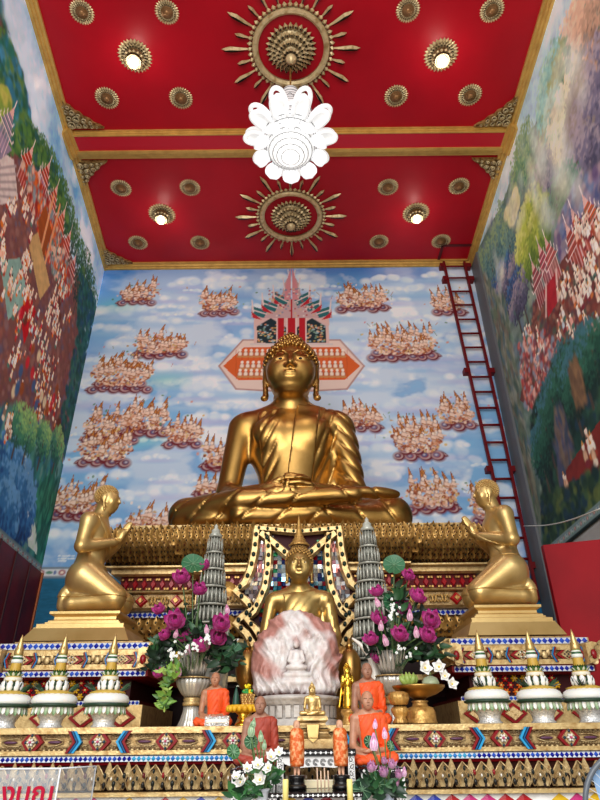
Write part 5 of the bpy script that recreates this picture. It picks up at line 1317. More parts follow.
for i in range(n + 1):
    x = X0 + i * (X1 - X0) / n; hgt = z1 - z0
    b.petal((x, YF0 - .035, z0 + .004), (0, .02, 1), (0, -1, 0), hgt * .98, .04, .05, -.5, (1, 1, 1), 0, n=6, shape=.62)
    for sg in (-1, 1): b.tube([(x + sg * w_ * .039, YF0 - .05 - .01 * math.sin(t_ * 3.1), z0 + .004 + hgt * .98 * t_) for t_, w_ in ((0, .6), (.2, .92), (.4, .98), (.6, .8), (.8, .45), (1, 0))], .0028, 5, (1, 1, 1), 0)
    for sg in (-1, 1): b.tube([(x + sg * (.008 + .012 * math.sin(q * .8)), YF0 - .066, z0 + hgt * (.62 - q * .06)) for q in range(6)], .0024, 4, (1, 1, 1), 0)
    b.petal((x, YF0 - .055, z0 + .006), (0, .02, 1), (0, -1, 0), hgt * .6, .024, .05, -.5, (1, 1, 1), 0, n=5, shape=.62)
    b.petal((x + .041, YF0 - .02, z0 + .03), (0, .05, 1), (0, -1, 0), hgt * .86, .02, .1, -.4, (1, 1, 1), 0, n=5, shape=.7)
    for dx, dz, c_, s in ((0, .3, '#0f1512', .008), (0, .78, '#101a18', .006), (.041, .62, r.choice(['#8a1018', '#101a18', '#5c1014']), .007), (-.012, .5, '#f6f0e2', .004), (.014, .5, '#16231f', .005), (.0, .12, '#2a1a12', .006), (.041, .25, '#161210', .008)):
        b.ell((x + dx, YF0 - .075, z0 + hgt * dz), (s, .006, s * 1.6), c_, 2, 6, 5)
b.build('lotus_petal_band', [GOLDB, PAINT, GLOSS], FA)
b = MB(); b.moulding(X0, X1, YF0, 4.12, [(0, zf(795)), (.05, zf(794.4)), (.05, zf(790)), (.02, zf(789))], '#e6d3a6', 0); b.build('lower_moulding', [GOLDL], FA)
b = MB(); zt_ = zf(795); b.moulding(X0, X1, YF0 - .02, 4.12, [(0, 1.05), (0, zt_)], '#e9e6e0', 0)
for j in range(4): tile_strip(b, X0 + (j % 2) * .038, X1, zt_ - .05 * (j + 1) + (.0 if j else 0), zt_ - .05 * j, YF0 - .022 - .001 * j, 1, ['#e0b414', '#2b3fb5', '#b5121b', '#f3f1ee', '#e0b414', '#c9307a', '#f3f1ee'], '#f1efea', 1.5, .004, 20 + j)
b.build('coloured_tile_dado', [PAINT, GLOSS], FA)
b = MB(); b.moulding(X0, X1, YF0, 4.0, [(.1, 0), (.1, .2), (.0, .26), (.0, 1.05)], '#7a1016', 0); b.build('plinth', [PAINT], FA)
# a raised shelf behind, joining the front altar to the tiered altar
b = MB(); xa, xb = P(157, 690, 4.2).x, P(443, 690, 4.2).x; b.bounds(xa, xb, 4.16, 5.25, 0, ZALT, '#5a1a14', 0); b.bounds(xa, xb, 4.13, 4.16, ZALT - .06, ZALT, '#c9a057', 0); b.build('rear_shelf', [PAINT], FA)
# ------------------------------------------------------------------ seated figures in general
def seated(h, kx=1.09, sh=.60, ex=.72, hz=-.16, lap=1.0, chest=1.0):
    lo, hi = (-kx - .35, -1.0, -.05), (kx + .35, .7, 1.95)
    S = Sculpt(lo, hi, h); S.lohi = (lo, hi)
    S.ell((0, .02, .55), (.38 * chest, .26, .5), .1); S.ell((0, .03, 1.14), (.48 * chest, .29, .50), .16)
    S.cap((-sh + .1, .05, 1.47), (sh - .1, .05, 1.47), .15, .15, .16)
    for x in (-1, 1):
        S.cap((x * (sh - .1), .06, 1.46), (x * .08, .06, 1.70), .12, .14, .14)
        S.cap((x * sh, .05, 1.43), (x * ex, .0, .60), .16, .13, .09)
        S.cap((x * ex, .0, .58), (x * (ex - .12), -.28, .45), .13, .115, .05); S.cap((x * (ex - .12), -.28, .45), (x * .2, -.54, .42), .115, .075, .05)
        S.cap((x * .38, .05, .2), (x * kx, -.25, .19), .22, .20, .1)
    S.ell((0, .08, .2), (.66, .40, .22), .12)
    S.cap((kx, -.27, .15), (-.45, -.6, .10), .16, .10, .05); S.cap((-kx, -.30, .2), (.5, -.62, .27), .17, .08, .05)
    S.ell((0, -.32, .14), (kx * .75, .33, .14), .06)
    S.ell((-.14, -.6, .40), (.17, .09, .05), .04); S.ell((.14, -.59, .37), (.17, .09, .05), .04)
    for i in range(4):
        S.chain([(-.04, -.56 - .045 * i, .42), (.1, -.57 - .045 * i, .43), (.25 - .02 * abs(i - 1.5), -.55 - .045 * i, .41)], [.03, .028, .022], .01)
    S.chain([(-.2, -.63, .43), (-.1, -.66, .47), (-.01, -.66, .49)], [.034, .029, .022], .02); S.chain([(.2, -.63, .43), (.1, -.66, .47), (.01, -.66, .49)], [.034, .029, .022], .02)
    return S
def with_head(S, HD, neck, **k):
    lo, hi = S.lohi; S2 = Sculpt(lo, (hi[0], hi[1], HD.o.z + HD.s * .62), S.h)
    f = np.full(S2.X.shape, 10., np.float32); n = min(f.shape[2], S.d.shape[2]); f[:, :, :n] = S.d[:, :, :n]; S2.d = f
    HD.sculpt(S2, neck, **k); return S2
def wrap_robe(S, amp=.02, pad=.016, low=.48):
    x, y, z = S.X, S.Y, S.Z; d0 = S.d
    sl = Sculpt(*S.lohi, S.h); sl.ell((.5, .1, .9), (.2, .12, .55), 0)
    dr = S.smin(d0, sl.d, .08)
    f1 = (np.abs(((x * 1.1 - (z - .4) * .8) * 3.6) % 1.0 - .5) * 2) ** 3; f2 = (np.abs(((x + np.sign(x) * -z * .9) * 3.4) % 1.0 - .5) * 2) ** 3
    t = np.clip((z - low) / .1, 0, 1)
    dr = dr - pad + amp * (f1 * t + f2 * (1 - t))
    side = x + .40 - (1.72 - z) * .10
    keep = np.where(z < low, -1.0, np.maximum(-side, z - (1.60 + .12 * np.clip(x, -.5, .8))))
    hands = np.minimum(S.f_cap((-.60, -.28, .47), (-.15, -.66, .42), .17, .13), S.f_cap((.42, -.5, .46), (.1, -.66, .42), .13, .13))
    return np.maximum(np.maximum(dr, keep), -np.minimum(hands, S.f_cap((-.72, .0, .6), (-.58, -.28, .45), .19, .18))).astype(np.float32)

# ---- crowned gold Buddha behind the marble
q = P(299.5, 597, 4.72); sc = .335
MBD = thing('crowned_buddha_statue', 'gold seated Buddha with spired crown, half hidden behind the pink and white marble rock', 'statue', (q.x, 4.72, q.z - 1.5 * sc)); MBD.scale = (sc,) * 3
S = seated(.028, sh=.64, ex=.80); HD = Head((0, -.05, 2.2), .86, 0, .02); S2 = with_head(S, HD, ((0, .05, 1.70), .21), wide=.98)
MIDG = material('warm_gold', '#cfae6c', rough=.34, metal=.85, noise=(3, '#ad8a4c', .4, .75))
S2.build('body', MIDG, MBD)
S.build('robe', MIDG, MBD, wrap_robe(S, .012, .014))
hc = HD.curls(MBD, GOLDC, 330, .042, True, None, wide=.98, name='crown_curls')
b = MB(); b.lathe([(.24, .0), (.25, .05), (.2, .07), (.2, .1), (.15, .14), (.16, .17), (.11, .22), (.115, .25), (.075, .32), (.08, .35), (.05, .45), (.045, .55), (.02, .7), (.001, .85)], HD.p(0, .1, .56), n=16, lobes=8, amp=.05); b.build('spire', GOLDC, hc)
HD.eyes(MBD)
b = MB(); zb = -(MBD.location.z - ZALT) / sc + .01
b.lathe([(1.15, zb), (1.15, zb + .15), (1.0, zb + .25), (.8, zb + .45), (.85, -.35), (1.05, -.2), (1.1, -.04)], (0, -.15, 0), n=32, lobes=16, amp=.03); b.build('lotus_base', GOLDC, MBD)

# ---- carved pink and white marble rock
q = P(297, 726, 3.8); k = mpp(P(297, 670, 3.75))
MR = thing('marble_rock', 'carved pink and white marble rock on a round stone base before the crowned Buddha', 'carved rock', (q.x, 3.8, ZALT + .002))
S = Sculpt((-.34, -.26, .12), (.34, .26, .70), .0062)
S.ell((-.01, .02, .38), (.24, .15, .26), .03); S.ell((-.11, .02, .31), (.165, .13, .21), .06); S.ell((.12, .02, .34), (.14, .13, .25), .06); S.ell((0, .03, .52), (.15, .10, .125), .06)
S.ell((0, .0, .20), (.25, .16, .10), .05)
S.ell((-.2, .02, .36), (.075, .08, .14), .04); S.ell((.2, .02, .45), (.05, .07, .13), .04)
X_, Y_, Z_ = S.X, S.Y, S.Z
dd_ = np.zeros_like(S.d); r = np.random.RandomState(8)
flow = X_ * 1.0 - (Z_ - .3) * X_ * 1.2        # ridges sweep up like flames towards the top
for fr, am in ((30, .016), (55, .011), (95, .007)):
    a = r.rand(4) * 6.28
    dd_ += am * (1 - np.abs(np.sin(flow * fr + 1.6 * np.sin(Z_ * fr * .42 + a[0]) + a[1]))) * (.55 + .45 * np.sin(Z_ * fr * .6 + X_ * fr * .3 + a[2]))
centre = np.clip(1 - np.sqrt((X_ / .075) ** 2 + ((Z_ - .33) / .16) ** 2), 0, 1)
S.d = S.d + (.030 - dd_ * 1.35) * (1 - .7 * centre) - .012
S.dig((.0, -.19, .38), (.085, .06, .17), .015)
S.cap((0, -.135, .37), (0, -.135, .32), .028, .034, .01); S.ell((0, -.14, .30), (.062, .04, .022), .01); S.ell((0, -.14, .425), (.019, .02, .025), .006); S.cap((0, -.14, .44), (0, -.135, .475), .012, .003, .005)
for x in (-1, 1): S.cap((x * .03, -.14, .385), (x * .042, -.145, .335), .011, .010, .006); S.cap((x * .042, -.145, .335), (x * .006, -.17, .318), .010, .008, .006)
S.ell((0, -.12, .262), (.085, .05, .026), .012); S.ell((0, -.11, .225), (.11, .06, .03), .015)
V, Q = S.mesh()
nz = (np.sin(V[:, 0] * 23 + np.sin(V[:, 2] * 19) * 2) + np.sin(V[:, 2] * 27 + V[:, 0] * 14 + 2) + .6 * np.sin(V[:, 0] * 61 + V[:, 2] * 47)) / 2.6
edge = np.clip(np.abs(V[:, 0] + .03) / .22, 0, 1.1) - np.clip((V[:, 0] - .0) / .1, 0, 1) * .30 + np.clip((V[:, 2] - .40) / .2, 0, 1) * .55 - np.clip((.26 - V[:, 2]) * 5, 0, .8)
pk = np.clip((edge + nz * .46 - .42) * 2.4, 0, 1)[:, None]
col = np.array(lin('#ebe7e5')) * (1 - pk) + np.array(lin('#bd857a')) * pk
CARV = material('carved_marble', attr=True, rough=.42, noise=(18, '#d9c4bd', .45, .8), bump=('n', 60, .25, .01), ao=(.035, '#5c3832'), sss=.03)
np_mesh('rock', V, Q, CARV, col=col, smooth=True, parent=MR)
b = MB(); b.lathe([(.24, 0), (.245, .012), (.232, .02), (.232, .036), (.218, .044), (.218, .108), (.232, .116), (.235, .132), (.248, .138), (.248, .152), (.2, .16)], n=48)
for i in range(15):
    a = PI + PI * (i + .5) / 15; b.box((.22 * math.cos(a), .22 * math.sin(a), .076), (.010, .03, .058), (1, 1, 1), 0, a)
b.build('stone_base', MARBLEW, MR)
MR.scale = (1.0, 1, 1.0)

# ---- monks
def monk(label, px, pyb, Y, scl, robe, skin, kx=.80, name='monk_figurine', rz=0.0, h=.03, parent_z=None, hs=.66, age=0):
    z = P(px, pyb, Y).z if parent_z is None else parent_z
    t = thing(name, label, 'figurine', (P(px, pyb, Y).x, Y, z), rz, 'seated monk figurines'); t.scale = (scl,) * 3
    S = seated(h, kx=kx, sh=.52, ex=.62, chest=.92); HD = Head((0, -.08, 1.66 + hs * .58), hs, 0, .06)
    S2 = with_head(S, HD, ((0, .04, 1.62), .17), ears='small', wide=.92)
    S2.build('body', skin, t); S.build('robe', robe, t, wrap_robe(S, .03, .022)); HD.eyes(t, .72, '#241a16', '#cdbcae')
    b = MB()
    for x in (-1, 1): b.tube([HD.p(x * .06, -.405, .10), HD.p(x * .15, -.40, .125), HD.p(x * .24, -.32, .09)], .007, 5, '#7a5a4a')
    b.tube([HD.p(-.1, -.375, -.243), HD.p(0, -.415, -.24), HD.p(.1, -.375, -.243)], .009, 5, '#6e3b30'); b.build('face_lines', PAINT, t)
    # folded outer cloth on the left shoulder
    sx2 = np.abs(S.X - .30) - .13
    S.build('shoulder_cloth', robe, t, np.maximum(np.maximum(S.d - .05, sx2), np.maximum(np.maximum(S.Z - 1.6, .6 - S.Z), S.Y - .14)).astype(np.float32))
    return t
SKIN2 = material('statue_skin_dark', '#a87860', rough=0.45, noise=(6, '#855743', .4, .8)); SKIN3 = material('statue_skin_pale', '#c08a6c', rough=0.4, noise=(6, '#a87055', .4, .8))
monk('orange robed monk figurine seated on the front altar between left tusk and silver parcel', 213, 727, 3.42, .106, ROBEO, SKIN, .72, parent_z=ZALT + .008)
monk('orange robed monk figurine on the front altar before the right tusk, behind another monk', 370, 725, 3.30, .117, ROBEO, SKIN2, .70, parent_z=ZALT + .008)
MK3 = monk('orange robed monk figurine seated lower, in front of the altar edge behind pink lotus flowers', 371, 767, 2.66, .107, ROBEO, SKIN3, .78)
MK4 = monk('faded brown-red robed monk figurine half hidden behind the white flowers at lower left', 259, 768, 2.72, .102, ROBER, SKIN2, .78)

# ---- small seated gold Buddha on its tall stepped pedestal
Yp = 2.72; zt_ = P(313, 749, Yp).z; k = mpp(P(313, 720, Yp)); zl = P(312.5, 716.5, Yp).z
SB = thing('small_buddha_statue', 'small pale gold seated Buddha atop a stepped pedestal at the altar centre', 'statue', (P(312.5, 716, Yp).x, Yp, zl + .002)); sc = .0445; SB.scale = (sc,) * 3
S = seated(.04, kx=1.0); HD = Head((0, -.05, 2.12), .8); S2 = with_head(S, HD, ((0, .05, 1.70), .2)); S2.build('body', GOLDP, SB); S.build('robe', GOLDP, SB, wrap_robe(S, .01, .014)); HD.curls(SB, GOLDP, 200, .05, True, [(.1, 0), (.08, .1), (.03, .25), (.001, .35)])
SPD = thing('stepped_pedestal', 'tall stepped cream-gold pedestal with lotus mouldings under the small seated Buddha', 'pedestal', (SB.location.x, Yp, zt_ + .002)); hh = zl - zt_ - .002
w2 = 19 * k
b = MB(); b.moulding(-w2, w2, -.05, .05, [(0, 0), (0, hh * .28), (-.004, hh * .3)]); b.build('plinth', GOLDL, SPD)
b = MB(); b.moulding(-w2 * .9, w2 * .9, -.045, .045, [(0, hh * .3), (.004, hh * .36), (-.008, hh * .45), (-.008, hh * .5), (.002, hh * .58), (-.012, hh * .62)]); b.build('middle_step', GOLDL, SPD)
b = MB(); b.moulding(-w2 * .66, w2 * .66, -.036, .036, [(.008, hh * .62), (.0, hh * .72), (.0, hh * .78), (.010, hh * .86), (.010, hh * .94), (.006, hh)]); b.build('lotus_step', GOLDL, SPD)
b = MB(); b.prism([(-5 * k, hh * .30), (5 * k, hh * .30), (6.5 * k, hh * .75), (-6.5 * k, hh * .75)][::1], .006, (1, 1, 1), 0, Matrix.Translation((0, -.05, 0)), .1); b.prism([(-5 * k, hh * .30), (0, hh * .16), (5 * k, hh * .30)], .006, (1, 1, 1), 0, Matrix.Translation((0, -.05, 0)), .1); b.build('hanging_cloth', GOLDP, SPD)

# ---- little standing gold figure on the right
Ys = 3.62; q = P(349.5, 725, Ys)
st_ = thing('standing_buddha_statue', 'small bright gold standing Buddha with flared robe, right of the marble rock', 'statue', (q.x, Ys, ZALT + .004)); k = mpp(P(349, 700, Ys))
S = Sculpt((-13 * k, -8 * k, 14 * k), (13 * k, 8 * k, 56 * k), .65 * k)
S.cap((0, 0, 44 * k), (0, 0, 38 * k), 4.2 * k, 3.8 * k, 2 * k); S.cap((0, 0, 38 * k), (0, 0, 28 * k), 3.6 * k, 4.6 * k, 2 * k); S.cap((0, 0, 28 * k), (0, 0, 18 * k), 4.8 * k, 6.2 * k, 2 * k)
for x in (-1, 1):
    S.cap((x * 4.6 * k, 0, 44.5 * k), (x * 5.8 * k, -.5 * k, 37 * k), 1.8 * k, 1.5 * k, k); S.cap((x * 5.8 * k, -.5 * k, 37 * k), (x * 2.5 * k, -5.5 * k, 40 * k), 1.5 * k, 1.1 * k, .6 * k)
    for i in range(4): S.cap((x * (2.4 + (i - 1.5) * .75) * k, -6 * k, 41 * k), (x * (2.4 + (i - 1.5) * .8) * k, -6.2 * k, (43.4 - abs(i - 1.3) * .4) * k), .48 * k, .36 * k, .1 * k)
    S.cap((x * 6 * k, 1 * k, 36 * k), (x * 9.2 * k, 1 * k, 17 * k), 1.0 * k, 1.4 * k, 2 * k); S.cap((x * 2.4 * k, -2 * k, 16 * k), (x * 2.4 * k, -3.5 * k, 15.4 * k), 1.6 * k, 1.3 * k, .6 * k)
HD = Head((0, -.4 * k, 50.5 * k), 9.2 * k); HD.sculpt(S, ((0, 0, 45 * k), 1.9 * k))
BRG = material('bright_gold', '#e0b440', rough=.25, metal=1.0)
S.build('body', BRG, st_); HD.curls(st_, BRG, 140, .05, True, [(.08, 0), (.06, .1), (.001, .3)])
b = MB(); b.lathe([(8 * k, 0), (8.4 * k, 2 * k), (6.6 * k, 4 * k), (6 * k, 8 * k), (7.6 * k, 11 * k), (8 * k, 13 * k), (7 * k, 15.2 * k)], n=20, lobes=10, amp=.04); b.build('lotus_base', GOLDC, st_)

# ---- round gilt urns on both sides of the rock
def urn(px, label, first=None):
    q = P(px, 726, 4.02); k = mpp(P(px, 670, 4.02)); z = lambda y: (726 - y) * k
    if first is not None: return clone(first, (q.x, 4.02, ZALT + .003), label)
    t = thing('gilt_urn', label, 'urn', (q.x, 4.02, ZALT + .003), group='round gilt urns')
    b = MB(); b.lathe([(3 * k, z(693)), (7 * k, z(690)), (10.5 * k, z(683)), (11.5 * k, z(674)), (10.5 * k, z(665)), (7 * k, z(658)), (3.4 * k, z(655))], n=32); b.build('bowl', GOLD, t)
    b = MB(); b.lathe([(3.4 * k, z(655)), (4.2 * k, z(653)), (3 * k, z(651)), (1.4 * k, z(648)), (.001, z(645))], n=20); b.build('lid', GOLD, t)
    b = MB(); b.lathe([(10 * k, 0), (10 * k, z(722)), (7 * k, z(716)), (4.5 * k, z(705)), (6 * k, z(697)), (3 * k, z(693))], n=28); b.build('foot', GOLDC, t); return t
u1 = urn(353, 'round gilt urn on a foot, right of the marble rock behind the small standing Buddha'); urn(245, 'round gilt urn on a foot, left of the marble rock behind the yellow offering tray', u1)

# ---- tusks: curved, tapering, standing in small gilt sockets
def tusk(label, pts, Y):
    P3 = [P(*p, Y) for p in pts]; n = 14; out = []
    for i in range(n + 1):
        t = i / n * (len(P3) - 1); j = min(int(t), len(P3) - 2); f = t - j
        a_, b_, c_, d_ = P3[max(j - 1, 0)], P3[j], P3[j + 1], P3[min(j + 2, len(P3) - 1)]
        out.append(.5 * ((2 * b_) + (c_ - a_) * f + (2 * a_ - 5 * b_ + 4 * c_ - d_) * f * f + (3 * b_ - a_ - 3 * c_ + d_) * f ** 3))
    base = out[0]; t_ = thing('ivory_tusk', label, 'tusk', base, group='ivory tusks'); k = mpp(base)
    b = MB(); b.tube([p - base for p in out], [5.2 * k * (1 - (i / n) ** 1.6 * .86) for i in range(n + 1)], 12); b.build('tusk', IVORY, t_)
    b = MB(); zz = ZALT + .003 - base.z; b.lathe([(9 * k, zz), (9 * k, zz + 4 * k), (4 * k, zz + 7 * k), (4 * k, -14 * k), (6.5 * k, -2 * k), (6.8 * k, 4 * k), (5.6 * k, 5 * k)], n=20); b.build('socket', GOLDC, t_)
tusk('white curved ivory tusk standing behind the left monk figurine, its tip bending right', [(213, 690), (214, 676), (220, 658), (230, 645), (239, 639)], 3.75)
tusk('white curved ivory tusk standing behind the right monk figurine, its tip bending left', [(376, 690), (375.5, 676), (371, 658), (362, 646), (352, 638)], 3.75)
# ------------------------------------------------------------------ offerings, vases and flowers
ZT = ZALT + .004
# ---- white and green offering cones
BOWLS = material('chased_silver', '#e9ebec', rough=.3, metal=.35, noise=(70, '#aeb3b6', .48, .7), bump=('v', 120, .6, .004))
def offering_cone(loc, k, label):
    t = thing('offering_cone', label, 'offering', loc, group='white and green offering cones')
    b = MB(); b.lathe([(10 * k, 0), (13 * k, 1.5 * k), (10.5 * k, 4 * k), (11.5 * k, 9 * k), (15 * k, 14 * k), (19 * k, 21 * k), (19.5 * k, 22.5 * k), (17 * k, 22 * k)], n=32, lobes=16, amp=.02); b.build('silver_bowl', BOWLS, t)
    b = MB(); n = 34
    for i in range(n):               # hanging fringe of white and green folded petals
        a = 2 * PI * i / n; d = Vector((math.cos(a), math.sin(a), 0)); w = i % 2
        b.petal(d * 20.5 * k + Vector((0, 0, 23 * k)), d * .12 + Vector((0, 0, -1)), d, (9 if w else 10.5) * k, 1.9 * k, .02, -.5, '#f4f4f0' if w else '#c9d6bd', 0, n=5, tipcol='#e9ece4' if w else '#5d8a4f', shape=.55, blunt=True)
    b.build('petal_fringe', PETALM, t)
    b = MB(); b.lathe([(20 * k, 21 * k), (23.5 * k, 22 * k), (23.8 * k, 24 * k), (21 * k, 25 * k)], n=36, col='#1d3a26', lobes=36, amp=.03); b.build('leaf_ring', PETALM, t)
    b = MB(); b.lathe([(21.5 * k, 24.5 * k), (23.6 * k, 26 * k), (23.6 * k, 29 * k), (22 * k, 32.5 * k), (18 * k, 35 * k), (12 * k, 36 * k)], n=36, col='#eef0ec'); b.build('white_cushion', PETALM, t)
    b = MB(); b.lathe([(15 * k, 33.5 * k), (18 * k, 34.8 * k), (18 * k, 36.5 * k), (13 * k, 38 * k), (10.5 * k, 39 * k)], n=40, col='#c7a544', lobes=20, amp=.05); b.build('yellow_bead_ring', PETALM, t)
    b = MB()
    for i in range(8):
        a = 2 * PI * i / 8 + .2; d = Vector((math.cos(a), math.sin(a), 0)); b.ell(d * 8.8 * k + Vector((0, 0, 43.5 * k)), (3.4 * k, 3.4 * k, 6.2 * k), '#f3f3ef', 0, 10, 7)
        a += PI / 8; d = Vector((math.cos(a), math.sin(a), 0)); b.petal(d * 9.4 * k + Vector((0, 0, 37.5 * k)), d * .15 + Vector((0, 0, 1)), d, 13 * k, 1.6 * k, .1, -.3, '#24402a', 0, n=4)
    b.build('jasmine_ring', PETALM, t)
    for sg in (-1, 1):
        b = MB()
        for i in range(16): b.petal((sg * (12 + (i % 4)) * k, (i // 4 - 2) * 2 * k, 38 * k), (sg * (.5 + .5 * RN.random()), RN.uniform(-.4, .4), RN.uniform(.3, 1)), (sg * .3, -1, .3), RN.uniform(8, 13) * k, .9 * k, .15, -.2, RN.choice(['#1c3a22', '#2a4f2e', '#15301c']), 0, n=3)
        b.build('leaf_sprig', LEAF, t)
    b = MB(); b.lathe([(9 * k, 48.5 * k), (9.6 * k, 49.5 * k), (9.2 * k, 53 * k), (8.6 * k, 54 * k), (7.5 * k, 54.5 * k)], n=28, col='#e4d9bf', cols=['#c9ab5c', '#e8e0cb', '#c9ab5c', '#c9ab5c']); b.build('cream_band', PETALM, t)
    b = MB()
    for i in range(20):
        a = 2 * PI * i / 20; d = Vector((math.cos(a), math.sin(a), 0)); b.petal(d * 7 * k + Vector((0, 0, 54.5 * k)), d * .9 + Vector((0, 0, .8)), d * -.5 + Vector((0, 0, 1)), 5.2 * k, 1.5 * k, .1, -.4, '#4d7a3c' if i % 2 else '#dfe6cf', 0, n=3)
        b.petal(d * 6 * k + Vector((0, 0, 57.5 * k)), d * .6 + Vector((0, 0, 1)), d, 4 * k, 1.3 * k, .1, -.4, '#2a5a2c', 0, n=3)
    b.build('green_leaf_crown', PETALM, t)
    b = MB(); b.lathe([(5.6 * k, 57 * k), (6 * k, 60 * k), (5.2 * k, 68 * k), (5.2 * k, 69 * k)], n=24, col='#c9a23f', lobes=12, amp=.05); b.build('yellow_cone', PETALM, t)
    b = MB(); b.lathe([(5.4 * k, 68.5 * k), (6 * k, 70 * k), (6 * k, 72.5 * k), (5.2 * k, 73.5 * k), (5.4 * k, 75 * k), (4.6 * k, 76.5 * k), (4.4 * k, 78 * k)], n=24, cols=['#e9ebe4', '#e9ebe4', '#2f5a34', '#2f5a34', '#f1efe6', '#8aa05a']); b.build('striped_collar', PETALM, t)
    b = MB(); b.lathe([(4.6 * k, 77.5 * k), (5 * k, 79 * k), (4.2 * k, 84 * k), (3.4 * k, 87 * k), (3.2 * k, 88.5 * k), (2.4 * k, 92 * k), (1.4 * k, 96.5 * k), (.001, 101 * k)], n=20, lobes=10, amp=.05)
    for i in range(8): a = 2 * PI * i / 8; b.petal((3.6 * k * math.cos(a), 3.6 * k * math.sin(a), 78 * k), (.15 * math.cos(a), .15 * math.sin(a), 1), (math.cos(a), math.sin(a), 0), 9 * k, 1.2 * k, .05, -.3, n=3)
    b.build('gilt_finial', GOLDP, t)
    return t
oc = None
lbls = ['white and green offering cone in silver bowl, leftmost of the three at left', 'white and green offering cone in silver bowl, middle of the three at left', 'white and green offering cone in silver bowl beside the left silver vase, innermost at left',
        'white and green offering cone in silver bowl near the right gold compote, innermost at right', 'white and green offering cone in silver bowl, middle of the three at right', 'white and green offering cone in silver bowl, rightmost of the three at right']
for (px, dy), lb in zip(((3, 0), (50, 0), (103, 0), (491, -4), (545, -5), (593, -6)), lbls):
    q = P(px, 727, 3.42); k = mpp(P(px, 690, 3.42)) * .92
    if oc is None: oc = offering_cone((q.x, 3.42, ZT), k, lb); oc.scale = (1, 1, .93)
    else: clone(oc, (q.x, 3.42, ZT), lb, rz=RN.random())

# ---- fluted silver vases
def vase(px, label, first=None):
    q = P(px, 727, 3.62); k = mpp(P(px, 690, 3.62))
    if first is not None: return clone(first, (q.x, 3.62, ZT), label)
    t = thing('fluted_silver_vase', label, 'vase', (q.x, 3.62, ZT), group='fluted silver vases'); z = lambda y: (727 - y) * k
    b = MB(); b.lathe([(12 * k, 0), (12.5 * k, 1.5 * k), (10 * k, z(720)), (8 * k, z(713)), (7.4 * k, z(708)), (5 * k, z(707))], n=48, lobes=16, amp=.05); b.build('foot', SILVER, t)
    b = MB(); b.lathe([(6 * k, z(708.5)), (9 * k, z(707.5)), (9 * k, z(705)), (7.6 * k, z(704)), (8.6 * k, z(702.5)), (8 * k, z(700.5)), (6 * k, z(700))], n=32); b.build('gilt_collar', GOLDL, t)
    b = MB(); b.lathe([(6.5 * k, z(701)), (11 * k, z(697)), (15.5 * k, z(690)), (16.6 * k, z(686)), (15 * k, z(683)), (12 * k, z(682))], n=64, lobes=20, amp=.05); b.build('bowl', SILVER, t)
    b = MB()
    for i in range(20):
        a = 2 * PI * i / 20; d = Vector((math.cos(a), math.sin(a), 0)); L_ = (24 if i % 2 else 28) * k
        b.petal(d * 10.5 * k + Vector((0, 0, z(683))), d * .22 + Vector((0, 0, 1)), d, L_, 2.2 * k, .06, -.6, n=5, shape=.6)
    b.lathe([(11 * k, z(683)), (11.5 * k, z(672)), (13 * k, z(660))], n=32); b.build('flared_neck', SILVER, t)
    b = MB(); b.lathe([(16.2 * k, z(683.6)), (17.4 * k, z(683)), (16.2 * k, z(682.2))], n=40); b.build('gilt_rim', GOLDL, t)
    return t
v1 = vase(190, 'fluted silver vase with gilt collar holding the left pink lotus bouquet'); vase(396, 'fluted silver vase holding the right pink lotus bouquet, behind the gold compote', v1)

# ---- flowers
def lotus_proto(R, cols, label, name='lotus_flower', n=(9, 9, 8), group=None, heart='#d8b53c', opening=1.0):
    t = thing(name, label, 'flower', group=group)
    b = MB()
    for j, (nn, tilt, L, ph) in enumerate(((n[0], 1.25 * opening, 1.0, 0), (n[1], .85 * opening, .95, .4), (n[2], .45 * opening, .8, .1))):
        for i in range(nn):
            a = 2 * PI * i / nn + ph + RN.uniform(-.1, .1); d = Vector((math.cos(a), math.sin(a), 0)); up = d * math.sin(tilt) + Vector((0, 0, math.cos(tilt)))
            b.petal(d * R * .08, up, d * math.cos(tilt) - Vector((0, 0, math.sin(tilt))), R * L * RN.uniform(.72, 1.12), R * RN.uniform(.24, .34), -.38, .5, cols[0], 0, n=5, tipcol=cols[1], shape=.75, blunt=(name == 'lotus_flower'))
    b.build('petals', PETALM, t)
    b = MB(); b.lathe([(R * .06, 0), (R * .2, R * .22), (R * .22, R * .28), (.001, R * .3)], n=12, col=heart); b.build('seed_pod', PETALM, t)
    return t
def stem_to(o, a, bpt, col='#4f6b38', r=.004):
    """a stem of its own for each flower, from the flower down into the vase"""
    a, bpt = Vector(a), Vector(bpt); mid = (a + bpt) / 2 + Vector((RN.uniform(-.01, .01), .015, .01))
    b = MB(); pts = []
    for i in range(7):
        t = i / 6; pts.append(a * (1 - t) ** 2 + mid * 2 * t * (1 - t) + bpt * t * t)
    b.tube(pts, r, 5, col); s = b.build('stem', LEAF, None); s.parent = o; s.matrix_parent_inverse = Matrix.Identity(4)
    M = o.matrix_basis.copy(); s.matrix_local = M.inverted() @ Matrix.Identity(4)
def place(proto_, first, loc, rot, sc, label):
    if first: o = proto_; o['label'] = label
    else: o = clone(proto_, loc, label)
    o.location = loc; o.rotation_euler = rot; o.scale = (sc,) * 3
    return o
PINKC = ('#e58cc4', '#b81c80')
RP = .05
side_txt = ['left', 'right']
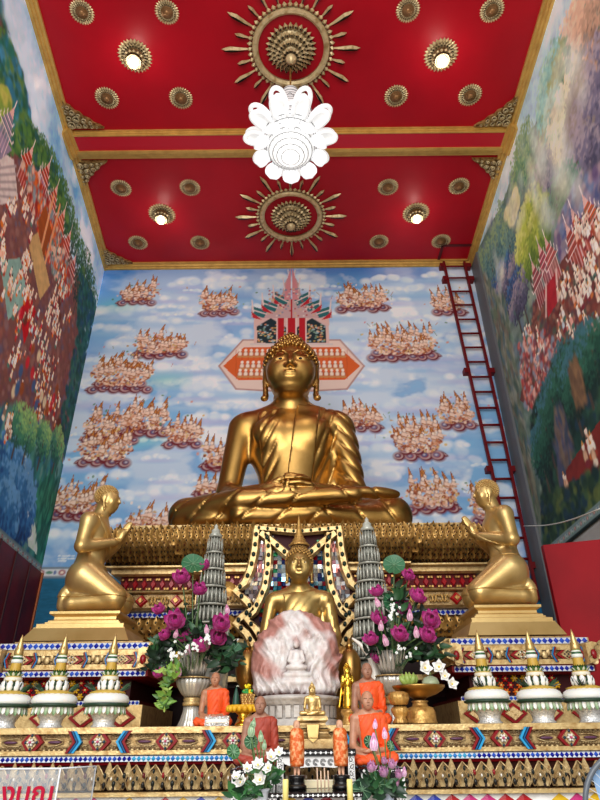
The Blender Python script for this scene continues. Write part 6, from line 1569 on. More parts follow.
fl = {0: [((203, 569), 10, 'the topmost beside the round leaf'), ((182, 581), 12, 'high at its outer side'), ((199, 593), 11, 'below the topmost, against the glass tower'), ((176, 624), 14, 'large one at mid height on the outer side'),
          ((184, 640), 12, 'low in the middle above the vase'), ((202, 650), 13, 'lowest in the middle, facing forward'), ((221, 627), 13, 'at mid height on the inner side'), ((218, 640), 12, 'low on the inner side near the tusk tip'),
          ((167, 637), 9, 'small one low on the outer side'), ((160, 676), 8, 'drooping low beside the vase neck'), ((160, 612), 9, 'pale pink green one at the far outer edge')],
      1: [((408, 578), 9, 'the topmost beside the round leaf'), ((378, 595), 10, 'high against the glass tower'), ((416, 600), 12, 'large one upper outer side'), ((405, 610), 11, 'just below the large upper one'),
          ((431, 623), 13, 'largest on the outer side'), ((378, 622), 11, 'at mid height on the inner side'), ((400, 638), 12, 'low in the middle above the vase'), ((372, 643), 11, 'low on the inner side near the tusk'),
          ((427, 639), 12, 'low on the outer side above white blossoms'), ((377, 659), 9, 'lowest, tucked beside the tusk')]}
lp = None
for sd in (0, 1):
    vx = P((190, 396)[sd], 690, 3.62); mouth = Vector((vx.x, 3.62, ZT + .38))
    for i, ((px, py), rp, tx) in enumerate(fl[sd]):
        Y = 3.62 + RN.uniform(-.12, .06) + (.06 if py < 600 else -.05); p = P(px, py, Y); k = mpp(p)
        lb = f'pink lotus flower in the {side_txt[sd]} bouquet, {tx}'
        first = lp is None
        if first: lp = lotus_proto(RP, PINKC, lb, group='pink lotus flowers in the tall bouquets')
        out = (px - (190, 396)[sd]) / 60
        o = place(lp, first, p, (RN.uniform(.65, 1.15), out * .6, RN.uniform(-.4, .4)), rp * .97 * k / RP, lb)
        if first: remember(o); LP0 = o
        OB = globals().setdefault('STEMS', []); OB.append((o, p + Vector((0, .01, 0)), mouth + Vector((RN.uniform(-.03, .03), RN.uniform(-.02, .02), -.05))))
# buds
def bud_proto(R, cols, label, name='lotus_bud', group=None):
    t = thing(name, label, 'flower bud', group=group); b = MB()
    for j in range(2):
        for i in range(5):
            a = 2 * PI * i / 5 + j * .6; d = Vector((math.cos(a), math.sin(a), 0)); b.petal(d * R * .12, d * .42 + Vector((0, 0, 1)), d, R * 2.1, R * .55, -.42, -.5, cols[0], 0, n=5, tipcol=cols[1], shape=.8)
    b.ell((0, 0, R * .8), (R * .42, R * .42, R * .85), cols[0], 0, 10, 8); b.build('petals', PETALM, t); return t
buds = [((187, 655), 4.5, 0, 'pink lotus bud low in the left bouquet just above the vase'), ((207, 634), 4, 0, 'small pale lotus bud at the middle of the left bouquet'), ((178, 677), 5, 0, 'pink lotus bud hanging low beside the left vase'),
        ((228, 614), 4, 0, 'pale lotus bud at the inner edge of the left bouquet'), ((175, 638), 4, 0, 'white lotus bud between low flowers of the left bouquet'),
        ((379, 607), 4.5, 1, 'pale lotus bud high on the inner side of the right bouquet'), ((381, 631), 4.5, 1, 'pale lotus bud at mid inner side of the right bouquet'), ((387, 646), 5, 1, 'pink lotus bud low in the middle of the right bouquet'),
        ((410, 621), 5, 1, 'pale lotus bud at the centre of the right bouquet'), ((417, 638), 5, 1, 'pink lotus bud low between flowers of the right bouquet')]
bp_ = None
for (px, py), rp, sd, lb in buds:
    Y = 3.5; p = P(px, py, Y); k = mpp(p); first = bp_ is None
    if first: bp_ = bud_proto(.02, ('#e9c6d6', '#d98fb4'), lb, group='lotus buds in the tall bouquets')
    o = place(bp_, first, p, (RN.uniform(-.2, .4), RN.uniform(-.3, .3), 0), rp * k / .02, lb)
    vx = P((190, 396)[sd], 690, 3.62); STEMS.append((o, p + Vector((0, 0, 0)), Vector((vx.x + RN.uniform(-.03, .03), 3.6, ZT + .33))))
# round lotus leaves
def round_leaf(p, R, rot, label, group, sd, col='#2f6a45'):
    t = thing('lotus_leaf', label, 'leaf', p, group=group); t.rotation_euler = rot
    b = MB(); vs = [(0, 0, 0)]; n = 28
    for j in (1, 2, 3):
        for i in range(n):
            a = 2 * PI * i / n; r = R * j / 3 * (1 - (.18 if abs(a - PI * 1.5) < .12 else 0)); vs.append((r * math.cos(a), r * math.sin(a), .12 * R * (j / 3) ** 2 + .03 * R * math.sin(a * 5) * (j == 3)))
    fs = [(0, 1 + i, 1 + (i + 1) % n) for i in range(n)] + [(1 + j * n + i, 1 + (j + 1) * n + i, 1 + (j + 1) * n + (i + 1) % n, 1 + j * n + (i + 1) % n) for j in (0, 1) for i in range(n)]
    b.add(vs, fs, col, 0, True); b.build('blade', LEAF, t)
    b = MB()
    for i in range(9): a = 2 * PI * i / 9; b.tube([(0, 0, .004), (R * .5 * math.cos(a), R * .5 * math.sin(a), .034 * R + .003), (R * .92 * math.cos(a), R * .92 * math.sin(a), .1 * R + .003)], .0016, 4, '#7fa884')
    b.build('vein', LEAF, t); return t
for (px, py), rp, sd, rot, lb in (((193, 564), 11.5, 0, (1.15, -.2, .3), 'round dark green lotus leaf at the top of the left bouquet'), ((394, 565), 11, 1, (1.25, .25, -.2), 'round green lotus leaf at the top of the right bouquet'),
                              ((392, 603), 10, 1, (1.3, -.3, .4), 'round dark lotus leaf in the middle of the right bouquet'), ((232, 652), 11, 0, (1.2, .5, .2), 'dark lotus leaf low at the inner side of the left bouquet')):
    p = P(px, py, 3.66); o = round_leaf(p, rp * mpp(p), rot, lb, 'round lotus leaves', sd); vx = P((190, 396)[sd], 690, 3.62); STEMS.append((o, p, Vector((vx.x, 3.63, ZT + .33))))
for o, a, b_ in STEMS: stem_to(o, a, b_)
# greenery as uncountable foliage
def foliage(name, label, regions, Y, n, cols, sz, seed, cat='greenery'):
    r = random.Random(seed); b = MB()
    for i in range(n):
        (px, py, rx, ry) = r.choice(regions); p = P(px + r.gauss(0, .5) * rx, py + r.gauss(0, .5) * ry, Y + r.uniform(-.1, .14)); s = sz * r.uniform(.6, 1.3)
        a = r.uniform(-2.2, 2.2); d = Vector((math.sin(a), r.uniform(-.6, .3), math.cos(a)))
        b.petal(p, d, (r.uniform(-.5, .5), -1, r.uniform(0, .6)), s, s * r.uniform(.17, .3), r.uniform(0, .4), -.25, r.choice(cols), 0, n=3)
    o = b.build(name, LEAF); tag(o, label, cat, kind='stuff'); return o
DG = ['#142a18', '#1d3a22', '#27502c', '#12261a', '#34613a', '#1a3320']
foliage('bouquet_foliage', 'dark green leafy filler spilling round the mouth of the left silver vase', [(172, 645, 16, 12), (195, 636, 20, 12), (215, 650, 18, 10), (158, 660, 9, 18), (230, 660, 9, 14), (180, 628, 14, 18), (204, 655, 16, 8)], 3.66, 430, DG, .062, 1)
foliage('bouquet_foliage', 'dark green leafy filler spilling round the mouth of the right silver vase', [(385, 650, 18, 10), (405, 645, 20, 12), (425, 648, 16, 12), (408, 625, 16, 18), (415, 655, 16, 8), (380, 645, 8, 10), (398, 600, 9, 16)], 3.66, 430, DG, .062, 2)
foliage('hanging_greenery', 'pale green hanging spray of small leaves left of the left silver vase', [(166, 690, 5, 16), (172, 672, 8, 8), (164, 705, 4, 8)], 3.5, 130, ['#6f9a3c', '#8fb54a', '#4f7a34', '#a3bf62'], .04, 3)
# tiny white filler blossoms
def spray(label, regions, Y, n, seed, mouth):
    r = random.Random(seed); b = MB()
    for i in range(n):
        px, py, rx, ry = r.choice(regions); p = P(px + r.gauss(0, .5) * rx, py + r.gauss(0, .5) * ry, Y)
        for q in range(5): a = q * 1.257 + r.random(); b.ell(p + Vector((.005 * math.cos(a), -.004, .005 * math.sin(a))), .0042, '#f2f4f0', 0, 6, 4)
        b.tube([p, (p + mouth) / 2 + Vector((0, .03, .01)), mouth], .0011, 4, '#5f7a4a')
    o = b.build('filler_blossom', PETALM); tag(o, label, 'filler flowers', kind='stuff')
spray('tiny white filler blossoms dotted low in the left lotus bouquet', [(174, 652, 8, 7), (192, 648, 10, 7), (205, 640, 7, 6)], 3.44, 36, 4, Vector((P(190, 690, 3.62).x, 3.6, ZT + .2)))
spray('tiny white filler blossoms dotted low in the right lotus bouquet', [(405, 652, 10, 7), (392, 610, 6, 12)], 3.44, 26, 5, Vector((P(396, 690, 3.62).x, 3.6, ZT + .2)))

# ---- tiered glass towers behind the bouquets
def tower(px_t, py_t, px_b, py_b, wb, Y, label, first=None):
    pt_, pb_ = P(px_t, py_t, Y), P(px_b, 726, Y); k = mpp(P(px_b, 600, Y)); hgt = pt_.z - ZT; wbm = wb * k
    t = thing('tiered_tower', label, 'offering tower', (pb_.x, Y, ZT), group='tiered bottle towers'); n = 7
    b = MB(); b.lathe([(wbm * .48, 0), (wbm * .48, hgt * .03), (wbm * .44, hgt * .05), (wbm * .46, hgt * .30)], n=28); b.build('base_drum', GLASSB, t)
    prof = lambda s: wbm * (.5 - .36 * s ** 1.05)
    for j in range(n):
        s0, s1 = j / n, (j + 1) / n; z0, z1 = hgt * (.28 + .64 * s0), hgt * (.28 + .64 * s1); r0, r1 = prof(s0), prof(s1)
        b = MB(); dz = z1 - z0
        b.lathe([(r0 * .95, z0), (r0 * 1.08, z0 + dz * .03), (r0 * 1.08, z0 + dz * .10), (r0 * .8, z0 + dz * .14), (r1 * .8, z1)], n=24)
        m_ = max(14, 28 - 2 * j)
        for q in range(m_):
            a = 2 * PI * q / m_; rr_ = (r0 * .97 + r1 * .03); c_, s_ = math.cos(a), math.sin(a)
            b.lathe([(r0 * .085, dz * .12), (r0 * .085, dz * .6), (r0 * .035, dz * .74), (r0 * .035, dz * .92), (.001, dz * .95)], (rr_ * .92 * c_, rr_ * .92 * s_, z0), n=6)
        b.build('bottle_tier', GLASSB, t)
    b = MB(); b.lathe([(prof(1), hgt * .92), (prof(1) * 1.2, hgt * .93), (prof(1) * .7, hgt * .95), (prof(1) * .75, hgt * .96), (prof(1) * .3, hgt * .975), (prof(1) * .35, hgt * .985), (.001, hgt)], n=14); b.build('finial', GLASSB, t)
    return t
tower(206, 524, 203.5, 640, 44, 4.28, 'grey tiered tower of small bottles tapering to a point behind the left bouquet')
tower(376.5, 517, 380.5, 650, 46, 4.28, 'grey tiered tower of small bottles tapering to a point behind the right bouquet')

# ---- compote of fruit at right
q = P(422, 724, 3.3); k = mpp(P(422, 700, 3.3)); z = lambda y: (724 - y) * k
CP = thing('gold_compote', 'wide gold footed dish holding bananas and white flowers at the right of the altar', 'dish', (q.x, 3.3, ZT))
b = MB(); b.lathe([(5 * k, z(702)), (9 * k, z(700)), (17 * k, z(697.5)), (23.5 * k, z(694)), (26 * k, z(691)), (26.4 * k, z(689.5)), (24.5 * k, z(690)), (14 * k, z(694)), (.001, z(695))], n=40); b.build('dish', GOLD, CP)
b = MB(); b.lathe([(15.5 * k, 0), (15.5 * k, 2 * k), (14.6 * k, 3 * k), (14.2 * k, z(713)), (12.4 * k, z(709.5)), (8 * k, z(708)), (7 * k, z(705)), (8.6 * k, z(703.5)), (5 * k, z(702))], n=32, lobes=16, amp=.02); b.build('foot', GOLDC, CP)
def banana_hand():
    t = thing('banana_bunch', 'bunch of green bananas lying in the left half of the gold compote', 'fruit', (q.x - 10 * k, 3.28, ZT + z(693)))
    for i in range(6):
        b = MB(); a = -.9 + i * .34; pts = []
        for j in range(8):
            u_ = j / 7; pts.append((math.sin(a) * (2 + 9 * u_ + 2.2 * math.sin(u_ * 3)) * k, (-3 + i % 2 * 3 - 3 * math.sin(u_ * 3)) * k, (2.6 + 13 * u_ * math.cos(a * .8)) * k))
        b.tube(pts, [1.4 * k, 2.3 * k, 2.7 * k, 2.8 * k, 2.7 * k, 2.3 * k, 1.3 * k, .6 * k], 8, '#9db35a'); b.build('banana', LEAF, t)
    b = MB(); b.ell((0, 0, 2.2 * k), (3.5 * k, 2.5 * k, 2 * k), '#6f8a3a'); b.build('stalk', LEAF, t)
banana_hand()
t = thing('melon', 'pale green round melon in the right half of the gold compote', 'fruit', (q.x + 13 * k, 3.3, ZT + z(694)))
b = MB(); b.lathe([(.001, 0), (5 * k, 1.2 * k), (8.2 * k, 4.5 * k), (8.6 * k, 7.5 * k), (6.5 * k, 11.5 * k), (2.5 * k, 13.2 * k), (.001, 13 * k)], n=28, col='#c3d2b0', lobes=10, amp=.015); b.build('rind', LEAF, t)
b = MB(); b.tube([(0, 0, 12.8 * k), (.4 * k, 0, 15 * k), (1.4 * k, 0, 16.5 * k)], .7 * k, 6, '#7a8a52'); b.build('stalk', LEAF, t)
def white_flower_proto(R, label, name, group, cols=('#ffffff', '#f1efe6'), n=5, heart='#e3c35a'):
    t = thing(name, label, 'flower', group=group); b = MB()
    for j, (nn, tl) in enumerate(((n, 1.2), (n - 1, .75))):
        for i in range(nn): a = 2 * PI * i / nn + j * .5; d = Vector((math.cos(a), math.sin(a), 0)); b.petal(d * R * .06, d * math.sin(tl) + Vector((0, 0, math.cos(tl))), d * math.cos(tl) - Vector((0, 0, math.sin(tl))), R * (1 - .22 * j), R * .4, -.15, .3, cols[1], 0, n=5, tipcol=cols[0], shape=.9)
    b.build('petals', PETALM, t); b = MB(); b.ell((0, 0, R * .12), (R * .16, R * .16, R * .14), heart, 0, 8, 6); b.build('heart', PETALM, t); return t
wf = None
for (px, py, rp), lb in (((425, 668, 8), 'white blossom over the bananas in the gold compote, left of a pair'), ((439, 667, 7.5), 'white blossom over the melon in the gold compote, right of a pair'), ((452, 684, 6.5), 'white blossom drooping over the right rim of the gold compote'), ((445, 676, 6), 'peach white blossom on top of the melon in the gold compote')):
    p = P(px, py, 3.2); k2 = mpp(p); first = wf is None
    if first: wf = white_flower_proto(.03, lb, 'white_blossom', 'white blossoms on the compote')
    place(wf, first, p, (1.4, RN.uniform(-.4, .4), RN.uniform(-.3, .3)), rp * k2 / .03, lb)
# ribbed gold cups left of the compote
q = P(401, 725, 3.22); k = mpp(P(401, 705, 3.22)); z = lambda y: (725 - y) * k
t = thing('ribbed_gold_cup', 'ribbed gold stacked cup between the right monk figurine and the compote', 'cup', (q.x, 3.22, ZT))
b = MB(); b.lathe([(7 * k, 0), (7.5 * k, 2 * k), (5 * k, 6 * k), (7 * k, 9 * k), (8.5 * k, 13 * k), (6 * k, 16 * k)], n=40, lobes=14, amp=.06); b.build('lower_bowl', GOLDC, t)
b = MB(); b.lathe([(5 * k, 16 * k), (8 * k, 18 * k), (10 * k, 23 * k), (9.5 * k, 27 * k), (7 * k, 29 * k), (.001, 29 * k)], n=40, lobes=14, amp=.06); b.build('upper_bowl', GOLDC, t)

# ---- yellow draped tray with offerings at left
q = P(243, 725, 3.28); k = mpp(P(243, 705, 3.28)); z = lambda y: (725 - y) * k
TR_ = thing('offering_tray', 'footed tray with a scalloped bright yellow cloth rim, left of the marble rock', 'tray', (q.x, 3.28, ZT)); YELM = material('yellow_cloth', '#e8b41e', rough=.55, noise=(20, '#c98f12', .4, .8))
b = MB(); b.lathe([(8 * k, 0), (8 * k, 2 * k), (4 * k, 4 * k), (3.6 * k, 6 * k), (6 * k, 7.5 * k), (4 * k, 9 * k), (8 * k, 12 * k)], n=24); b.build('foot', BRG, TR_)
b = MB(); b.lathe([(8 * k, 12 * k), (14 * k, 14 * k), (16 * k, 17 * k), (15.5 * k, 18.5 * k), (.001, 18 * k)], n=48, lobes=16, amp=.05)
for i in range(18): a = 2 * PI * i / 18; b.ell((15.4 * k * math.cos(a), 15.4 * k * math.sin(a), 15.2 * k), (2.5 * k, 2.5 * k, 3 * k), (1, 1, 1), 0, 8, 6)
b.build('scalloped_cloth', YELM, TR_)
t = thing('green_cone', 'small dark green leaf cone on the yellow tray, left of the basket', 'offering', (q.x - 8 * k, 3.28, ZT + 18.6 * k)); b = MB(); b.lathe([(3.6 * k, 0), (3.6 * k, 1 * k), (2.6 * k, 9 * k), (1.2 * k, 14 * k), (.001, 17 * k)], n=16, col='#14493a'); b.build('cone', LEAF, t)
b = MB(); b.tube([(0, 0, 16.5 * k), (1 * k, 0, 17.5 * k), (2.5 * k, 0, 16.8 * k)], .5 * k, 5, '#cfd6c4'); b.build('ribbon', LEAF, t)
t = thing('woven_basket', 'small woven straw basket with yellow and green flowers on the yellow tray', 'basket', (q.x + 4 * k, 3.28, ZT + 18.6 * k)); b = MB()
for j in range(5):
    for i in range(18): a = 2 * PI * (i + .5 * (j % 2)) / 18; rr_ = (5.2 + j * .35) * k; b.ell((rr_ * math.cos(a), rr_ * math.sin(a), (1 + j * 1.9) * k), (1.0 * k, 1.0 * k, 1.1 * k), '#d9b36a' if (i + j) % 2 else '#a8763a', 0, 6, 5)
b.lathe([(4.6 * k, 0), (6 * k, 10 * k)], n=18, col='#8f6430'); b.build('weave', PETALM, t)
b = MB()
for i in range(40): a = RN.random() * 6.28; r_ = RN.random() * 5.5 * k; b.ell((r_ * math.cos(a), r_ * math.sin(a), (10.5 + RN.random() * 3) * k), 1.3 * k, RN.choice(['#1f7a3c', '#f0d21e', '#2f9a4a']), 0, 6, 5)
for i in range(16): a = RN.random() * 6.28; r_ = RN.random() * 3 * k; b.ell((r_ * math.cos(a), r_ * math.sin(a), (15 + RN.random() * 3) * k), 1.3 * k, '#f4dc1c', 0, 6, 5)
b.build('flower_filling', PETALM, t)
# silver foil parcel in front of the left monk
q = P(216, 726, 3.12); k = mpp(q)
t = thing('foil_parcel', 'small crumpled white and silver parcel in front of the left monk figurine', 'parcel', (q.x, 3.16, ZT)); b = MB(); r = random.Random(4); n = 8
vs = []; fs = []
for j in range(6):
    for i in range(n + 1): vs.append(((-12 + 24 * i / n) * k * (1 + r.uniform(-.03, .03)), (-4 if j in (1, 2) else 4 if j in (3, 4) else -4) * k + r.uniform(-.6, .6) * k, (0, 0, 8.5, 9.5, 0, 0)[j] * k + (r.uniform(-.5, .5) * k if j in (2, 3) else 0)))
for j in range(1, 4):
    for i in range(n): o = j * (n + 1) + i; fs.append((o, o + 1, o + n + 2, o + n + 1))
b.add(vs, fs); fs2 = [(1 * (n + 1), 2 * (n + 1), 3 * (n + 1), 4 * (n + 1)), (1 * (n + 1) + n, 4 * (n + 1) + n, 3 * (n + 1) + n, 2 * (n + 1) + n)]; b.add(vs, fs2)
b.build('wrapping', material('foil', '#e3e4e6', rough=.25, metal=.6, bump=('v', 90, .8, .01)), t); b = MB(); b.box((0, -4.3 * k, 4.5 * k), (20 * k, .5 * k, 3 * k), '#f4f1e6'); b.build('paper_band', PETALM, t)

# ---- inlaid altar tables in front (black lacquer with white scrollwork)
LACQ = material('black_lacquer', '#0d0b0c', rough=.2, coat=.3); INLAY = material('shell_inlay', '#f1f0ee', rough=.3)
def scroll(b, p0, p1, w_, y, mat=0):
    """running white scrollwork from p0 to p1 in the xz plane"""
    p0, p1 = Vector(p0), Vector(p1); d = p1 - p0; L_ = d.length; d.normalize(); s = Vector((-d.z, 0, d.x)); n = max(2, round(L_ / (w_ * 1.1)))
    for i in range(n):
        c_ = p0 + d * (L_ * (i + .5) / n); sg = 1 if i % 2 else -1
        pts = [c_ + (d * math.cos(a) * (1 - a / 9) + s * sg * math.sin(a) * (1 - a / 9)) * w_ * .42 for a in [q * .62 for q in range(12)]]
        b.tube([(p.x, y, p.z) for p in pts], w_ * .075, 4, (1, 1, 1), mat)
        for a in (.7, 2.2, 3.9, 5.4): b.ell((c_.x + w_ * .5 * math.cos(a), y, c_.z + w_ * .5 * math.sin(a)), (w_ * .1, .002, w_ * .07), (1, 1, 1), mat, 6, 4)
def inlaid_table(label, pxl, pxr, pytop, pytopb, pyapron, Y, depth, legs=True, apron='white'):
    pc_ = (pxl + pxr) / 2; zt2 = P(pc_, pytop, Y).z; za = P(pc_, pytopb, Y).z; zap = P(pc_, pyapron, Y).z; x0, x1 = P(pxl, pytop, Y).x, P(pxr, pytop, Y).x; k = mpp(P(pc_, pytop, Y))
    t = thing('inlaid_table', label, 'altar table', ((x0 + x1) / 2, Y, 0), group='black altar tables with white inlay'); hw = (x1 - x0) / 2
    b = MB(); b.moulding(-hw, hw, 0, depth, [(0, za), (.006, za + .002), (.006, zt2 - .002), (.004, zt2)], (1, 1, 1), 0); n = int((x1 - x0) / (5 * k)); zc = (za + zt2) / 2
    for i in range(n):
        x = -hw + (i + .5) * (x1 - x0) / n; b.prism([(-1.6 * k, 0), (0, -1.4 * k), (1.6 * k, 0), (0, 1.4 * k)], .002, (1, 1, 1), 1, Matrix.Translation((x, -.006, zc))); b.ell((x + 2.5 * k, -.007, zc), (.5 * k, .002, .5 * k), (1, 1, 1), 1, 6, 4)
    b.build('top', [LACQ, INLAY], t)
    if apron:
        b = MB(); pl = [(-hw * .9, za), (-hw * .8, zap + (za - zap) * .35), (-hw * .5, zap), (0, zap + (za - zap) * .12), (hw * .5, zap), (hw * .8, zap + (za - zap) * .35), (hw * .9, za)]
        b.prism(pl[::1], .008, (1, 1, 1), 1, Matrix.Translation((0, .012, 0))); s_ = (za - zap) * .8
        for i in range(-2, 3):
            for q in (0, 1, 2): 
                a0 = [(i * s_ * .95 + s_ * .36 * (1 - q * .3) * math.cos(a), .003, (za + zap) / 2 + s_ * .36 * (1 - q * .3) * math.sin(a)) for a in [w * .6 for w in range(10)]]; b.tube(a0, s_ * .035, 4, (1, 1, 1), 0)
        b.build('apron', [LACQ, INLAY], t)
    for sx in (-1, 1):
        for yy in (.012, depth - .03):
            b = MB(); lw = 6.5 * k; b.box((sx * (hw - lw / 2), yy, za / 2), (lw, .02, za), (1, 1, 1), 1 if yy < .02 else 0)
            if yy < .02: scroll(b, (sx * (hw - lw / 2), 0, za - .22), (sx * (hw - lw / 2), 0, za), lw * .85, yy - .0105, 0)
            b.build('leg', [LACQ, INLAY], t)
    return zt2
ZC = inlaid_table('taller black altar table with white inlay at the centre, under the stepped pedestal', 277, 354, 749, 756.5, 768, 2.56, .30)
ZLl = inlaid_table('black inlaid altar table at lower left under the white flowers and brown-robed monk', 232, 275, 769, 774, 782, 2.50, .32, apron=None)
ZLr = inlaid_table('black inlaid altar table at lower right under the pink lotus flowers', 361, 404, 768, 773, 781, 2.50, .30, apron=None)
ZF = inlaid_table('low front black inlaid altar table carrying the candles and two wrapped standing figures', 270, 361, 792.5, 798, 806, 2.14, .34, apron=None)
for o_, zz in ((SPD, ZC), (SB, None)):
    if zz is not None: dzz = zz + .001 - o_.location.z; o_.location.z += dzz
SB.location.z = SPD.location.z + hh + .002
MK3.location.z = ZLr + .002 + .05 * .099; MK4.location.z = ZLl + .002 + .05 * .094

# ---- the two standing figures wrapped in orange cloth
def wrapped(px, label, first=None):
    Y = 2.26; q = P(px, 792, Y); k = mpp(P(px, 760, Y))
    if first is not None: return clone(first, (q.x, Y, ZF + .001), label)
    t = thing('wrapped_standing_statue', label, 'figurine', (q.x, Y, ZF + .001), group='cloth wrapped standing figures')
    S = Sculpt((-11 * k, -7 * k, 11 * k), (11 * k, 7 * k, 62 * k), .55 * k)
    S.cap((0, 0, 46 * k), (0, 0, 38 * k), 3.8 * k, 3.4 * k, 2 * k); S.cap((0, 0, 38 * k), (0, 0, 26 * k), 3.3 * k, 4 * k, 2 * k)
    for x in (-1, 1):
        S.cap((x * 1.9 * k, 0, 28 * k), (x * 1.8 * k, 0, 13.5 * k), 2.2 * k, 1.3 * k, k); S.cap((x * 1.8 * k, .3 * k, 13 * k), (x * 1.9 * k, -2.2 * k, 12.4 * k), 1.3 * k, 1.0 * k, .4 * k)
        S.cap((x * 4 * k, 0, 47 * k), (x * 5.6 * k, 0, 38 * k), 1.7 * k, 1.4 * k, k); S.cap((x * 5.6 * k, 0, 38 * k), (x * 5.4 * k, -1.5 * k, 29 * k), 1.35 * k, 1.0 * k, .4 * k)
        for i in range(4): S.cap((x * 5.4 * k, (-2.5 + i * .55) * k, 28 * k), (x * 5.2 * k, (-2.7 + i * .55) * k, (24.6 + abs(i - 1.5) * .4) * k), .42 * k, .32 * k, .1 * k)
    HD = Head((0, -.3 * k, 55 * k), 9.5 * k); HD.sculpt(S, ((0, 0, 48 * k), 1.7 * k), ears='small')
    S.build('body', material('pale_statue', '#d9a88a', rough=.45, noise=(30, '#b5835f', .4, .8)), t)
    b = MB(); b.lathe([(6.6 * k, 19 * k), (7.2 * k, 22 * k), (7.4 * k, 32 * k), (7.3 * k, 44 * k), (6.6 * k, 50 * k), (4.5 * k, 52 * k), (2.5 * k, 52.5 * k)], n=32, lobes=5, amp=.03)
    r = random.Random(3)
    for i in range(7):               # folds of the wrap
        a0, z0 = r.uniform(0, 6.28), r.uniform(22, 46); b.tube([(7.2 * k * math.cos(a0 + u_ * .25), 7.2 * k * math.sin(a0 + u_ * .25), (z0 + u_ * .9) * k) for u_ in range(7)], .45 * k, 5)
    b.build('wrapping_cloth', material('orange_cloth', '#cf5a14', rough=.6, noise=(60, '#f0b07a', .48, .62)), t)
    b = MB(); b.lathe([(9.5 * k, 0), (9.5 * k, 3 * k), (7.6 * k, 4 * k), (7.2 * k, 7 * k), (8.2 * k, 9 * k), (8 * k, 11.5 * k), (.001, 11.6 * k)], n=28, cols=['#0e0c0c', '#2a2015', '#0e0c0c', '#0e0c0c', '#0e0c0c', '#0e0c0c']); b.build('base', GLOSS, t)
    return t
w1 = wrapped(297, 'standing figure wrapped in orange cloth on the front table, left of the incense sticks'); wrapped(342, 'standing figure wrapped in orange cloth on the front table, right of the incense sticks', w1)
# candles, incense, cream block
def candle(px, pyt, label, Y=2.07):
    q = P(px, 803, Y); k = mpp(q); zt2 = P(px, pyt, Y).z - q.z
    t = thing('candle', label, 'candle', (q.x, Y, q.z), group='yellow candles'); b = MB(); b.lathe([(3 * k, 0), (3 * k, zt2 * .96), (2.4 * k, zt2), (.001, zt2 * .97)], n=16); b.build('wax', WAX, t)
    b = MB(); b.tube([(0, 0, zt2 * .96), (.2 * k, 0, zt2 + 2.5 * k)], .35 * k, 5, '#2a2420'); b.build('wick', PAINT, t)
    b = MB(); b.lathe([(.06, -q.z), (.06, -q.z + .02), (.012, -q.z + .05), (.010, -.05), (.018, -.02), (.02, .004), (3.1 * k, .004)], n=16); b.build('candlestick', GOLDP, t)
candle(285.5, 779, 'tall pale yellow candle at the left end of the low front table'); candle(350.5, 779, 'tall pale yellow candle at the right end of the low front table')
for i, (px, lb) in enumerate(((318, 'leftmost of four thin pale incense sticks at the altar centre'), (321.5, 'thin pale incense stick, second from left of four'), (325, 'thin pale incense stick, third from left of four'), (329, 'rightmost of four thin pale incense sticks at the altar centre'))):
    Y = 2.17; q = P(px, 796, Y); b = MB(); zt2 = P(px, 768 + (i % 2) * 3, Y).z; b.tube([(0, 0, 0), (RN.uniform(-.003, .003), 0, zt2 - ZF)], .0022, 6, '#cfae94'); o = b.build('incense_stick', PETALM, loc=(q.x, Y, ZF + .001)); tag(o, lb, 'incense', 'incense sticks')
q = P(319, 791, 2.34); k = mpp(q); t = thing('cream_block', 'flat cream box lying between the two orange wrapped figures', 'box', (q.x, 2.34, ZF + .001)); b = MB(); b.box((0, 0, 2.7 * k), (28 * k, 10 * k, 5.4 * k), '#e9dcb4'); b.build('box', PETALM, t); b = MB(); b.box((0, 0, 5.9 * k), (28.6 * k, 10.6 * k, 1 * k), '#f1e7c6'); b.build('lid', PETALM, t)

# ---- low vases with white and pink flowers
def low_vase(px, zt0, Y, label, col):
    q = P(px, 800, Y); k = mpp(q); t = thing('small_vase', label, 'vase', (q.x, Y, zt0 + .001)); hh2 = P(px, 790, Y).z - zt0
    b = MB(); b.lathe([(5 * k, 0), (7 * k, 1 * k), (8 * k, hh2 * .4), (6 * k, hh2 * .7), (6.5 * k, hh2 * .95), (7.6 * k, hh2), (6 * k, hh2 * .97)], n=24, col=col); b.build('body', GLOSS, t)
    b = MB(); b.lathe([(7.4 * k, hh2), (8 * k, hh2 + .4 * k), (7.4 * k, hh2 + .9 * k)], n=24, col='#dfe3ea'); b.build('rim', GLOSS, t); return Vector((q.x, Y, zt0 + hh2))
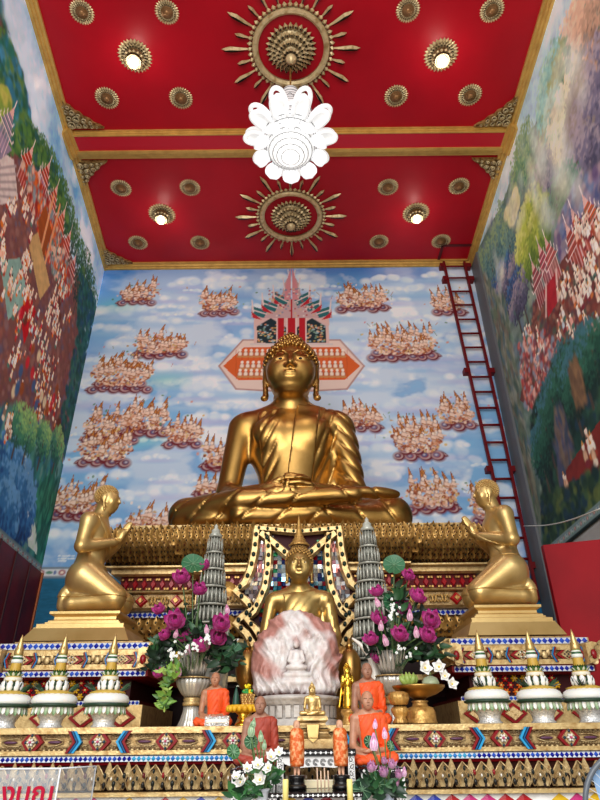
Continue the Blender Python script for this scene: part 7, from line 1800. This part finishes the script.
# they stand on a small stand below the side tables' tops
zs = 1.36
for px, nm in ((262, 'left'), (388, 'right')):
    q = P(px, 800, 2.24); t = thing('flower_stand', f'dark wooden stand under the small vase at the lower {nm} of the inlaid tables', 'stand', (q.x, 2.24, 0)); b = MB(); b.lathe([(.09, 0), (.09, .03), (.03, .06), (.025, zs - .06), (.06, zs - .02), (.06, zs)], n=20, col='#3a1f16'); b.build('column', GLOSS, t)
    b = MB(); b.lathe([(.065, zs - .001), (.07, zs), (.07, zs + .012), (.001, zs + .012)], n=20, col='#3a1f16'); b.build('top', GLOSS, t)
mL = low_vase(262, zs + .012, 2.24, 'small white vase holding the white flowers at lower left', '#e8ecf2'); mR = low_vase(388, zs + .012, 2.24, 'small bluish white vase holding the pink lotus flowers at lower right', '#cdd8ea')
STEMS = []
wl = None
for (px, py, rp), lb in (((258, 765, 8), 'white flower at the centre left of the lower left bunch'), ((271, 757, 8), 'white flower at the upper right of the lower left bunch'), ((268, 768, 7), 'white flower near the middle of the lower left bunch'), ((260, 780, 9), 'large white flower low in the middle of the lower left bunch'),
                         ((241, 783, 9), 'white flower at the far left of the lower left bunch'), ((247, 769, 7), 'white flower at the left of the lower left bunch'), ((279, 752, 6), 'small white flower at the top right of the lower left bunch'), ((236, 777, 6), 'small white flower at the left edge of the lower left bunch')):
    p = P(px, py, 2.16 + RN.uniform(-.03, .05)); k2 = mpp(p); first = wl is None
    if first: wl = white_flower_proto(.03, lb, 'white_flower', 'white flowers in the lower left bunch', n=6)
    o = place(wl, first, p, (RN.uniform(.8, 1.3), RN.uniform(-.5, .5), RN.uniform(-.3, .3)), rp * .88 * k2 / .03, lb); STEMS.append((o, p, mL + Vector((RN.uniform(-.01, .01), 0, -.02))))
gb = None
for (px, py, rp), lb in (((253, 728, 4), 'green lotus bud standing tallest in the lower left bunch'), ((251, 737, 6), 'pale green lotus bud on the left of the lower left bunch'), ((261, 742, 4.5), 'green lotus bud beside the brown-robed monk, right side of its bunch'), ((264, 750, 4), 'small green lotus bud low in front of the brown robe')):
    p = P(px, py, 2.2); k2 = mpp(p); first = gb is None
    if first: gb = bud_proto(.02, ('#b9cfae', '#8fb08a'), lb, group='green lotus buds')
    o = place(gb, first, p, (0, RN.uniform(-.2, .2), 0), rp * k2 / .02, lb); STEMS.append((o, p, mL + Vector((RN.uniform(-.01, .01), 0, -.02))))
pk = None
for (px, py, rp), lb in (((371, 770, 9), 'pale pink lotus flower at the left of the lower right bunch'), ((385, 775, 9), 'pale pink lotus flower low in the middle of the lower right bunch'), ((392, 767, 8), 'pale pink lotus flower high in the middle of the lower right bunch'), ((399, 777, 8), 'pale pink lotus flower at the right of the lower right bunch'),
                         ((396, 785, 7), 'pale pink lotus flower lowest at the right of the lower right bunch'), ((384, 763, 6), 'small pale pink lotus flower at the top middle of the lower right bunch')):
    p = P(px, py, 2.16 + RN.uniform(-.03, .05)); k2 = mpp(p); first = pk is None
    if first: pk = lotus_proto(.03, ('#f6e3f0', '#cf86bd'), lb, name='pale_lotus_flower', n=(7, 7, 5), group='pale pink lotus flowers at lower right', opening=.75)
    o = place(pk, first, p, (.8, RN.uniform(-.4, .4), RN.uniform(-.3, .3)), rp * k2 / .03, lb); STEMS.append((o, p, mR + Vector((RN.uniform(-.01, .01), 0, -.02))))
pb2 = None
for (px, py, rp), lb in (((374, 751, 7), 'large half open pink lotus bud before the lower orange monk\'s lap'), ((375, 729, 4), 'small peach lotus bud standing highest before the lower orange monk'), ((385, 739, 4.5), 'pale pink lotus bud on a tall stem at the lower monk\'s shoulder side'), ((404, 777, 4), 'small pink lotus bud at the right edge of the lower right bunch')):
    p = P(px, py, 2.2); k2 = mpp(p); first = pb2 is None
    if first: pb2 = bud_proto(.02, ('#f0d3e4', '#d99bc4'), lb, group='pink buds of the lower right bunch')
    o = place(pb2, first, p, (0, RN.uniform(-.2, .2), 0), rp * k2 / .02, lb); STEMS.append((o, p, mR + Vector((RN.uniform(-.01, .01), 0, -.02))))
for (px, py), rp, rot, lb, mm in (((246, 791), 10, (1.0, .2, .2), 'green lotus leaf low in the lower left bunch', mL), ((233, 752), 7, (1.2, .5, .3), 'dark green leaf at the far left of the lower left bunch', mL), ((251, 742), 7, (1.25, -.4, .3), 'blue green leaf upright among the green lotus buds', mL),
                              ((362, 790), 10, (1.1, -.3, .2), 'dark green leaf at the left of the lower right bunch', mR), ((378, 785), 11, (1.0, .1, .2), 'broad green leaf low in the lower right bunch', mR), ((369, 742), 6, (1.3, -.6, .5), 'green leaf blade in front of the lower orange monk', mR), ((390, 746), 5, (1.3, .6, .5), 'small green leaf blade right of the lower orange monk', mR)):
    p = P(px, py, 2.22); o = round_leaf(p, rp * mpp(p), rot, lb, 'leaves of the low bunches', 0, RN.choice(['#2a5f38', '#3f7a48', '#27553a'])); STEMS.append((o, p, mm + Vector((0, 0, -.02))))
for o, a, b_ in STEMS: stem_to(o, a, b_, '#5f8048', .0022)
foliage('low_foliage', 'green leaves filling the lower left bunch of white flowers', [(258, 790, 12, 8), (245, 792, 8, 8), (270, 775, 6, 10)], 2.26, 120, ['#27552f', '#34703c', '#1d4026', '#4f8a4c'], .035, 11)
foliage('low_foliage', 'green leaves filling the lower right bunch of pink lotus flowers', [(384, 788, 12, 7), (370, 785, 7, 8), (394, 790, 6, 6)], 2.26, 120, ['#1d4026', '#27552f', '#163320', '#3f7040'], .035, 12)

# ---- acrylic notice box at lower left with red Thai lettering
Y = 1.7; a, c_ = P(-6, 769, Y), P(60.5, 768.5, Y); e = P(95.5, 769, Y + .16)
SG = thing('acrylic_notice_box', 'clear acrylic box with red Thai letters at the lower left corner of the altar', 'sign', (0, 0, 0)); zb = 1.30
b = MB(); vs = [(a.x, Y, zb), (c_.x, Y, zb), (c_.x, Y, c_.z), (a.x, Y, a.z)]; vs += [(x, y + .004, z) for x, y, z in vs]; BOXF = [(0, 1, 2, 3), (7, 6, 5, 4), (0, 4, 5, 1), (1, 5, 6, 2), (2, 6, 7, 3), (3, 7, 4, 0)]
b.add(vs, BOXF); b.build('front_pane', CLEAR, SG)
b = MB(); e.z = c_.z; vs = [(c_.x + .002, Y, zb), (e.x, e.y, zb), (e.x, e.y, e.z), (c_.x + .002, Y, c_.z)]; vs += [(x, y + .004, z) for x, y, z in vs]; b.add(vs, BOXF); b.build('side_pane', CLEAR, SG)
b = MB(); b.tube([(a.x, Y, a.z), (c_.x, Y, c_.z), (e.x, e.y, e.z), (e.x, e.y, zb)], .0022, 6); b.tube([(c_.x, Y, c_.z), (c_.x, Y, zb)], .002, 6); b.build('pane_edge', material('acrylic_edge', '#dfe3e8', rough=.2), SG)
b = MB(); b.bounds(a.x, e.x, Y - .01, e.y + .03, zb - .02, zb, '#3a1a14'); b.box(((a.x + e.x) / 2, Y + .07, (zb - .02) / 2), (.3, .16, zb - .02), '#3a1a14'); b.build('stand', GLOSS, SG)
cu = bpy.data.curves.new('lettering', 'FONT'); cu.body = 'งบุญ'; cu.extrude = .001; kk = mpp(P(30, 785, Y))
ft = None
fdir = bpy.utils.system_resource('DATAFILES', path='fonts')
import os
try: ft = bpy.data.fonts.load(os.path.join(fdir, 'NotoSansThai-VariableFont_wdth,wght.woff2'))
except Exception: ft = None
if ft: cu.font = ft
cu.size = 37 * kk; cu.offset = .0012
tmp_ = bpy.data.objects.new('lettering_source', cu); C.objects.link(tmp_); bpy.context.view_layer.update()
me_ = bpy.data.meshes.new_from_object(tmp_.evaluated_get(bpy.context.evaluated_depsgraph_get())); bpy.data.objects.remove(tmp_)
me_.materials.clear(); me_.materials.append(material('letter_red', '#a50f30', rough=.6, spec=.1)); txo = bpy.data.objects.new('lettering', me_); C.objects.link(txo); txo.rotation_euler = (PI / 2, 0, 0); tp = P(0, 804, Y); txo.location = (tp.x, Y - .003, tp.z); txo.parent = SG

# ---- round fan at the lower right corner
Yf = 1.55; fc = P(640, 815, Yf); R_ = 53 * mpp(fc)
FN = thing('standing_fan', 'grey rimmed round fan at the lower right corner of the altar', 'fan', (fc.x, Yf, fc.z))
def ring(b, R, r, y, col, n=48): b.tube([(R * math.cos(2 * PI * i / n), y, R * math.sin(2 * PI * i / n)) for i in range(n + 1)], r, 8, col)
b = MB(); ring(b, R_, .006, 0, '#5a6068'); b.build('rim', GLOSS, FN)
b = MB()
for i in range(40): a_ = 2 * PI * i / 40; b.tube([(R_ * .98 * math.cos(a_), 0, R_ * .98 * math.sin(a_)), (R_ * .6 * math.cos(a_ + .1), -.02, R_ * .6 * math.sin(a_ + .1)), (.02 * math.cos(a_ + .2), -.028, .02 * math.sin(a_ + .2))], .0009, 4, '#c9ced6')
b.build('guard', GLOSS, FN)
for i in range(4):
    b = MB(); a_ = 2 * PI * i / 4 + .75; c2, s2 = math.cos(a_), math.sin(a_)
    b.petal((.02 * c2, .012, .02 * s2), (c2, .05, s2), (0, -1, 0), R_ * .86, R_ * .42, .05, -.12, '#8fb0d6', 0, n=6, shape=.6); b.build('blade', GLOSS, FN)
b = MB(); b.ell((0, -.01, 0), (.028, .03, .028), '#5a6068'); b.build('hub', GLOSS, FN)
b = MB(); b.tube([(0, .04, 0), (0, .05, -.1), (0, .05, -fc.z + .02)], .012, 8, '#5a6068'); b.lathe([(.14, -fc.z), (.14, -fc.z + .02), (.02, -fc.z + .04)], (0, .05, 0), n=24, col='#5a6068'); b.build('stand', GLOSS, FN)
# ------------------------------------------------------------------ light
w = bpy.data.worlds.new('world'); bpy.context.scene.world = w; w.use_nodes = True
nt = w.node_tree; bg = nt.nodes['Background']
tc = nt.nodes.new('ShaderNodeTexCoord'); sx = nt.nodes.new('ShaderNodeSeparateXYZ'); rp = nt.nodes.new('ShaderNodeValToRGB')
nt.links.new(tc.outputs['Generated'], sx.inputs[0]); nt.links.new(sx.outputs['Z'], rp.inputs[0]); nt.links.new(rp.outputs[0], bg.inputs[0])
rp.color_ramp.elements[0].color = (.55, .53, .5, 1); rp.color_ramp.elements[0].position = .0
rp.color_ramp.elements[1].color = (.9, .95, 1, 1); rp.color_ramp.elements[1].position = .35
bg.inputs[1].default_value = .72
def lamp(name, kind, loc, energy, size=1, col=(1, 1, 1), rot=None, size_y=None):
    l = bpy.data.lights.new(name, kind); l.energy = energy; l.color = col
    if kind == 'AREA':
        l.size = size
        if size_y: l.shape = 'RECTANGLE'; l.size_y = size_y
    else: l.shadow_soft_size = size
    o = bpy.data.objects.new(name, l); C.objects.link(o); o.location = loc
    if rot: o.rotation_euler = rot
    return o
def aim(o, t): o.rotation_euler = (Vector(t) - o.location).to_track_quat('-Z', 'Y').to_euler()
a = lamp('daylight_from_doorway', 'AREA', (-.8, -2.6, 4.4), 470, 5, (1, .98, .95), size_y=4.5); aim(a, (0, 7, 4.6))
lamp('chandelier_light', 'POINT', (pc.x, pc.y, pc.z - 1.1), 30, .3, (1, .96, .9))
for p_ in SPOTS: lamp('spot_bulb_light', 'POINT', (p_.x, p_.y, p_.z - .35), 4, .06, (1, .93, .82))
sc = bpy.context.scene
sc.view_settings.view_transform = 'Standard'; sc.view_settings.look = 'None'; sc.view_settings.exposure = 0.0
sc.cycles.max_bounces = 8; sc.cycles.use_denoising = True; sc.cycles.sample_clamp_indirect = 4.0
